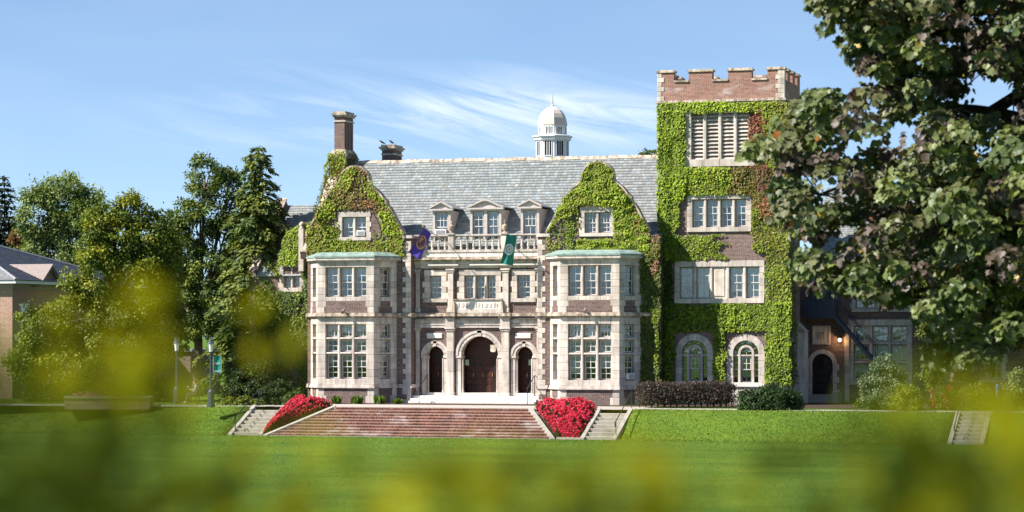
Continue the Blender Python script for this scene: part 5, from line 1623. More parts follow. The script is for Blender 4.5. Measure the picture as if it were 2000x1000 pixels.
flag('purple flag with round gold emblem on a pole over the entrance', fp(874, 474, 0.40), fp(827, 443, -1.5),
     [fp(827, 445, -1.48), fp(842, 455, -1.0), fp(823, 508, -1.15), fp(797, 493, -1.45)], 'purple_cloth',
     [(.50, .46, .34, .25, .78, 1.0, 'gold', 'emblem_ring'), (.50, .46, .34, .25, 0.0, .70, 'maroon', 'emblem_disc'),
      (.46, .42, .34, .25, .10, .45, 'gold', 'emblem_mark', 14, .02, 2.2, 5.2), (.56, .52, .34, .25, .12, .40, 'gold', 'emblem_mark', 14, .02, -1.0, 1.6)], 1.0)
flag('green flag with round white emblem on a pole over the entrance', fp(1004, 482, 0.45), fp(991, 455, -1.3),
     [fp(989, 458, -1.25), fp(1010, 459, -0.75), fp(1003, 519, -0.8), fp(979, 515, -1.25)], 'green_cloth',
     [(.44, .49, .36, .19, .62, 1.0, 'white_cloth', 'emblem_ring'), (.44, .49, .36, .19, .24, .46, 'white_cloth', 'emblem_ring'), (.44, .49, .36, .19, 0.0, .20, 'gold', 'emblem_mark')] +
     [(.44, .49, .36, .19, .74, .88, 'green_cloth', 'emblem_lettering', 3, .02, a * .36 + 3.4, a * .36 + 3.56) for a in range(9)] +
     [(.44, .49, .36, .19, .74, .88, 'green_cloth', 'emblem_lettering', 3, .02, a * .36 + .3, a * .36 + .46) for a in range(7)], 2.4)

# ------------------------------------------------------------------ floodlights, window air conditioners, birds
def floodlight(px, label):
    x = X(px, -BAY_D - .35)
    f = thing('floodlight', label, 'floodlight', (x, -BAY_D - .15, ZS1))
    MB().tube([(x, -BAY_D - .12, ZS1), (x, -BAY_D - .26, ZS1 + .12)], 0.03, 6).build('bracket', 'flood', f)
    MB().tube([(x, -BAY_D - .18, ZS1 + .22), (x - .02, -BAY_D - .5, ZS1 + .02)], [.07, .10], 10).build('lamp_head', 'flood', f)
floodlight(671, 'small floodlight on the ledge of the left bay window')
floodlight(1143, 'small floodlight on the ledge of the right bay window')
def ac(label, fr, u, z, w, h, wout):
    p = fr.p(u, 0, z)
    a = thing('air_conditioner', label, 'air conditioner', p)
    MB().stone(fr, u - w / 2, u + w / 2, -0.2, wout, z, z + h, 0.02).build('case', 'ac_case', a)
    for i in range(5):
        zz = z + h * (0.14 + .15 * i)
        MB().box(fr, u - w * .38, u + w * .38, wout, wout + .012, zz, zz + h * .08).build('grille_slat', 'ac_grille', a)
g = CXL + .05
ac('white air conditioner in the left gable window', F0, g + .43, 9.88, 0.52, 0.34, 0.10)
fr_ = front(1.45)
ac('white air conditioner in the left dormer window', fr_, (X(845, 1.45) + X(880, 1.45)) / 2, Z(457, -4, 1.45) - .06, 0.72, 0.34, 0.22)
q0 = offset_bay(CXR, 0)
fr_ = Fr(q0[2], (q0[3][0] - q0[2][0], q0[3][1] - q0[2][1]))
ac('white air conditioner low in the right bay window side light', fr_, 0.80, ZL0 + .06, 0.54, 0.36, 0.12)
def bird(label, x, y, z, s):
    b = thing('bird', label, 'bird', (x, y, z))
    mb = MB()
    mb.tube([(x - .17 * s, y, z + .05), (x - .06 * s, y, z + .10), (x + .05 * s, y, z + .17), (x + .10 * s, y, z + .23), (x + .14 * s, y, z + .25), (x + .19 * s, y, z + .245)], [.012, .05, .062, .035, .032, .004], 8)
    mb.build('body', 'bird', b, True)
    MB().tube([(x + .02, y - .02, z - .02), (x + .02, y - .02, z + .13)], .007, 4).tube([(x + .02, y + .02, z - .02), (x + .02, y + .02, z + .13)], .007, 4).build('legs', 'bird', b)
zt = Z(284, c2x0, 8.2) + .06
bird('small black bird perched on the left end of the low chimney', X(747, 8.3), 8.3, zt, -1.3)
bird('small black bird perched in the middle of the low chimney', X(765, 8.3), 8.3, zt, -1.0)

# ------------------------------------------------------------------ lamp posts, banner
def lamp_post(px, py, label, tall):
    g = GR(px, py)
    x, y = g
    L = thing('lamp_post', label, 'lamp post', (x, y, 0))
    MB().lathe((x, y, 0), [(.24, 0), (.24, .12), (.19, .16), (.18, .85), (.14, .95), (.09, 1.0)], 8, R8).build('base', 'blue_metal', L)
    MB().lathe((x, y, 0), [(.075, .95), (.055, 2.9), (.08, 2.92), (.08, 2.98), (.05, 3.0)], 10).build('post', 'blue_metal', L)
    MB().lathe((x, y, 3.0), [(.06, 0), (.13, .06), (.13, .09)], 8).build('lantern_seat', 'blue_metal', L)
    MB().lathe((x, y, 3.09), [(.115, 0), (.15, .46)], 8).build('lantern_glass', 'lamp_glass', L)
    for k in range(4):
        a = pi / 4 + k * pi / 2
        MB().tube([(x + .125 * cos(a), y + .125 * sin(a), 3.09), (x + .16 * cos(a), y + .16 * sin(a), 3.55)], .014, 4).build('lantern_bar', 'blue_metal', L)
    MB().lathe((x, y, 3.55), [(.20, 0), (.17, .06), (.07, .16), (.03, .20), (.035, .25), (.005, .33)], 8).build('lantern_roof', 'blue_metal', L)
    return L, x, y
L1, lx1, ly1 = lamp_post(412, 795, 'dark lamp post with white lantern and a green banner', 3.9)
L2, lx2, ly2 = lamp_post(345, 788, 'dark lamp post without banner in the tree shade', 3.9)
for z in (2.86, 1.88):
    MB().tube([(lx1, ly1, z), (lx1 + .62 * RX, ly1 + .62 * RY, z)], .014, 5).build('banner_arm', 'blue_metal', L1)
bf = Fr((lx1, ly1), (RX, RY))
bn = thing('banner', 'green banner with white and red lettering on the lamp post', 'banner', (lx1, ly1, 1.9))
k = 8; mb = MB()
for i in range(k + 1):
    for z in (1.89, 2.85):
        mb.v.append(bf.p(.13 + .45 * i / k, .02 * sin(i * 1.1), z))
for i in range(k): mb.f.append((2 * i, 2 * i + 2, 2 * i + 3, 2 * i + 1))
mb.build('cloth', 'banner_green', bn, True)
def text(body, fr, u, w, z, size, m, name, par):
    cu_ = bpy.data.curves.new(name, 'FONT'); cu_.body = body; cu_.size = size; cu_.extrude = 0.002
    o = bpy.data.objects.new(name, cu_); COL.objects.link(o)
    cu_.materials.append(M[m])
    me = bpy.data.meshes.new_from_object(o); bpy.data.objects.remove(o)
    o = bpy.data.objects.new(name, me); COL.objects.link(o)
    p = fr.p(u, w, z); q = origin(par)
    o.parent = par; o.location = (p[0] - q[0], p[1] - q[1], p[2] - q[2])
    o.rotation_euler = (pi / 2, 0, atan2(fr.t[1], fr.t[0]))
    return o
text('H', bf, .17, .035, 2.38, .17, 'red_print', 'lettering', bn)
text('W', bf, .28, .035, 2.38, .17, 'white_cloth', 'lettering', bn)
text('S', bf, .45, .035, 2.38, .17, 'white_cloth', 'lettering', bn)
text('HWS', bf, .20, .035, 1.94, .17, 'white_cloth', 'lettering', bn)
for u in (.135, .575):
    MB().box(bf, u - .008, u + .008, .0, .04, 1.89, 2.85).build('banner_edge', 'white_cloth', bn)

# ------------------------------------------------------------------ bench, reader, planter
bx, by = GR(392, 789)
bx, by = bx - 0.2, by
bench = thing('bench', 'black slatted bench under the trees by the lamp post', 'bench', (bx, by, 0))
bfr = Fr((bx, by), (FX * -0.2 + RX * .0 + -0.2, 1.0))       # the seat runs away from the camera, its back to the right
bfr = Fr((bx, by), (-RX, -RY))
# local: u towards the left of the picture (the way the reader faces), w towards the camera is -n
def bp(u, v, z):        # u = forward (picture left), v = along the bench (away from camera)
    return (bx - RX * u + FX * v, by - RY * u + FY * v, z)
def bbox(name, par, u0, u1, v0, v1, z0, z1, m, tilt=0.0):
    MB().quadbox([bp(u0, v0, z0), bp(u0, v1, z0), bp(u1, v1, z0), bp(u1, v0, z0), bp(u0 - tilt, v0, z1), bp(u0 - tilt, v1, z1), bp(u1 - tilt, v1, z1), bp(u1 - tilt, v0, z1)]).build(name, m, par)
for i in range(5): bbox('seat_slat', bench, .02 + .10 * i, .10 + .10 * i, -.8, .8, .43, .46, 'black_metal')
for i in range(4): bbox('back_slat', bench, -.06 - .035 * i, -.03 - .035 * i, -.8, .8, .52 + .11 * i, .60 + .11 * i, 'black_metal', .02)
for v in (-.7, .7):
    bbox('leg', bench, .44, .49, v - .03, v + .03, 0, .43, 'black_metal')
    bbox('leg', bench, -.02, .03, v - .03, v + .03, 0, .5, 'black_metal')
    bbox('arm_rest', bench, -.05, .5, v - .03, v + .03, .64, .68, 'black_metal')
    bbox('arm_post', bench, .44, .49, v - .025, v + .025, .46, .64, 'black_metal')
per = thing('person', 'person in a grey blue shirt reading on the bench', 'person', bp(.15, 0, 0))
def skin(name, verts, edges, rad, m, par, root=0, sub=2):
    q = origin(par)
    me = bpy.data.meshes.new(name)
    me.from_pydata([tuple(a - b for a, b in zip(v, q)) for v in verts], edges, [])
    o = bpy.data.objects.new(name, me); COL.objects.link(o); o.parent = par
    s = o.modifiers.new('skin', 'SKIN')
    for i, r in enumerate(rad):
        me.skin_vertices[0].data[i].radius = (r, r) if not isinstance(r, tuple) else r
        me.skin_vertices[0].data[i].use_root = (i == root)
    sb = o.modifiers.new('sub', 'SUBSURF'); sb.levels = sub; sb.render_levels = sub
    me.materials.append(M[m])
    return o
B = {}
def J(n, u, v, z): B[n] = bp(u, v, z); return B[n]
# body: pelvis, spine, neck, head, arms to hands, legs to feet
names = [('pelvis', .12, 0, .56), ('waist', .08, 0, .75), ('chest', .05, 0, .95), ('neck', .10, 0, 1.12), ('jaw', .15, 0, 1.20), ('head', .14, 0, 1.30),
         ('sl', .06, -.19, 1.04), ('el', .14, -.26, .80), ('wl', .38, -.14, .84), ('hl', .46, -.10, .86),
         ('sr', .06, .19, 1.04), ('er', .14, .26, .80), ('wr', .38, .14, .84), ('hr', .46, .10, .86),
         ('kl', .58, -.10, .56), ('al', .62, -.10, .12), ('fl', .78, -.11, .05), ('kr', .60, .10, .58), ('ar', .70, .10, .14), ('fr', .86, .11, .07), ('pl', .12, -.1, .55), ('pr', .12, .1, .55)]
ix = {n[0]: i for i, n in enumerate(names)}
vv_ = [bp(*n[1:]) for n in names]
ed = [('pelvis', 'waist'), ('waist', 'chest'), ('chest', 'neck'), ('neck', 'jaw'), ('jaw', 'head'), ('chest', 'sl'), ('sl', 'el'), ('el', 'wl'), ('wl', 'hl'), ('chest', 'sr'), ('sr', 'er'), ('er', 'wr'), ('wr', 'hr'),
      ('pelvis', 'pl'), ('pl', 'kl'), ('kl', 'al'), ('al', 'fl'), ('pelvis', 'pr'), ('pr', 'kr'), ('kr', 'ar'), ('ar', 'fr')]
rd = dict(pelvis=.13, waist=.12, chest=.14, neck=.055, jaw=.075, head=.10, sl=.065, el=.045, wl=.034, hl=.04, sr=.065, er=.045, wr=.034, hr=.04, kl=.06, al=.04, fl=.04, kr=.06, ar=.04, fr=.04, pl=.09, pr=.09)
skin('body', vv_, [(ix[a], ix[b]) for a, b in ed], [rd[n[0]] for n in names], 'skin', per)
sh_ = ['waist', 'chest', 'sl', 'el', 'sr', 'er', 'pelvis']
si = {n: i for i, n in enumerate(sh_)}
skin('shirt', [vv_[ix[n]] for n in sh_], [(si[a], si[b]) for a, b in (('pelvis', 'waist'), ('waist', 'chest'), ('chest', 'sl'), ('sl', 'el'), ('chest', 'sr'), ('sr', 'er'))], [rd[n] + .025 for n in sh_], 'shirt', per)
tr_ = ['pelvis', 'pl', 'kl', 'al', 'pr', 'kr', 'ar']
ti = {n: i for i, n in enumerate(tr_)}
skin('trousers', [vv_[ix[n]] for n in tr_], [(ti[a], ti[b]) for a, b in (('pelvis', 'pl'), ('pl', 'kl'), ('kl', 'al'), ('pelvis', 'pr'), ('pr', 'kr'), ('kr', 'ar'))], [rd[n] + .022 for n in tr_], 'jeans', per)
hd = bp(.12, 0, 1.34)
MB().lathe(hd, [(.02, .085), (.075, .065), (.105, .01), (.10, -.05), (.07, -.08)][::-1], 10).build('hair', 'hair', per, True)
for v in (-.035, .035):
    e = bp(.235, v, 1.29)
    MB().lathe(e, [(.0, -.012), (.012, 0), (.0, .012)], 6).build('eye', 'bird', per)
MB().tube([bp(.225, 0, 1.285), bp(.262, 0, 1.25)], [.012, .018], 6).build('nose', 'skin', per)
for sgn in (-1, 1):
    for i in range(4):
        MB().tube([bp(.46, sgn * (.09 - .0), .88), bp(.52, sgn * (.10 - .022 * i), .875 + .012 * i), bp(.55, sgn * (.085 - .02 * i), .86)], .009, 5).build('finger', 'skin', per)
    MB().tube([bp(.45, sgn * .07, .90), bp(.50, sgn * .045, .92)], .011, 5).build('thumb', 'skin', per)
bk = thing('book', 'open book held by the reader on the bench', 'book', bp(.54, 0, .9))
for s in (-1, 1):
    MB().quadbox([bp(.50, 0, .86), bp(.50, s * .17, .87), bp(.58, s * .17, 1.06), bp(.58, 0, 1.05), bp(.52, 0, .86), bp(.52, s * .17, .87), bp(.60, s * .17, 1.06), bp(.60, 0, 1.05)]).build('page_block', 'paper', bk)
# brick planter with flowers
g0, g1 = GR(126, 793), GR(292, 793)
planter = thing('planter', 'long low brick planter with stone coping at the left path', 'planter', ((g0[0] + g1[0]) / 2, (g0[1] + g1[1]) / 2, 0))
pf = Fr(g0, (g1[0] - g0[0], g1[1] - g0[1])); pl_ = sqrt((g1[0] - g0[0]) ** 2 + (g1[1] - g0[1]) ** 2)
MB().box(pf, 0, pl_, -1.5, 0, -.2, .42).build('wall', 'house_brick', planter)
course(pf, -.04, pl_ + .04, .422, .53, -1.54, .05, planter, 'coping_stone', 0.9, 'concrete')
MB().box(pf, .2, pl_ - .2, -1.3, -.2, .5, .56).build('soil', 'mulch', planter)
# ------------------------------------------------------------------ ivy
def wob(x, z, seed, f=1.0):
    """smooth pseudo noise, about -1 .. 1"""
    r = np.random.default_rng(seed); s = 0
    for k in range(6):
        a, b, c = r.normal(size=2).tolist() + [r.random() * 6.28]
        s = s + np.sin((a * x + b * z) * f * (0.7 + 0.45 * k) + c) / (1 + .25 * k)
    return s / 2.6
def in_poly(px, py, poly):
    ins = np.zeros(len(px), bool)
    n = len(poly); j = n - 1
    for i in range(n):
        xi, yi = poly[i]; xj, yj = poly[j]
        c = ((yi > py) != (yj > py)) & (px < (xj - xi) * (py - yi) / (yj - yi + 1e-12) + xi)
        ins ^= c; j = i
    return ins
LIME = np.array([0.270, 0.365, 0.020]); OLIVE = np.array([0.200, 0.190, 0.026]); DEEP = np.array([0.055, 0.085, 0.014])
RUST = np.array([0.27, 0.125, 0.050]); RED = np.array([0.21, 0.050, 0.035]); PINK = np.array([0.24, 0.12, 0.08]); GOLD_ = np.array([0.27, 0.21, 0.03])
def ivy_patch(poly, Y, dens, colours, seed, excl=(), thick=0.20, ragged=5.0, nrm=(0, -1, 0), plane=None):
    """leaf arrays for one wall area given as a polygon of picture points on the plane y = Y (or a function of them)"""
    r = np.random.default_rng(seed)
    P = np.array(poly, float)
    x0, y0 = P.min(0); x1, y1 = P.max(0)
    area_px = (x1 - x0) * (y1 - y0)
    n = int(area_px / (33.0 * 33.0) * dens * 1.9)
    px = r.uniform(x0, x1, n); py = r.uniform(y0, y1, n)
    jx = px + ragged * wob(px / 33, py / 33, seed + 1, 2.2); jy = py + ragged * wob(px / 33, py / 33, seed + 2, 2.2)
    ok = in_poly(jx, jy, poly)
    for (a, b, c, d) in excl:
        e = 2.5 * wob(px / 33, py / 33, seed + 5, 5.0)
        ok &= ~((px > a + e) & (px < b - e) & (py > c + e) & (py < d - e))
    px, py = px[ok], py[ok]; n = len(px)
    k = (px - 1000.0) / FPX
    if plane is None:
        yy = Y - CAM[1]
        wx = CAM[0] + yy * (k * cos(TH) - sin(TH)) / (cos(TH) + k * sin(TH)); wy = np.full(n, Y)
    else:               # a wall that faces right: x = plane
        xx = plane - CAM[0]
        # xx*RX + yy*RY = k*(xx*FX + yy*FY)
        yy = xx * (k * FX - RX) / (RY - k * FY)
        wx = np.full(n, plane); wy = CAM[1] + yy
    d = (wx - CAM[0]) * FX + (wy - CAM[1]) * FY
    wz = EYE - (py - HOR) * d / FPX
    N = np.array(nrm, float)
    lump = 0.5 + 0.5 * wob(wx + wy, wz, seed + 3, 1.7)
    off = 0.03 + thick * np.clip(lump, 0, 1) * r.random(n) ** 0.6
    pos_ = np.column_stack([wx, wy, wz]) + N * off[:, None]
    tang = np.array([N[1], -N[0], 0])
    nr = N[None] * 1.0 + np.array([-.15, 0, .72]) + r.normal(size=(n, 3)) * .30
    tip = np.array([0, 0, -1.0]) + tang[None] * r.normal(size=(n, 1)) * .5 + N[None] * r.uniform(.0, .55, (n, 1))
    sz = r.uniform(.062, .128, n) * np.where(r.random(n) < .12, 1.35, 1.0)
    w = np.abs(wob(wx + wy, wz, seed + 7, 0.9))
    ks = list(colours)
    c0, c1 = ks[0], ks[1 % len(ks)]
    t = np.clip(0.5 + 0.9 * wob(wx + wy, wz, seed + 9, 0.8) + r.normal(size=n) * .25, 0, 1)
    col = c0[None] * (1 - t[:, None]) + c1[None] * t[:, None]
    if len(ks) > 2:
        pick = r.random(n) < 0.10 + 0.25 * np.clip(wob(wx + wy, wz, seed + 11, 1.3), 0, 1)
        col[pick] = ks[2]
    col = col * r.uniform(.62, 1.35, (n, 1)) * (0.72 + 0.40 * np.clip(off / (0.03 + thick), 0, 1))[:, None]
    return pos_, tip, nr, sz, col
def ivy(label, loc, patches, stems=()):
    t = thing('ivy', label, 'ivy', loc)
    A = [np.concatenate(q) for q in zip(*patches)]
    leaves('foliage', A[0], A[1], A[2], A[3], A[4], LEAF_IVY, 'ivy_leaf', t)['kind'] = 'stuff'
    mb = MB()
    for s in stems: mb.tube(s, [.035] + [.02] * (len(s) - 1), 5)
    if stems: mb.build('stem', 'bark', t)
    return t
def gable_px(cx, z0, pad=0.05):
    """outline of a gable as picture points"""
    L = [(cx - w - pad, z) for z, w in GHW if z >= z0]; R = [(cx + w + pad, z) for z, w in GHW if z >= z0]
    L = [(cx - hwz(z0) - pad, z0)] + L; R = [(cx + hwz(z0) + pad, z0)] + R
    return [PROJ((x, 0, z)) for x, z in L + R[::-1]]
gl = gable_px(CXL + .05, 8.9)
ivy('yellow green and russet ivy over the left curved gable', (CXL, 0, 8.8), [
    ivy_patch(gl, -0.02, 34, (OLIVE, LIME * .8, RUST), 1, [(659, 727, 408, 470), (727, 745, 418, 452)]),
    ivy_patch(gl, -0.02, 95, (RUST * .9, OLIVE * .8, PINK), 2, [(655, 730, 405, 500), (600, 790, 412, 505), (727, 745, 412, 450)]),
    ivy_patch([(600, 440), (660, 440), (668, 468), (790, 468), (790, 502), (600, 502)], -0.02, 190, (LIME * .9, OLIVE, LIME * .8), 3),
    ivy_patch([(640, 380), (690, 322), (700, 330), (680, 372), (660, 400), (640, 440), (606, 470), (612, 425)], -0.02, 140, (LIME * .9, OLIVE, GOLD_), 5, [(659, 727, 408, 470)]),
    ivy_patch([(700, 330), (722, 352), (752, 395), (772, 422), (790, 470), (775, 470), (748, 455), (735, 405), (712, 372)], -0.02, 130, (LIME * .9, OLIVE, GOLD_), 6)],
    [[(CXL - 2.2, -.05, 8.9), (CXL - 1.8, -.05, 10.2), (CXL - .9, -.05, 12.2), (CXL, -.05, 13.4)], [(CXL + 2.0, -.05, 8.9), (CXL + 1.6, -.05, 10.6), (CXL + .6, -.05, 12.4)]])
gr_ = gable_px(CXR + .12, 8.9)
sparse = [(1066, 500), (1066, 455), (1090, 428), (1128, 415), (1128, 466), (1122, 490), (1100, 500)]
def no_sparse(a):
    p = np.array([PROJ(q) for q in a[0]]); k = ~in_poly(p[:, 0], p[:, 1], sparse)
    return tuple(q[k] for q in a)
ivy('bright green ivy covering the right curved gable', (CXR, 0, 8.8), [
    no_sparse(ivy_patch(gr_, -0.02, 215, (LIME, LIME * .72, OLIVE), 11, [(1129, 1198, 402, 466)], thick=.26)),
    ivy_patch(sparse, -0.02, 45, (LIME * .7, DEEP * 1.3, OLIVE), 12, thick=.06),
    ivy_patch([(1105, 425), (1120, 425), (1122, 492), (1108, 492)], -0.02, 120, (LIME * .7, DEEP * 1.5, LIME * .6), 13, thick=.08),
    ivy_patch([(1235, 400), (1250, 420), (1275, 465), (1283, 500), (1262, 500), (1245, 455)], -0.02, 110, (OLIVE, PINK, RUST), 14)],
    [[(CXR + 2.5, -.05, 8.9), (CXR + 2.0, -.05, 10.4), (CXR + 1.0, -.05, 12.2), (CXR + .1, -.05, 13.5)]] +
    [[(CXR - 2.9, -.03, 9.0 + .25 * i), (CXR - 1.9, -.03, 9.25 + .28 * i), (CXR - 1.2, -.03, 9.35 + .3 * i)] for i in range(5)])
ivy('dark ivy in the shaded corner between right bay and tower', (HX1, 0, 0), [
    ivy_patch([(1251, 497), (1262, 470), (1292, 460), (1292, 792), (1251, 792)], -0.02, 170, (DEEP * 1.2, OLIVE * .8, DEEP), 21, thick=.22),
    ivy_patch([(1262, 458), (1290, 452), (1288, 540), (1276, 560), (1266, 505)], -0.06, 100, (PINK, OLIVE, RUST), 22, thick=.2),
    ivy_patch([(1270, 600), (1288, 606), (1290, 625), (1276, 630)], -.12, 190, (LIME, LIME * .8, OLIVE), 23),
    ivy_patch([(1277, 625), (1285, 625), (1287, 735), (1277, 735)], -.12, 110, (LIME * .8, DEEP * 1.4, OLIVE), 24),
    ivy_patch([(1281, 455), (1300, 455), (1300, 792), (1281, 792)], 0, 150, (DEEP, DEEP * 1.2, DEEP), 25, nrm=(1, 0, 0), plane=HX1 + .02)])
TEX = [(1339, 1477, 219, 326), (1343, 1468, 380, 453), (1317, 1493, 508, 592), (1319, 1394, 646, 800), (1418, 1495, 646, 800)]
TYp = TY0 - .03
ivy('thick bright green ivy over the tower front, red at the upper right', (11.8, TY0, 0), [
    ivy_patch([(1284, 203), (1540, 198), (1540, 219), (1480, 222), (1420, 219), (1345, 222), (1335, 260), (1284, 300)], TYp, 205, (LIME, LIME * .75, OLIVE), 31, TEX),
    ivy_patch([(1284, 215), (1362, 215), (1345, 240), (1338, 300), (1344, 330), (1340, 380), (1332, 400), (1318, 470), (1330, 510), (1284, 510)], TYp, 215, (LIME, LIME * .75, DEEP * 1.6), 32, TEX, thick=.28),
    ivy_patch([(1330, 325), (1430, 324), (1425, 382), (1330, 382)], TYp, 210, (LIME, LIME * .72, OLIVE), 33, TEX, thick=.26),
    ivy_patch([(1410, 326), (1480, 318), (1535, 330), (1540, 420), (1470, 425), (1462, 382), (1425, 384)], TYp, 205, (OLIVE * .9, OLIVE * .7, RUST), 34, TEX, thick=.22),
    ivy_patch([(1462, 222), (1478, 196), (1496, 215), (1500, 330), (1490, 345), (1470, 318), (1458, 285), (1460, 255)], TYp, 175, (RED, RUST, RED * .7), 35, [(1339, 1462, 219, 326)], thick=.22),
    ivy_patch([(1490, 200), (1542, 196), (1542, 330), (1500, 330)], TYp, 170, (OLIVE, LIME * .7, GOLD_), 36, thick=.22),
    ivy_patch([(1482, 330), (1500, 330), (1512, 420), (1496, 430), (1480, 400)], TYp - .05, 150, (RUST, PINK * .8, RED * .7), 37, TEX),
    ivy_patch([(1470, 410), (1540, 405), (1546, 600), (1494, 590), (1494, 500), (1474, 490), (1468, 450)], TYp, 195, (OLIVE, LIME * .8, DEEP * 1.3), 38, TEX),
    ivy_patch([(1318, 460), (1350, 458), (1380, 462), (1420, 456), (1395, 472), (1430, 478), (1400, 490), (1428, 503), (1360, 508), (1320, 510)], TYp, 130, (LIME * .85, LIME * .6, DEEP * 1.5), 39, TEX, thick=.14),
    ivy_patch([(1294, 500), (1318, 500), (1318, 595), (1294, 595)], TYp, 150, (DEEP, LIME * .5, DEEP), 40, TEX),
    ivy_patch([(1294, 592), (1400, 592), (1415, 640), (1420, 750), (1394, 750), (1392, 680), (1355, 646), (1320, 690), (1318, 795), (1294, 795)], TYp, 200, (LIME * .55, LIME * .8, DEEP), 41, TEX, thick=.28),
    ivy_patch([(1398, 592), (1490, 590), (1494, 585), (1546, 590), (1548, 750), (1494, 752), (1494, 690), (1458, 646), (1420, 690), (1405, 640)], TYp, 215, (LIME, LIME * .7, DEEP * 1.4), 42, TEX, thick=.30),
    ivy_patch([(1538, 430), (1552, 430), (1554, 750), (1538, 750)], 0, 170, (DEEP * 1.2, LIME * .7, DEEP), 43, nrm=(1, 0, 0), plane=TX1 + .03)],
    [[(TX0 + .8, TY0 - .05, 0), (TX0 + .7, TY0 - .05, 5), (TX0 + 1.0, TY0 - .05, 10), (TX0 + .9, TY0 - .05, 15)], [(TX1 - .7, TY0 - .05, 0), (TX1 - .6, TY0 - .05, 4.5), (TX1 - .9, TY0 - .05, 9), (TX1 - .8, TY0 - .05, 14)]])
ivy('ivy climbing the base of the tall left chimney', (c1x0, 5.2, 12.5), [
    ivy_patch([(646, 298), (676, 293), (676, 340), (690, 400), (622, 400), (634, 345)], 5.12, 150, (OLIVE, LIME * .8, RUST), 51),
    ivy_patch([(606, 440), (614, 398), (640, 326), (652, 306), (668, 326), (652, 372), (632, 424)], 0, 170, (OLIVE, LIME * .8, RUST), 53, nrm=(1, 0, 0), plane=HX0 + .58),
    ivy_patch([(676, 296), (697, 300), (702, 335), (690, 350), (676, 345)], 0, 170, (DEEP * 1.3, OLIVE * .7, DEEP), 52, nrm=(1, 0, 0), plane=c1x1 + .26)])
LWP = lwy - .04
ivy('lush green ivy over the low wing left of the hall', (-14.5, lwy, 0), [
    ivy_patch([(545, 512), (552, 470), (570, 445), (588, 432), (612, 432), (640, 445), (640, 520), (545, 520)], LWP, 210, (LIME, LIME * .7, DEEP * 1.4), 61, [(550, 590, 517, 568)], thick=.28),
    ivy_patch([(590, 515), (606, 515), (606, 790), (580, 790), (576, 640), (588, 600)], LWP, 180, (DEEP * 1.4, LIME * .75, DEEP), 62, [(550, 590, 517, 568)], thick=.30),
    ivy_patch([(500, 565), (590, 565), (582, 640), (560, 700), (500, 700)], LWP, 170, (LIME * .8, DEEP * 1.4, LIME * .6), 63, [(550, 590, 517, 568)])],
    [[(-13.2, lwy - .06, 0), (-13.3, lwy - .06, 4), (-13.6, lwy - .06, 8)]])
ivy('ivy along the slanting end gable of the low left wing', (lwx0, 6, 7), [
    ivy_patch([(530, 392), (552, 386), (556, 410), (540, 440), (525, 480), (505, 500), (515, 445)], 6.2, 120, (OLIVE, LIME * .8, GOLD_), 71)])

# ------------------------------------------------------------------ trees and shrubs
def bez(a, b, bend, n=6):
    a, b = np.array(a, float), np.array(b, float); m = (a + b) / 2 + np.array(bend)
    return [tuple((1 - t) ** 2 * a + 2 * t * (1 - t) * m + t * t * b) for t in np.linspace(0, 1, n)]
def crown_leaves(centres, radii, per, size, cols, r, squash=.75, tpl=LEAF_OVAL, centre=None):
    """leaf arrays for clumps of leaves round the given centres"""
    n = len(centres) * per
    C = np.repeat(centres, per, axis=0); R_ = np.repeat(radii, per)
    d = unit(r.normal(size=(n, 3))); rr = r.random(n) ** 0.45
    off = d * (rr * R_)[:, None]; off[:, 2] *= squash
    pos_ = C + off
    outw = d if centre is None else unit(d * .8 + unit(C - centre) * .7)
    nr = outw * .7 + np.array([0, 0, .6]) + r.normal(size=(n, 3)) * .45
    tip = r.normal(size=(n, 3)) * .7 + outw * .5 + np.array([0, 0, -.55])
    ci = r.integers(0, len(cols), len(centres))
    base = np.array(cols)[ci] * r.uniform(.75, 1.25, (len(centres), 1))
    col = np.repeat(base, per, axis=0) * r.uniform(.6, 1.4, (n, 1))
    return pos_, tip, nr, r.uniform(size * .7, size * 1.3, n), col
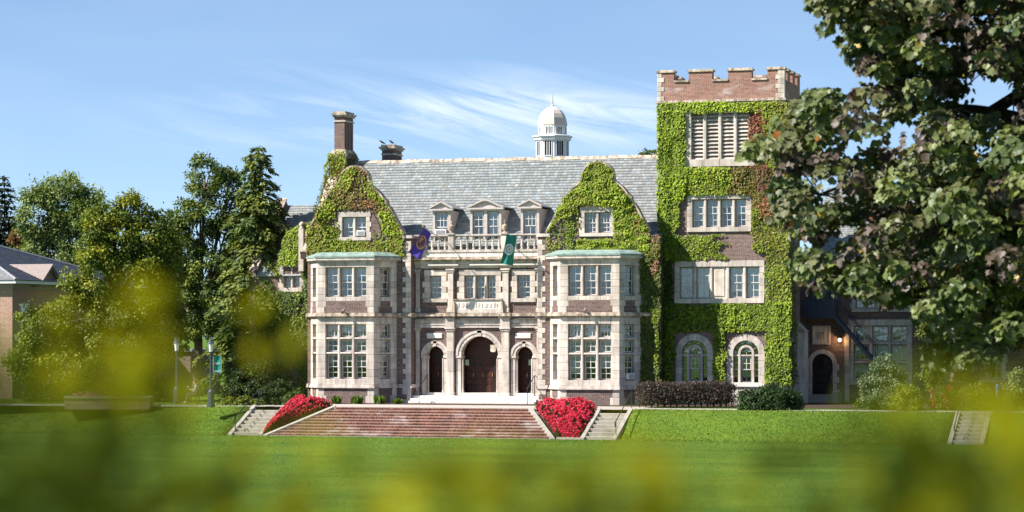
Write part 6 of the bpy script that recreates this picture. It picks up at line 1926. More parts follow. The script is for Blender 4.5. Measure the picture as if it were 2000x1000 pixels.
def tree(name, label, trunk_px, depth_, blobs, cols, nclump, per, size, clump_r, seed, bark='bark', trunk_r=.28, fork=0.35, group=None, tpl=LEAF_OVAL, base_py=None, cat='tree', shell=.55, sprig=True):
    """blobs: (px, py, rx px, ry px, depth offset) of the crown's lobes at camera depth depth_"""
    r = np.random.default_rng(seed)
    b0 = AT(trunk_px, 700, depth_); base = (b0[0], b0[1], gz(b0[0], b0[1], False) - .05)
    T = thing(name, label, cat, base, group)
    s = depth_ / FPX
    cen, rad = [], []
    vol = np.array([b[2] * b[3] for b in blobs], float); cnt = np.maximum(3, (nclump * vol / vol.sum()).astype(int))
    E = []
    for b, c in zip(blobs, cnt):
        o = np.array(AT(b[0], b[1], depth_ + (b[4] if len(b) > 4 else 0)))
        ex = np.array([b[2] * s, b[2] * s * .85, b[3] * s]); E.append((o, ex))
        d = unit(r.normal(size=(c, 3))); q = shell + (1 - shell) * r.random(c) ** .6
        q *= 1 + .16 * wob(d[:, 0] * 3 + o[0], d[:, 2] * 3 + d[:, 1] * 2, seed + 3, 1.2)
        l = d * q[:, None] * ex
        w = np.column_stack([o[0] + l[:, 0] * RX + l[:, 1] * FX, o[1] + l[:, 0] * RY + l[:, 1] * FY, o[2] + l[:, 2]])
        cen.append(w); rad.append(clump_r * r.uniform(.65, 1.3, c))
    cen = np.concatenate(cen); rad = np.concatenate(rad)
    ctr = np.mean([e[0] for e in E], axis=0)
    A = crown_leaves(cen, rad, per, size, cols, r, tpl=tpl, centre=ctr)
    if sprig:          # loose leaves that break the outline
        k = len(cen) * per // 9
        i = r.integers(0, len(cen), k)
        p = cen[i] + unit(r.normal(size=(k, 3))) * (rad[i] * r.uniform(.8, 1.25, k))[:, None]
        X_ = (p, r.normal(size=(k, 3)), r.normal(size=(k, 3)) + np.array([0, 0, .5]), r.uniform(size * .6, size, k), np.array(cols)[r.integers(0, len(cols), k)] * r.uniform(.7, 1.3, (k, 1)))
        A = [np.concatenate(q) for q in zip(A, X_)]
    leaves('crown', A[0], A[1], A[2], A[3], A[4], tpl, 'leaf', T)
    # trunk and limbs
    top = max(E, key=lambda e: e[0][2])[0]
    fz = base[2] + (top[2] - base[2]) * fork
    fk = np.array([base[0] + (top[0] - base[0]) * fork * .5, base[1] + (top[1] - base[1]) * fork * .5, fz])
    mb = MB().tube([(base[0], base[1], base[2]), (base[0] + .02, base[1], base[2] + .4)] + bez((base[0], base[1], base[2] + .8), fk, (.1, 0, 0), 4), [trunk_r * 1.5, trunk_r * 1.12, trunk_r, trunk_r * .92, trunk_r * .85, trunk_r * .8], 9)
    mb.build('trunk', bark, T, True)
    for (o, ex) in E:
        lb = MB().tube(bez(fk, o, (r.normal() * .3, r.normal() * .3, .5), 6), list(np.linspace(trunk_r * .62, trunk_r * .16, 6)), 7)
        near = np.argsort(np.linalg.norm(cen - o, axis=1))[:9]
        for i in near:
            t_ = fk + (o - fk) * r.uniform(.5, .95)
            lb.tube(bez(t_, cen[i], (0, 0, .15), 4), [trunk_r * .18, trunk_r * .13, trunk_r * .08, trunk_r * .04], 5)
        lb.build('limb', bark, T, True)
    return T
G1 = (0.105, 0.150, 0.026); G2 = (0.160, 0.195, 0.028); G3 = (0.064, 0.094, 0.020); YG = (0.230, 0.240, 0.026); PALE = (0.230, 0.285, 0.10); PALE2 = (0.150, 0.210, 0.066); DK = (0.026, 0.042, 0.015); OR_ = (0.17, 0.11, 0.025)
tree('deciduous_tree', 'pale silvery green rounded tree behind the brick house roof', 125, 182, [(75, 430, 42, 70), (125, 400, 55, 58), (170, 420, 45, 60), (100, 520, 60, 70), (165, 520, 55, 80), (60, 545, 30, 45)], [PALE, PALE, PALE2, G1], 380, 90, .22, .60, 101)
tree('maple_tree', 'olive green maple with dark right side left of the spruce', 212, 154, [(255, 412, 34, 46), (200, 440, 40, 50), (225, 470, 55, 62), (290, 480, 40, 70), (325, 500, 30, 60), (185, 545, 52, 60), (270, 580, 68, 80), (150, 630, 62, 60), (235, 660, 90, 66), (315, 630, 34, 90), (85, 650, 55, 60), (60, 715, 40, 40), (150, 715, 70, 40), (265, 720, 60, 36)], [G2, YG, G1, G3, G2], 640, 95, .20, .56, 102, bark='bark_dark', trunk_r=.30, fork=.45)
tree('ash_tree', 'tall open deciduous tree with pale forked trunk behind the lamp post', 385, 167, [(400, 345, 50, 38), (362, 425, 28, 30), (448, 372, 36, 44), (475, 430, 34, 50), (470, 520, 36, 55), (392, 430, 45, 40), (440, 455, 40, 45), (355, 500, 40, 55), (410, 540, 55, 60), (350, 590, 45, 55), (440, 600, 50, 60), (330, 650, 35, 50), (400, 640, 45, 35)], [G1, G3, G2, PALE2], 360, 90, .20, .50, 103, trunk_r=.33, fork=.30)
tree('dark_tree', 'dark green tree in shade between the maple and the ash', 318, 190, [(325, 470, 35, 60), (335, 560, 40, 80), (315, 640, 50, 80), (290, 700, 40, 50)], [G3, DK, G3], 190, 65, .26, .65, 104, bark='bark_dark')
def conifer(label, px, top_py, base_py, depth_, wid, cols, seed, n_whorl=26, droop=.25, bare=.10, power=.8, name='spruce_tree', leaf=.34, group=None, per_m=26):
    r = np.random.default_rng(seed)
    b = AT(px, base_py, depth_); zt = AT(px, top_py, depth_)[2]
    z0 = gz(b[0], b[1], False) - .05
    T = thing(name, label, 'tree', (b[0], b[1], z0), group)
    H = zt - z0
    MB().tube([(b[0], b[1], z0), (b[0], b[1], z0 + H * .5), (b[0] + .05, b[1], z0 + H)], [.26, .15, .02], 8).build('trunk', 'bark_dark', T, True)
    P, tp, nr, sz, cl = [], [], [], [], []
    limbs = MB()
    for i in range(n_whorl):
        t = bare + (1 - bare) * i / (n_whorl - .5)
        z = z0 + H * t
        L = wid * (1 - t) ** power * r.uniform(.75, 1.15) + .12
        nb = 6 if t < .8 else 4
        for k in range(nb):
            a = 2 * pi * (k + r.random() * .7) / nb + i * 1.1
            Lk = L * r.uniform(.6, 1.15)
            m = max(4, int(Lk * per_m))
            s = r.random(m) ** .65
            dx, dy = cos(a), sin(a)
            zz = z + Lk * (.10 * s - droop * s * s * 1.5) + r.normal(size=m) * .06
            spread = (.08 + .26 * Lk * s * (1.1 - s)) * r.normal(size=m)
            P.append(np.column_stack([b[0] + dx * Lk * s - dy * spread, b[1] + dy * Lk * s + dx * spread, zz]))
            sd = np.sign(spread)
            tp.append(np.column_stack([dx * .8 - dy * sd * .7, dy * .8 + dx * sd * .7, np.full(m, -.35)]) + r.normal(size=(m, 3)) * .3)
            nr.append(np.column_stack([np.full(m, dx * .3), np.full(m, dy * .3), np.ones(m)]) + r.normal(size=(m, 3)) * .35)
            sz.append(r.uniform(leaf * .6, leaf * 1.2, m))
            cl.append(np.array(cols)[r.integers(0, len(cols))] * r.uniform(.6, 1.35, (m, 1)))
            limbs.tube([(b[0], b[1], z), (b[0] + dx * Lk * .5, b[1] + dy * Lk * .5, z + .02 - Lk * droop * .2), (b[0] + dx * Lk * .9, b[1] + dy * Lk * .9, z - Lk * droop)], [.04, .025, .01], 4)
    leaves('crown', np.concatenate(P), np.concatenate(tp), np.concatenate(nr), np.concatenate(sz), np.concatenate(cl), LEAF_SPRAY, 'leaf', T)
    limbs.build('limbs', 'bark_dark', T)['kind'] = 'stuff'
    return T
conifer('tall dark green spruce left of the hall, pointed top', 505, 284, 785, 159, 3.6, [(0.130, 0.178, 0.050), (0.100, 0.145, 0.046), (0.180, 0.212, 0.044), (0.150, 0.178, 0.040)], 111, 38, .32, .10, .50, per_m=62, leaf=.36)
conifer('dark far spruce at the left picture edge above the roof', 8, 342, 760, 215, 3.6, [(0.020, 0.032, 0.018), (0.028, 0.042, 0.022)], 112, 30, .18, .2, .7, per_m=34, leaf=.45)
conifer('feathery hemlock beside the hall corner, low drooping sprays', 540, 575, 786, 157, 2.2, [(0.115, 0.150, 0.030), (0.080, 0.115, 0.030), (0.16, 0.185, 0.032)], 113, 16, .4, .18, .5, name='hemlock_tree', leaf=.26, per_m=48)
far = [(-40, 560, 215, 'dark distant tree beyond the house, leftmost of the far row', 60, 120), (40, 500, 225, 'dark distant tree rising behind the house roof', 55, 80), (215, 560, 215, 'dark distant tree behind the olive maple', 60, 110), (300, 520, 230, 'dark distant tree between maple and ash tops', 50, 100),
       (460, 580, 215, 'dark distant tree behind the spruce', 55, 110), (560, 600, 225, 'dark distant tree right behind the low wing', 45, 100)]
for i, (px, py, d, lab, rx, ry) in enumerate(far):
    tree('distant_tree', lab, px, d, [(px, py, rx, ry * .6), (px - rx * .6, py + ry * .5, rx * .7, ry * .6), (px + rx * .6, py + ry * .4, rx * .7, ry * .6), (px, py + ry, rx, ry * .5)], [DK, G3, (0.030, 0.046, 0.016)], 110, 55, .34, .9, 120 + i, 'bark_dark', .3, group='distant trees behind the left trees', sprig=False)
tree('young_tree', 'small orange tinted tree beside the far spruce', 38, 200, [(40, 470, 22, 24), (55, 490, 20, 20)], [(0.17, .10, .03), G2, (0.20, .08, .04)], 40, 60, .26, .5, 131)
tree('distant_tree', 'leafy tree top peeping over the ridge beside the tower', 1266, 190, [(1268, 312, 20, 20), (1255, 330, 22, 22), (1275, 335, 20, 22)], [G1, G3], 50, 50, .25, .5, 132)
def shrub(name, label, px, base_py, w_px, h_px, cols, seed, n=120, per=40, size=.10, cr=.22, cat='shrub', tpl=LEAF_OVAL, dpx=None, stems=7, z=0.0, flat=1.0):
    g = GR(px, base_py, z); d = depth(*g); s = d / FPX
    r = np.random.default_rng(seed)
    S_ = thing(name, label, cat, (g[0], g[1], z))
    w, h = w_px * s, h_px * s; dp = (dpx or w_px) * s
    d_ = unit(r.normal(size=(n, 3))); d_[:, 2] = np.abs(d_[:, 2]) * 1.3 - .25
    q = (.5 + .5 * r.random(n) ** .6)
    q *= 1 + .14 * wob(d_[:, 0] * 4, d_[:, 2] * 4 + d_[:, 1], seed, 1.0)
    l = d_ * q[:, None]
    l[:, :2] = np.sign(l[:, :2]) * np.abs(l[:, :2]) ** flat
    cen = np.column_stack([g[0] + l[:, 0] * w / 2 * RX + l[:, 1] * dp / 2 * FX, g[1] + l[:, 0] * w / 2 * RY + l[:, 1] * dp / 2 * FY, z + h * (.20 + .62 * np.clip(l[:, 2], -.25, 1.3))])
    A = crown_leaves(cen, cr * r.uniform(.7, 1.3, n), per, size, cols, r, tpl=tpl, centre=np.array([g[0], g[1], z + h * .4]))
    A[0][:, 2] = np.maximum(A[0][:, 2], z + .03)
    leaves('foliage', *A, tpl, 'leaf', S_)
    mb = MB()
    for i in range(stems):
        c = cen[r.integers(0, n)]
        mb.tube(bez((g[0] + r.normal() * .1, g[1] + r.normal() * .1, z - .05), c, (0, 0, .1), 4), [.035, .025, .018, .01], 5)
    mb.build('stems', 'bark_dark', S_)['kind'] = 'stuff'
    return S_
def box_hedge(label, pxa, pxb, base_py, h_px, thick, cols, seed, n=4200):
    ga, gb = GR(pxa, base_py), GR(pxb, base_py)
    r = np.random.default_rng(seed)
    H_ = thing('hedge', label, 'hedge', ((ga[0] + gb[0]) / 2, (ga[1] + gb[1]) / 2, 0))
    d = depth(*ga); h = h_px * d / FPX
    L = sqrt((gb[0] - ga[0]) ** 2 + (gb[1] - ga[1]) ** 2); t = np.array([(gb[0] - ga[0]) / L, (gb[1] - ga[1]) / L]); nn = np.array([t[1], -t[0]])
    u = r.random(n) * L; v = r.uniform(-1, 1, n); w = r.random(n)
    edge = np.minimum(1, np.minimum(u, L - u) / .5) ** .4
    hh = h * (.90 + .07 * wob(u, u * 0, seed, 1.3)) * (.80 + .20 * edge)
    th = thick / 2 * (.9 + .15 * wob(u, w * 2, seed + 1, 1.2)) * edge
    face = r.random(n)
    z = np.where(face < .30, hh * (1 - .12 * r.random(n) ** 2), hh * (.16 + .84 * w)); off = np.where(face < .30, v * th, np.where(face < .85, th * (1 - .25 * r.random(n) ** 2), -th))
    off *= np.where(z > hh * .8, .92, 1.0)
    pos_ = np.column_stack([ga[0] + t[0] * u + nn[0] * off, ga[1] + t[1] * u + nn[1] * off, z]) + r.normal(size=(n, 3)) * .05
    nr = np.column_stack([nn[0] * np.sign(off) * .7, nn[1] * np.sign(off) * .7, np.where(face < .3, 1.0, .4)]) + r.normal(size=(n, 3)) * .5
    tip = r.normal(size=(n, 3)) + np.array([0, 0, .5])
    col = np.array(cols)[r.integers(0, len(cols), n)] * r.uniform(.6, 1.5, (n, 1))
    leaves('foliage', pos_, tip, nr, r.uniform(.07, .13, n), col, LEAF_OVAL, 'leaf', H_)
    mb = MB()
    for i in range(16):
        q = L * (i + .5) / 16; x, y = ga[0] + t[0] * q, ga[1] + t[1] * q
        for k in range(3):
            mb.tube(bez((x, y, 0), (x + r.normal() * .25, y + r.normal() * .2, h * .8), (0, 0, .1), 4), [.03, .02, .015, .008], 5)
    mb.build('stems', 'bark_dark', H_)['kind'] = 'stuff'
    MB().box(Fr(ga, (t[0], t[1])), .3, L - .3, -thick * .22, thick * .22, .25, h * .72).build('inner_twigs', 'bark_dark', H_)
box_hedge('clipped dark purple hedge in front of the tower', 1243, 1436, 796, 53, 1.3, [(0.085, 0.055, 0.055), (0.060, 0.040, 0.042), (0.13, 0.085, 0.075), (0.055, 0.060, 0.030)], 141, 7000)
shrub('yew_shrub', 'dark green spreading yew between the purple hedge and side door', 1502, 801, 132, 58, [(0.030, 0.060, 0.018), (0.045, 0.085, 0.022), (0.022, 0.045, 0.015)], 142, 230, 60, .12, .26, tpl=LEAF_SPRAY, dpx=60)
shrub('variegated_shrub', 'pale variegated leafy shrub below the fire escape', 1730, 800, 100, 122, [(0.13, 0.17, 0.085), (0.085, 0.125, 0.05), (0.17, 0.21, 0.11)], 143, 220, 50, .12, .28, dpx=80)
shrub('shrub', 'green bush with yellow tint in front of the pale shrub', 1770, 803, 60, 62, [G1, YG, G2], 144, 90, 45, .11, .22)
shrub('shrub', 'low clump of grass green leaves right of the side door', 1684, 797, 26, 20, [G1, (0.07, .12, .02)], 145, 26, 36, .13, .10)
shrub('hosta', 'small bright yellow green plant on the mulch by the path', 1708, 799, 24, 16, [(0.22, .26, .05), (0.16, .22, .04)], 146, 16, 30, .15, .09)
shrub('flowering_shrub', 'bush with small red blooms behind the blurred leaves', 1842, 800, 50, 56, [G1, G2, (0.35, .05, .05)], 147, 80, 40, .11, .2)
shrub('shrub', 'bright leafy bush beyond the far right stair', 1905, 800, 70, 62, [YG, G2, (0.16, .20, .05)], 148, 100, 40, .13, .24)
shrub('shrub', 'pale flowering bush at the right picture edge', 1985, 800, 60, 90, [PALE, G2, (0.24, .24, .14)], 149, 100, 40, .12, .24)
tree('vine_tree', 'slender tree wrapped in sunlit yellow green leaves right of the wing', 1822, 146, [(1815, 560, 26, 40), (1822, 640, 24, 55), (1828, 720, 26, 50)], [YG, (0.16, .19, .03), G1], 120, 55, .15, .38, 150, trunk_r=.14)
tree('dark_tree', 'dark dense tree filling the right background behind the big maple leaves', 1900, 148, [(1880, 480, 70, 80), (1960, 450, 70, 90), (1900, 620, 80, 80), (1980, 600, 60, 90), (1760, 470, 50, 70)], [G3, DK, (0.030, .046, .016)], 260, 60, .24, .6, 151, 'bark_dark')
for i, (px, w, h) in enumerate(((95, 90, 60), (180, 100, 55), (260, 90, 62), (330, 70, 50))):  # low shrubs added for the dark under the trees, shade in their colour
    shrub('shrub', ('leafy shrub coloured shade-dark left of the brick planter', 'leafy shrub coloured shade-dark behind the middle of the brick planter', 'leafy shrub coloured shade-dark behind the right end of the planter', 'leafy shrub coloured shade-dark between planter and shaded lamp post')[i], px, 785, w, h, [DK, G3, (0.04, .06, .018)], 170 + i, 110, 50, .17, .32, dpx=50)
shrub('rhododendron', 'round leafy green shrub behind the left red flowers', 578, 792, 50, 30, [(0.10, .14, .03), (0.07, .11, .025)], 152, 50, 36, .16, .16)
shrub('shrub', 'evergreen mass coloured shade-dark under the spruce', 490, 790, 110, 95, [DK, G3, (0.03, .05, .016)], 153, 170, 50, .16, .32, dpx=70)  # leaf colours carry the deep shade under the spruce
shrub('shrub', 'low sunlit yellow green groundcover by the lamp post', 470, 792, 90, 20, [YG, G2, G1], 154, 70, 34, .11, .14, dpx=24)
shrub('shrub', 'low shrub coloured shade-dark between spruce and hall corner', 545, 791, 80, 60, [DK, G3], 155, 110, 45, .15, .25, dpx=50)  # shade beside the hall corner is put into the leaf colours
for i, (px, lab, c) in enumerate(((657, 'first grassy daylily clump along the left bay, by the red flowers', 0), (697, 'second grassy daylily clump along the left bay', 0), (741, 'third grassy daylily clump along the left bay', 0), (775, 'small daylily clump beside the entrance pier', 0), (1146, 'grassy daylily clump in front of the right bay', 0), (1196, 'yellow flowering clump at the corner of the right bay', 1))):
    g = GR(px, 789.5); r = np.random.default_rng(200 + i); n = 90
    T = thing('daylily', lab, 'plant', (g[0], g[1], 0.03))
    a = r.random(n) * 6.28; tl = r.uniform(.2, .9, n)
    pos_ = np.column_stack([g[0] + r.normal(size=n) * .10, g[1] + r.normal(size=n) * .10, np.full(n, .03)])
    tip = np.column_stack([np.cos(a) * tl, np.sin(a) * tl, np.ones(n)])
    nr = np.column_stack([np.cos(a), np.sin(a), -.3 * np.ones(n)])
    leaves('blades', pos_, tip, nr, r.uniform(.3, .55 if px != 775 else .35, n), np.array([.10, .16, .025]) * r.uniform(.6, 1.5, (n, 1)), LEAF_SPRAY, 'leaf', T)
    if c:
        k = 10; p = np.column_stack([g[0] + r.normal(size=k) * .12, g[1] + r.normal(size=k) * .12, r.uniform(.4, .75, k)])
        leaves('blooms', p, r.normal(size=(k, 3)), r.normal(size=(k, 3)), np.full(k, .13), np.tile([.65, .42, .02], (k, 1)), LEAF_OVAL, 'petal', T)
for (u, lab, c) in ((1.2, 'pink flower clump in the brick planter', (.55, .12, .28)), (2.9, 'yellow green foliage clump in the brick planter', (.28, .26, .04)), (4.2, 'low green plant at the right end of the planter', (.12, .16, .03))):
    if u > pl_ - .4: u = pl_ - .6
    p0 = pf.p(u, -.5, .5); r = np.random.default_rng(int(u * 10)); n = 260
    T = thing('planter_flowers', lab, 'flowers', p0)
    pos_ = np.array(p0) + np.column_stack([r.normal(size=n) * .40, r.normal(size=n) * .2, np.abs(r.normal(size=n)) * .13])
    leaves('blossoms', pos_, r.normal(size=(n, 3)), r.normal(size=(n, 3)) + np.array([0, -.5, 1]), r.uniform(.08, .14, n), np.array(c) * r.uniform(.6, 1.3, (n, 1)), LEAF_OVAL, 'petal', T)['kind'] = 'stuff'
bp_ = GR(1948, 800)
blp = thing('marker_post', 'blue marker post among the bushes at the far right', 'post', (bp_[0], bp_[1], 0))
plain('post_blue', (0.05, 0.13, 0.38), 0.5)
MB().lathe((bp_[0], bp_[1], 0), [(.10, 0), (.10, 1.0), (.07, 1.05)], 8).build('post', 'lead', blp)
MB().lathe((bp_[0], bp_[1], 1.052), [(.10, 0), (.10, .25), (.03, .33)], 8).build('cap', 'post_blue', blp)

# ------------------------------------------------------------------ the near maple on the right
MD = 26.0
def big_maple():
    r = np.random.default_rng(77)
    tb = AT(2330, 700, MD + 1.5); base = (tb[0], tb[1], gz(tb[0], tb[1], False) - .05)
    T = thing('norway_maple', 'large dark bronze green maple overhanging the right side, near the camera', 'tree', base)
    s = MD / FPX
    poly = [(1575, -60), (1596, 0), (1615, 60), (1640, 95), (1680, 112), (1675, 128), (1640, 145), (1628, 175), (1590, 165), (1550, 178), (1545, 215), (1512, 240), (1490, 262), (1445, 275), (1440, 310), (1490, 330), (1520, 350), (1500, 385), (1530, 420), (1556, 452), (1570, 470), (1556, 525), (1590, 560), (1640, 580), (1690, 600), (1730, 590), (1765, 610), (1800, 670), (1835, 740), (1890, 745), (1930, 690), (2000, 640), (2400, 600), (2700, 300), (2700, -500), (2300, -700), (1800, -500)]
    def inside(x, y):
        return in_poly(x, y, poly)
    n0 = 3300
    px = r.uniform(1440, 2700, n0); py = r.uniform(-700, 750, n0)
    ok = inside(px, py) & inside(px - 20, py) & inside(px - 5, py + 14) & inside(px - 8, py - 14)
    for (gx, gy, a, b) in ((1955, 195, 55, 48), (1752, 252, 40, 26), (1672, 290, 36, 30), (1700, 225, 30, 20), (1885, 205, 26, 20), (1600, 395, 26, 26), (1640, 470, 34, 34), (1590, 240, 22, 18), (1780, 560, 30, 20), (1700, 400, 26, 18), (1800, 150, 22, 14), (1850, 420, 22, 16)):
        ok &= ~(((px - gx) / a) ** 2 + ((py - gy) / b) ** 2 < 1)
    px, py = px[ok], py[ok]
    inner = np.clip((px - 1520) / 600, 0, 1)
    dd = MD + r.normal(size=len(px)) * (.35 + 1.5 * inner)
    cen = np.column_stack([CAM[0] + FX * dd + RX * (px - 1000) / FPX * dd, CAM[1] + FY * dd + RY * (px - 1000) / FPX * dd, EYE - (py - HOR) / FPX * dd])
    per = 46
    n = len(cen) * per
    C = np.repeat(cen, per, axis=0)
    R_ = np.repeat(r.uniform(.12, .29, len(cen)), per)
    view = np.array([-FX, -FY, 0.0]); left = np.array([-RX, -RY, 0.0])
    d_ = unit(r.normal(size=(n, 3)) + (view * .45 + left * .35 + np.array([0, 0, .5])) * .9)
    off = d_ * (R_ * (.45 + .55 * r.random(n) ** .5))[:, None]; off[:, 2] *= .62
    lat = off[:, 0] * RX + off[:, 1] * RY
    off[:, 2] += .35 * np.minimum(lat, 0) * .6
    pos_ = C + off
    nr = d_ * .8 + np.array([0, 0, .45]) + view * .2 + r.normal(size=(n, 3)) * .33
    tip = np.array([0, 0, -.8]) + d_ * .5 + r.normal(size=(n, 3)) * .45 + left * .2
    sz = r.uniform(.050, .092, n)
    cols = np.array([(0.088, 0.115, 0.036), (0.112, 0.118, 0.050), (0.066, 0.092, 0.028), (0.135, 0.160, 0.052), (0.098, 0.074, 0.056)])
    cl = np.repeat(r.integers(0, 5, len(cen)), per)
    col = cols[cl] * r.uniform(.6, 1.35, (n, 1))
    q = r.random(n)
    col[q < .006] = np.array([0.30, 0.11, 0.02]); col[(q > .010) & (q < .016)] = np.array([0.36, .25, .03]); col[(q > .03) & (q < .06)] = np.array([0.13, .16, .03])
    inview = (C[:, 0] == C[:, 0])
    P2 = np.array([PROJ(p) for p in pos_])
    dpt = (pos_[:, 0] - CAM[0]) * FX + (pos_[:, 1] - CAM[1]) * FY
    vis = (P2[:, 0] > 1450) & (P2[:, 0] < 1990) & (P2[:, 1] > 10) & (P2[:, 1] < 760)
    order = np.argsort(np.where(vis, dpt - sz * 6, 1e9))[:300]
    single = np.zeros(n, bool); single[order] = True
    k = ~single
    leaves('crown', pos_[k], tip[k], nr[k], sz[k], col[k], LEAF_MAPLE, 'maple_leaf', T)['kind'] = 'stuff'
    # the nearest leaves one by one, sharing six leaf meshes
    protos = []
    for i in range(6):
        c = (list(cols) + [np.array([0.10, .10, .03])])[i]
        o = np_mesh('leaf', LEAF_MAPLE[0], LEAF_MAPLE[1], np.tile(c, (len(LEAF_MAPLE[0]), 1)), 'maple_leaf')
        protos.append(o.data); bpy.data.objects.remove(o)
    from mathutils import Matrix
    for i in order:
        t_ = Vector(tip[i]).normalized(); nn = Vector(nr[i]); nn = (nn - t_ * nn.dot(t_)).normalized(); sd = t_.cross(nn)
        o = bpy.data.objects.new('leaf', protos[int(cl[i]) if r.random() < .93 else 5]); COL.objects.link(o)
        o.parent = T
        mtx = Matrix(((sd.x, t_.x, nn.x), (sd.y, t_.y, nn.y), (sd.z, t_.z, nn.z)))
        o.rotation_euler = mtx.to_euler(); o.scale = (sz[i],) * 3
        o.location = Vector(pos_[i]) - Vector(base)
    # trunk, limbs and twigs
    ht = AT(2300, 100, MD + 1.5)
    MB().tube([base, (base[0], base[1], base[2] + .5), (base[0] - .05, base[1], base[2] + 2.0), ht], [.55, .40, .34, .26], 10).build('trunk', 'bark_dark', T, True)
    for (p0, ends) in (((2310, 420), [(1980, 190), (1800, 330), (1600, 380)]), ((2310, 300), [(2000, 90), (1820, 60), (1690, 60)]), ((2320, 480), [(2050, 480), (1880, 560), (1720, 590)]), ((2305, 250), [(2050, 250), (1850, 210), (1620, 250)]), ((2320, 520), [(2150, 600), (1980, 640), (1870, 690)])):
        path = [AT(p0[0], p0[1], MD + 1.5)] + [AT(a, b, MD + .8 - .5 * i) for i, (a, b) in enumerate(ends)]
        fine = []
        for a, b in zip(path, path[1:]): fine += bez(a, b, (r.normal() * .05, 0, .08), 5)[:-1]
        fine.append(path[-1])
        MB().tube(fine, list(np.linspace(.11, .012, len(fine))), 7).build('limb', 'bark_dark', T, True)
    tw = MB()
    limbpts = np.array([AT(a, b, MD + .4) for a, b in ((1980, 190), (1800, 330), (1600, 380), (2000, 90), (1820, 60), (1690, 60), (2050, 480), (1880, 560), (1720, 590), (1850, 210), (1620, 250), (1980, 640), (1870, 690))])
    for i in r.choice(len(cen), 420, replace=False):
        j = np.argmin(np.linalg.norm(limbpts - cen[i], axis=1))
        if np.linalg.norm(limbpts[j] - cen[i]) < 1.6:
            tw.tube(bez(limbpts[j], cen[i], (0, 0, .1), 4), [.014, .010, .007, .004], 4)
    tw.build('twigs', 'bark', T)['kind'] = 'stuff'
big_maple()

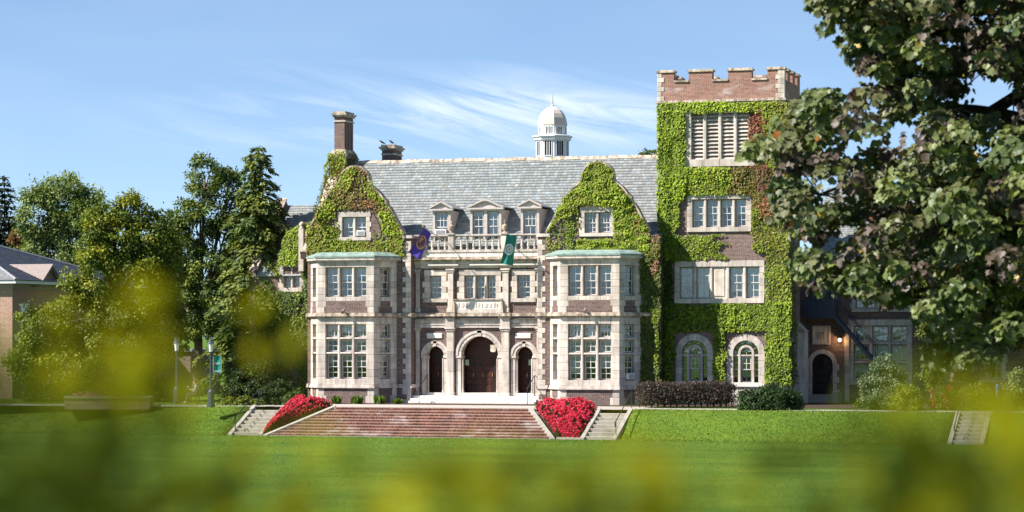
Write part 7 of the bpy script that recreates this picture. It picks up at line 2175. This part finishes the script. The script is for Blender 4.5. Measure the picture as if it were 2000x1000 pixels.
# ------------------------------------------------------------------ out of focus shrub right in front of the camera
def near_shrub():
    r = np.random.default_rng(5)
    b = AT(1000, 700, 1.35); g = gz(b[0], b[1], False)
    T = thing('privet_shrub', 'yellow green shrub close to the camera, blurred along the bottom and sides', 'shrub', (b[0], b[1], g))
    Y1 = (0.255, 0.230, 0.004); Y2 = (0.165, 0.165, 0.004); D1 = (0.034, 0.050, 0.004); D2 = (0.110, 0.125, 0.005)
    # sprig tips: px, py, distance, leaves, spread in metres, colours
    tips = [(190, 700, 1.5, 7, .018, Y1), (250, 660, 1.6, 5, .014, Y1), (130, 740, 1.4, 6, .018, Y2), (300, 720, 1.5, 5, .016, Y2), (60, 770, 1.3, 6, .016, D2), (30, 700, 1.5, 4, .014, D2),
            (60, 890, 1.2, 12, .026, D1), (40, 980, 1.1, 14, .03, D1), (170, 850, 1.3, 6, .018, D2), (250, 790, 1.4, 4, .016, D1), (200, 960, 1.15, 10, .026, D1), (330, 990, 1.2, 7, .022, D2),
            (530, 655, 1.7, 4, .011, Y1), (575, 640, 1.7, 2, .010, Y2), (440, 900, 1.4, 4, .014, Y2), (420, 985, 1.2, 8, .022, Y2), (545, 1010, 1.2, 5, .018, D2), (730, 930, 1.5, 3, .008, D2), (725, 1010, 1.2, 6, .016, Y2),
            (880, 1020, 1.2, 6, .018, Y2), (1040, 985, 1.3, 6, .018, Y2), (1140, 975, 1.25, 7, .02, Y2), (1135, 965, 1.2, 4, .010, D1), (1270, 985, 1.3, 7, .02, Y1), (1250, 920, 1.5, 3, .008, D2), (1400, 1015, 1.2, 6, .02, Y2), (1560, 920, 1.5, 4, .008, D1), (1530, 1010, 1.2, 6, .018, Y2), (1690, 975, 1.2, 9, .022, D2), (1770, 970, 1.2, 9, .022, D1),
            (1810, 770, 1.6, 6, .012, Y2), (1790, 820, 1.5, 5, .010, D2), (1880, 780, 1.6, 5, .014, Y2), (1960, 850, 1.4, 8, .02, Y1), (1890, 910, 1.35, 8, .02, Y2), (1985, 940, 1.25, 10, .024, Y1), (1850, 985, 1.2, 9, .022, D2), (1995, 770, 1.6, 5, .014, Y2), (640, 1030, 1.1, 6, .02, Y1), (1000, 1035, 1.1, 7, .02, Y1), (1940, 1000, 1.15, 9, .024, Y2)]
    for (px, py, k, c) in ((10, 1000, 10, D1), (110, 1010, 10, D1), (240, 1020, 8, D1), (360, 1020, 7, D2), (450, 1030, 8, Y2), (720, 1030, 6, D1), (790, 1030, 5, D2), (860, 1035, 6, Y2), (940, 1030, 7, D2), (1080, 1010, 7, Y2), (1130, 1010, 7, D1), (1200, 1010, 8, Y2), (1300, 1030, 6, Y2),
                           (1420, 1030, 5, D2), (1510, 985, 4, D1), (1570, 1030, 5, D1), (1640, 1010, 5, Y2), (1700, 1020, 8, D1), (1760, 1010, 9, D1), (1830, 1030, 8, D1), (1900, 1020, 8, Y2), (1980, 1020, 9, D2), (1930, 850, 5, Y1), (1870, 850, 5, Y2), (80, 800, 4, D1), (140, 690, 4, Y1), (215, 640, 3, Y2), (290, 660, 4, Y1)):
        tips.append((px, py + (18 if py > 980 else 0), r.uniform(1.1, 1.35), k, .020, c))
    for (px, py, k, c) in ((1880, 840, 4, Y2), (1850, 900, 5, D2), (60, 940, 12, D1), (150, 920, 10, D1), (20, 870, 9, D1), (100, 985, 12, D1), (220, 985, 10, D1), (290, 900, 6, D1), (180, 850, 5, D1), (60, 820, 6, D1), (340, 1000, 8, D1), (30, 740, 4, D1), (1700, 950, 6, D1), (1790, 930, 8, D1), (1740, 1000, 9, D1), (1880, 990, 8, D1), (1120, 1000, 7, D1), (920, 1015, 6, D1), (300, 930, 5, D2), (90, 860, 5, D2), (620, 1045, 5, D2), (1350, 1045, 5, Y2), (1450, 1045, 6, D2), (990, 1010, 5, D1), (1220, 980, 5, D2), (1840, 930, 6, D1), (1950, 940, 6, Y2), (520, 1040, 6, Y2), (820, 1045, 6, Y2)):
        tips.append((px, py, r.uniform(1.15, 1.4), k, .018, c))
    tips = [(a, b + (55 if b < 760 and a < 450 else 0), d * .72, n, sp * .72, c) for (a, b, d, n, sp, c) in tips]
    P, tp, nr, sz, cl = [], [], [], [], []
    mb = MB()
    for it, (px, py, d, n, sp, c) in enumerate(tips):
        r = np.random.default_rng(9000 + int(px) * 7 + int(py))
        q = np.array(AT(px, py, d))
        P.append(q + np.clip(r.normal(size=(n, 3)), -1.6, 1.6) * sp); tp.append(r.normal(size=(n, 3)) + np.array([0, 0, .4])); nr.append(r.normal(size=(n, 3)) * .6 + np.array([-RX * .5, -RY * .5, .7]))
        sz.append(r.uniform(.013, .022, n)); cl.append(np.array(c) * r.uniform(.7, 1.35, (n, 1)))
        k = AT(1000 + (px - 1000) * .8, 1500, d + .1)
        mb.tube(bez((k[0], k[1], g - .05), tuple(q), (0, 0, .1), 7), list(np.linspace(.004, .0006, 7)), 5)
    leaves('foliage', np.concatenate(P), np.concatenate(tp), np.concatenate(nr), np.concatenate(sz), np.concatenate(cl), LEAF_OVAL, 'shrub_leaf', T)
    mb.build('stems', 'stem_green', T)['kind'] = 'stuff'
    # body of the shrub below the picture
    n = 1500
    a = r.uniform(-.55, .55, n); d = r.uniform(.8, 1.5, n); z = g + r.random(n) * 1.4
    p = np.column_stack([CAM[0] + FX * d + RX * a, CAM[1] + FY * d + RY * a, z])
    ok = (EYE - z) / d > .098
    p = p[ok]; n = len(p)
    leaves('lower_foliage', p, r.normal(size=(n, 3)), r.normal(size=(n, 3)) + np.array([0, 0, .5]), r.uniform(.025, .045, n), np.array(D2) * r.uniform(.6, 1.5, (n, 1)), LEAF_OVAL, 'shrub_leaf', T)
near_shrub()

# ------------------------------------------------------------------ turf: blades on the bank and the near lawn, fallen leaves
def turf(name, n, x0, x1, y0, y1, hmin, hmax, cols, seed, avoid=True, fade=1.0):
    r = np.random.default_rng(seed)
    x = r.uniform(x0, x1, n); y = y1 - (y1 - y0) * r.random(n) ** fade
    ok = np.ones(n, bool)
    if avoid: ok &= ~((x > STX0 - .02) & (x < STX1 + .02) & (y > YB - .35)) & ~((x > ST3[0] - .2) & (x < ST3[1] + .2) & (y > YB - .3))
    x, y = x[ok], y[ok]; n = len(x)
    z = np.array([gz(a, b, False) for a, b in zip(x, y)]) - .005
    t = np.clip(.5 + .5 * wob(x, y * 1.8, seed, .55) + r.normal(size=n) * .2, 0, 1)[:, None]
    col = (np.array(cols[0]) * (1 - t) + np.array(cols[1]) * t) * r.uniform(.65, 1.35, (n, 1))
    tip = np.column_stack([r.normal(size=n) * .45, r.normal(size=n) * .45, np.ones(n)])
    nr = np.column_stack([r.normal(size=n), r.normal(size=n) - .6, np.full(n, .3)])
    o = leaves(name, np.column_stack([x, y, z]), tip, nr, r.uniform(hmin, hmax, n), col, LEAF_SPRAY, 'leaf')
    return tag(o, None, None, None, 'stuff')
tag(turf('bank_grass', 42000, -44, 40, YB - .3, YE + .25, .05, .11, ((.115, .180, .018), (.200, .225, .026)), 301), 'sunlit tufted grass on the bank below the terrace', 'grass')
tag(turf('lawn_grass', 90000, -34, 40, -85, YB - .2, .035, .065, ((.100, .185, .022), (.150, .225, .028)), 302, True, 2.2), 'short mown green lawn in front of the bank', 'grass')
tag(turf('fallen_leaves', 900, -40, 40, -26, YE, .05, .11, ((.25, .20, .04), (.22, .11, .03)), 303), 'scattered small yellow fallen leaves on the lawn and bank', 'leaves')
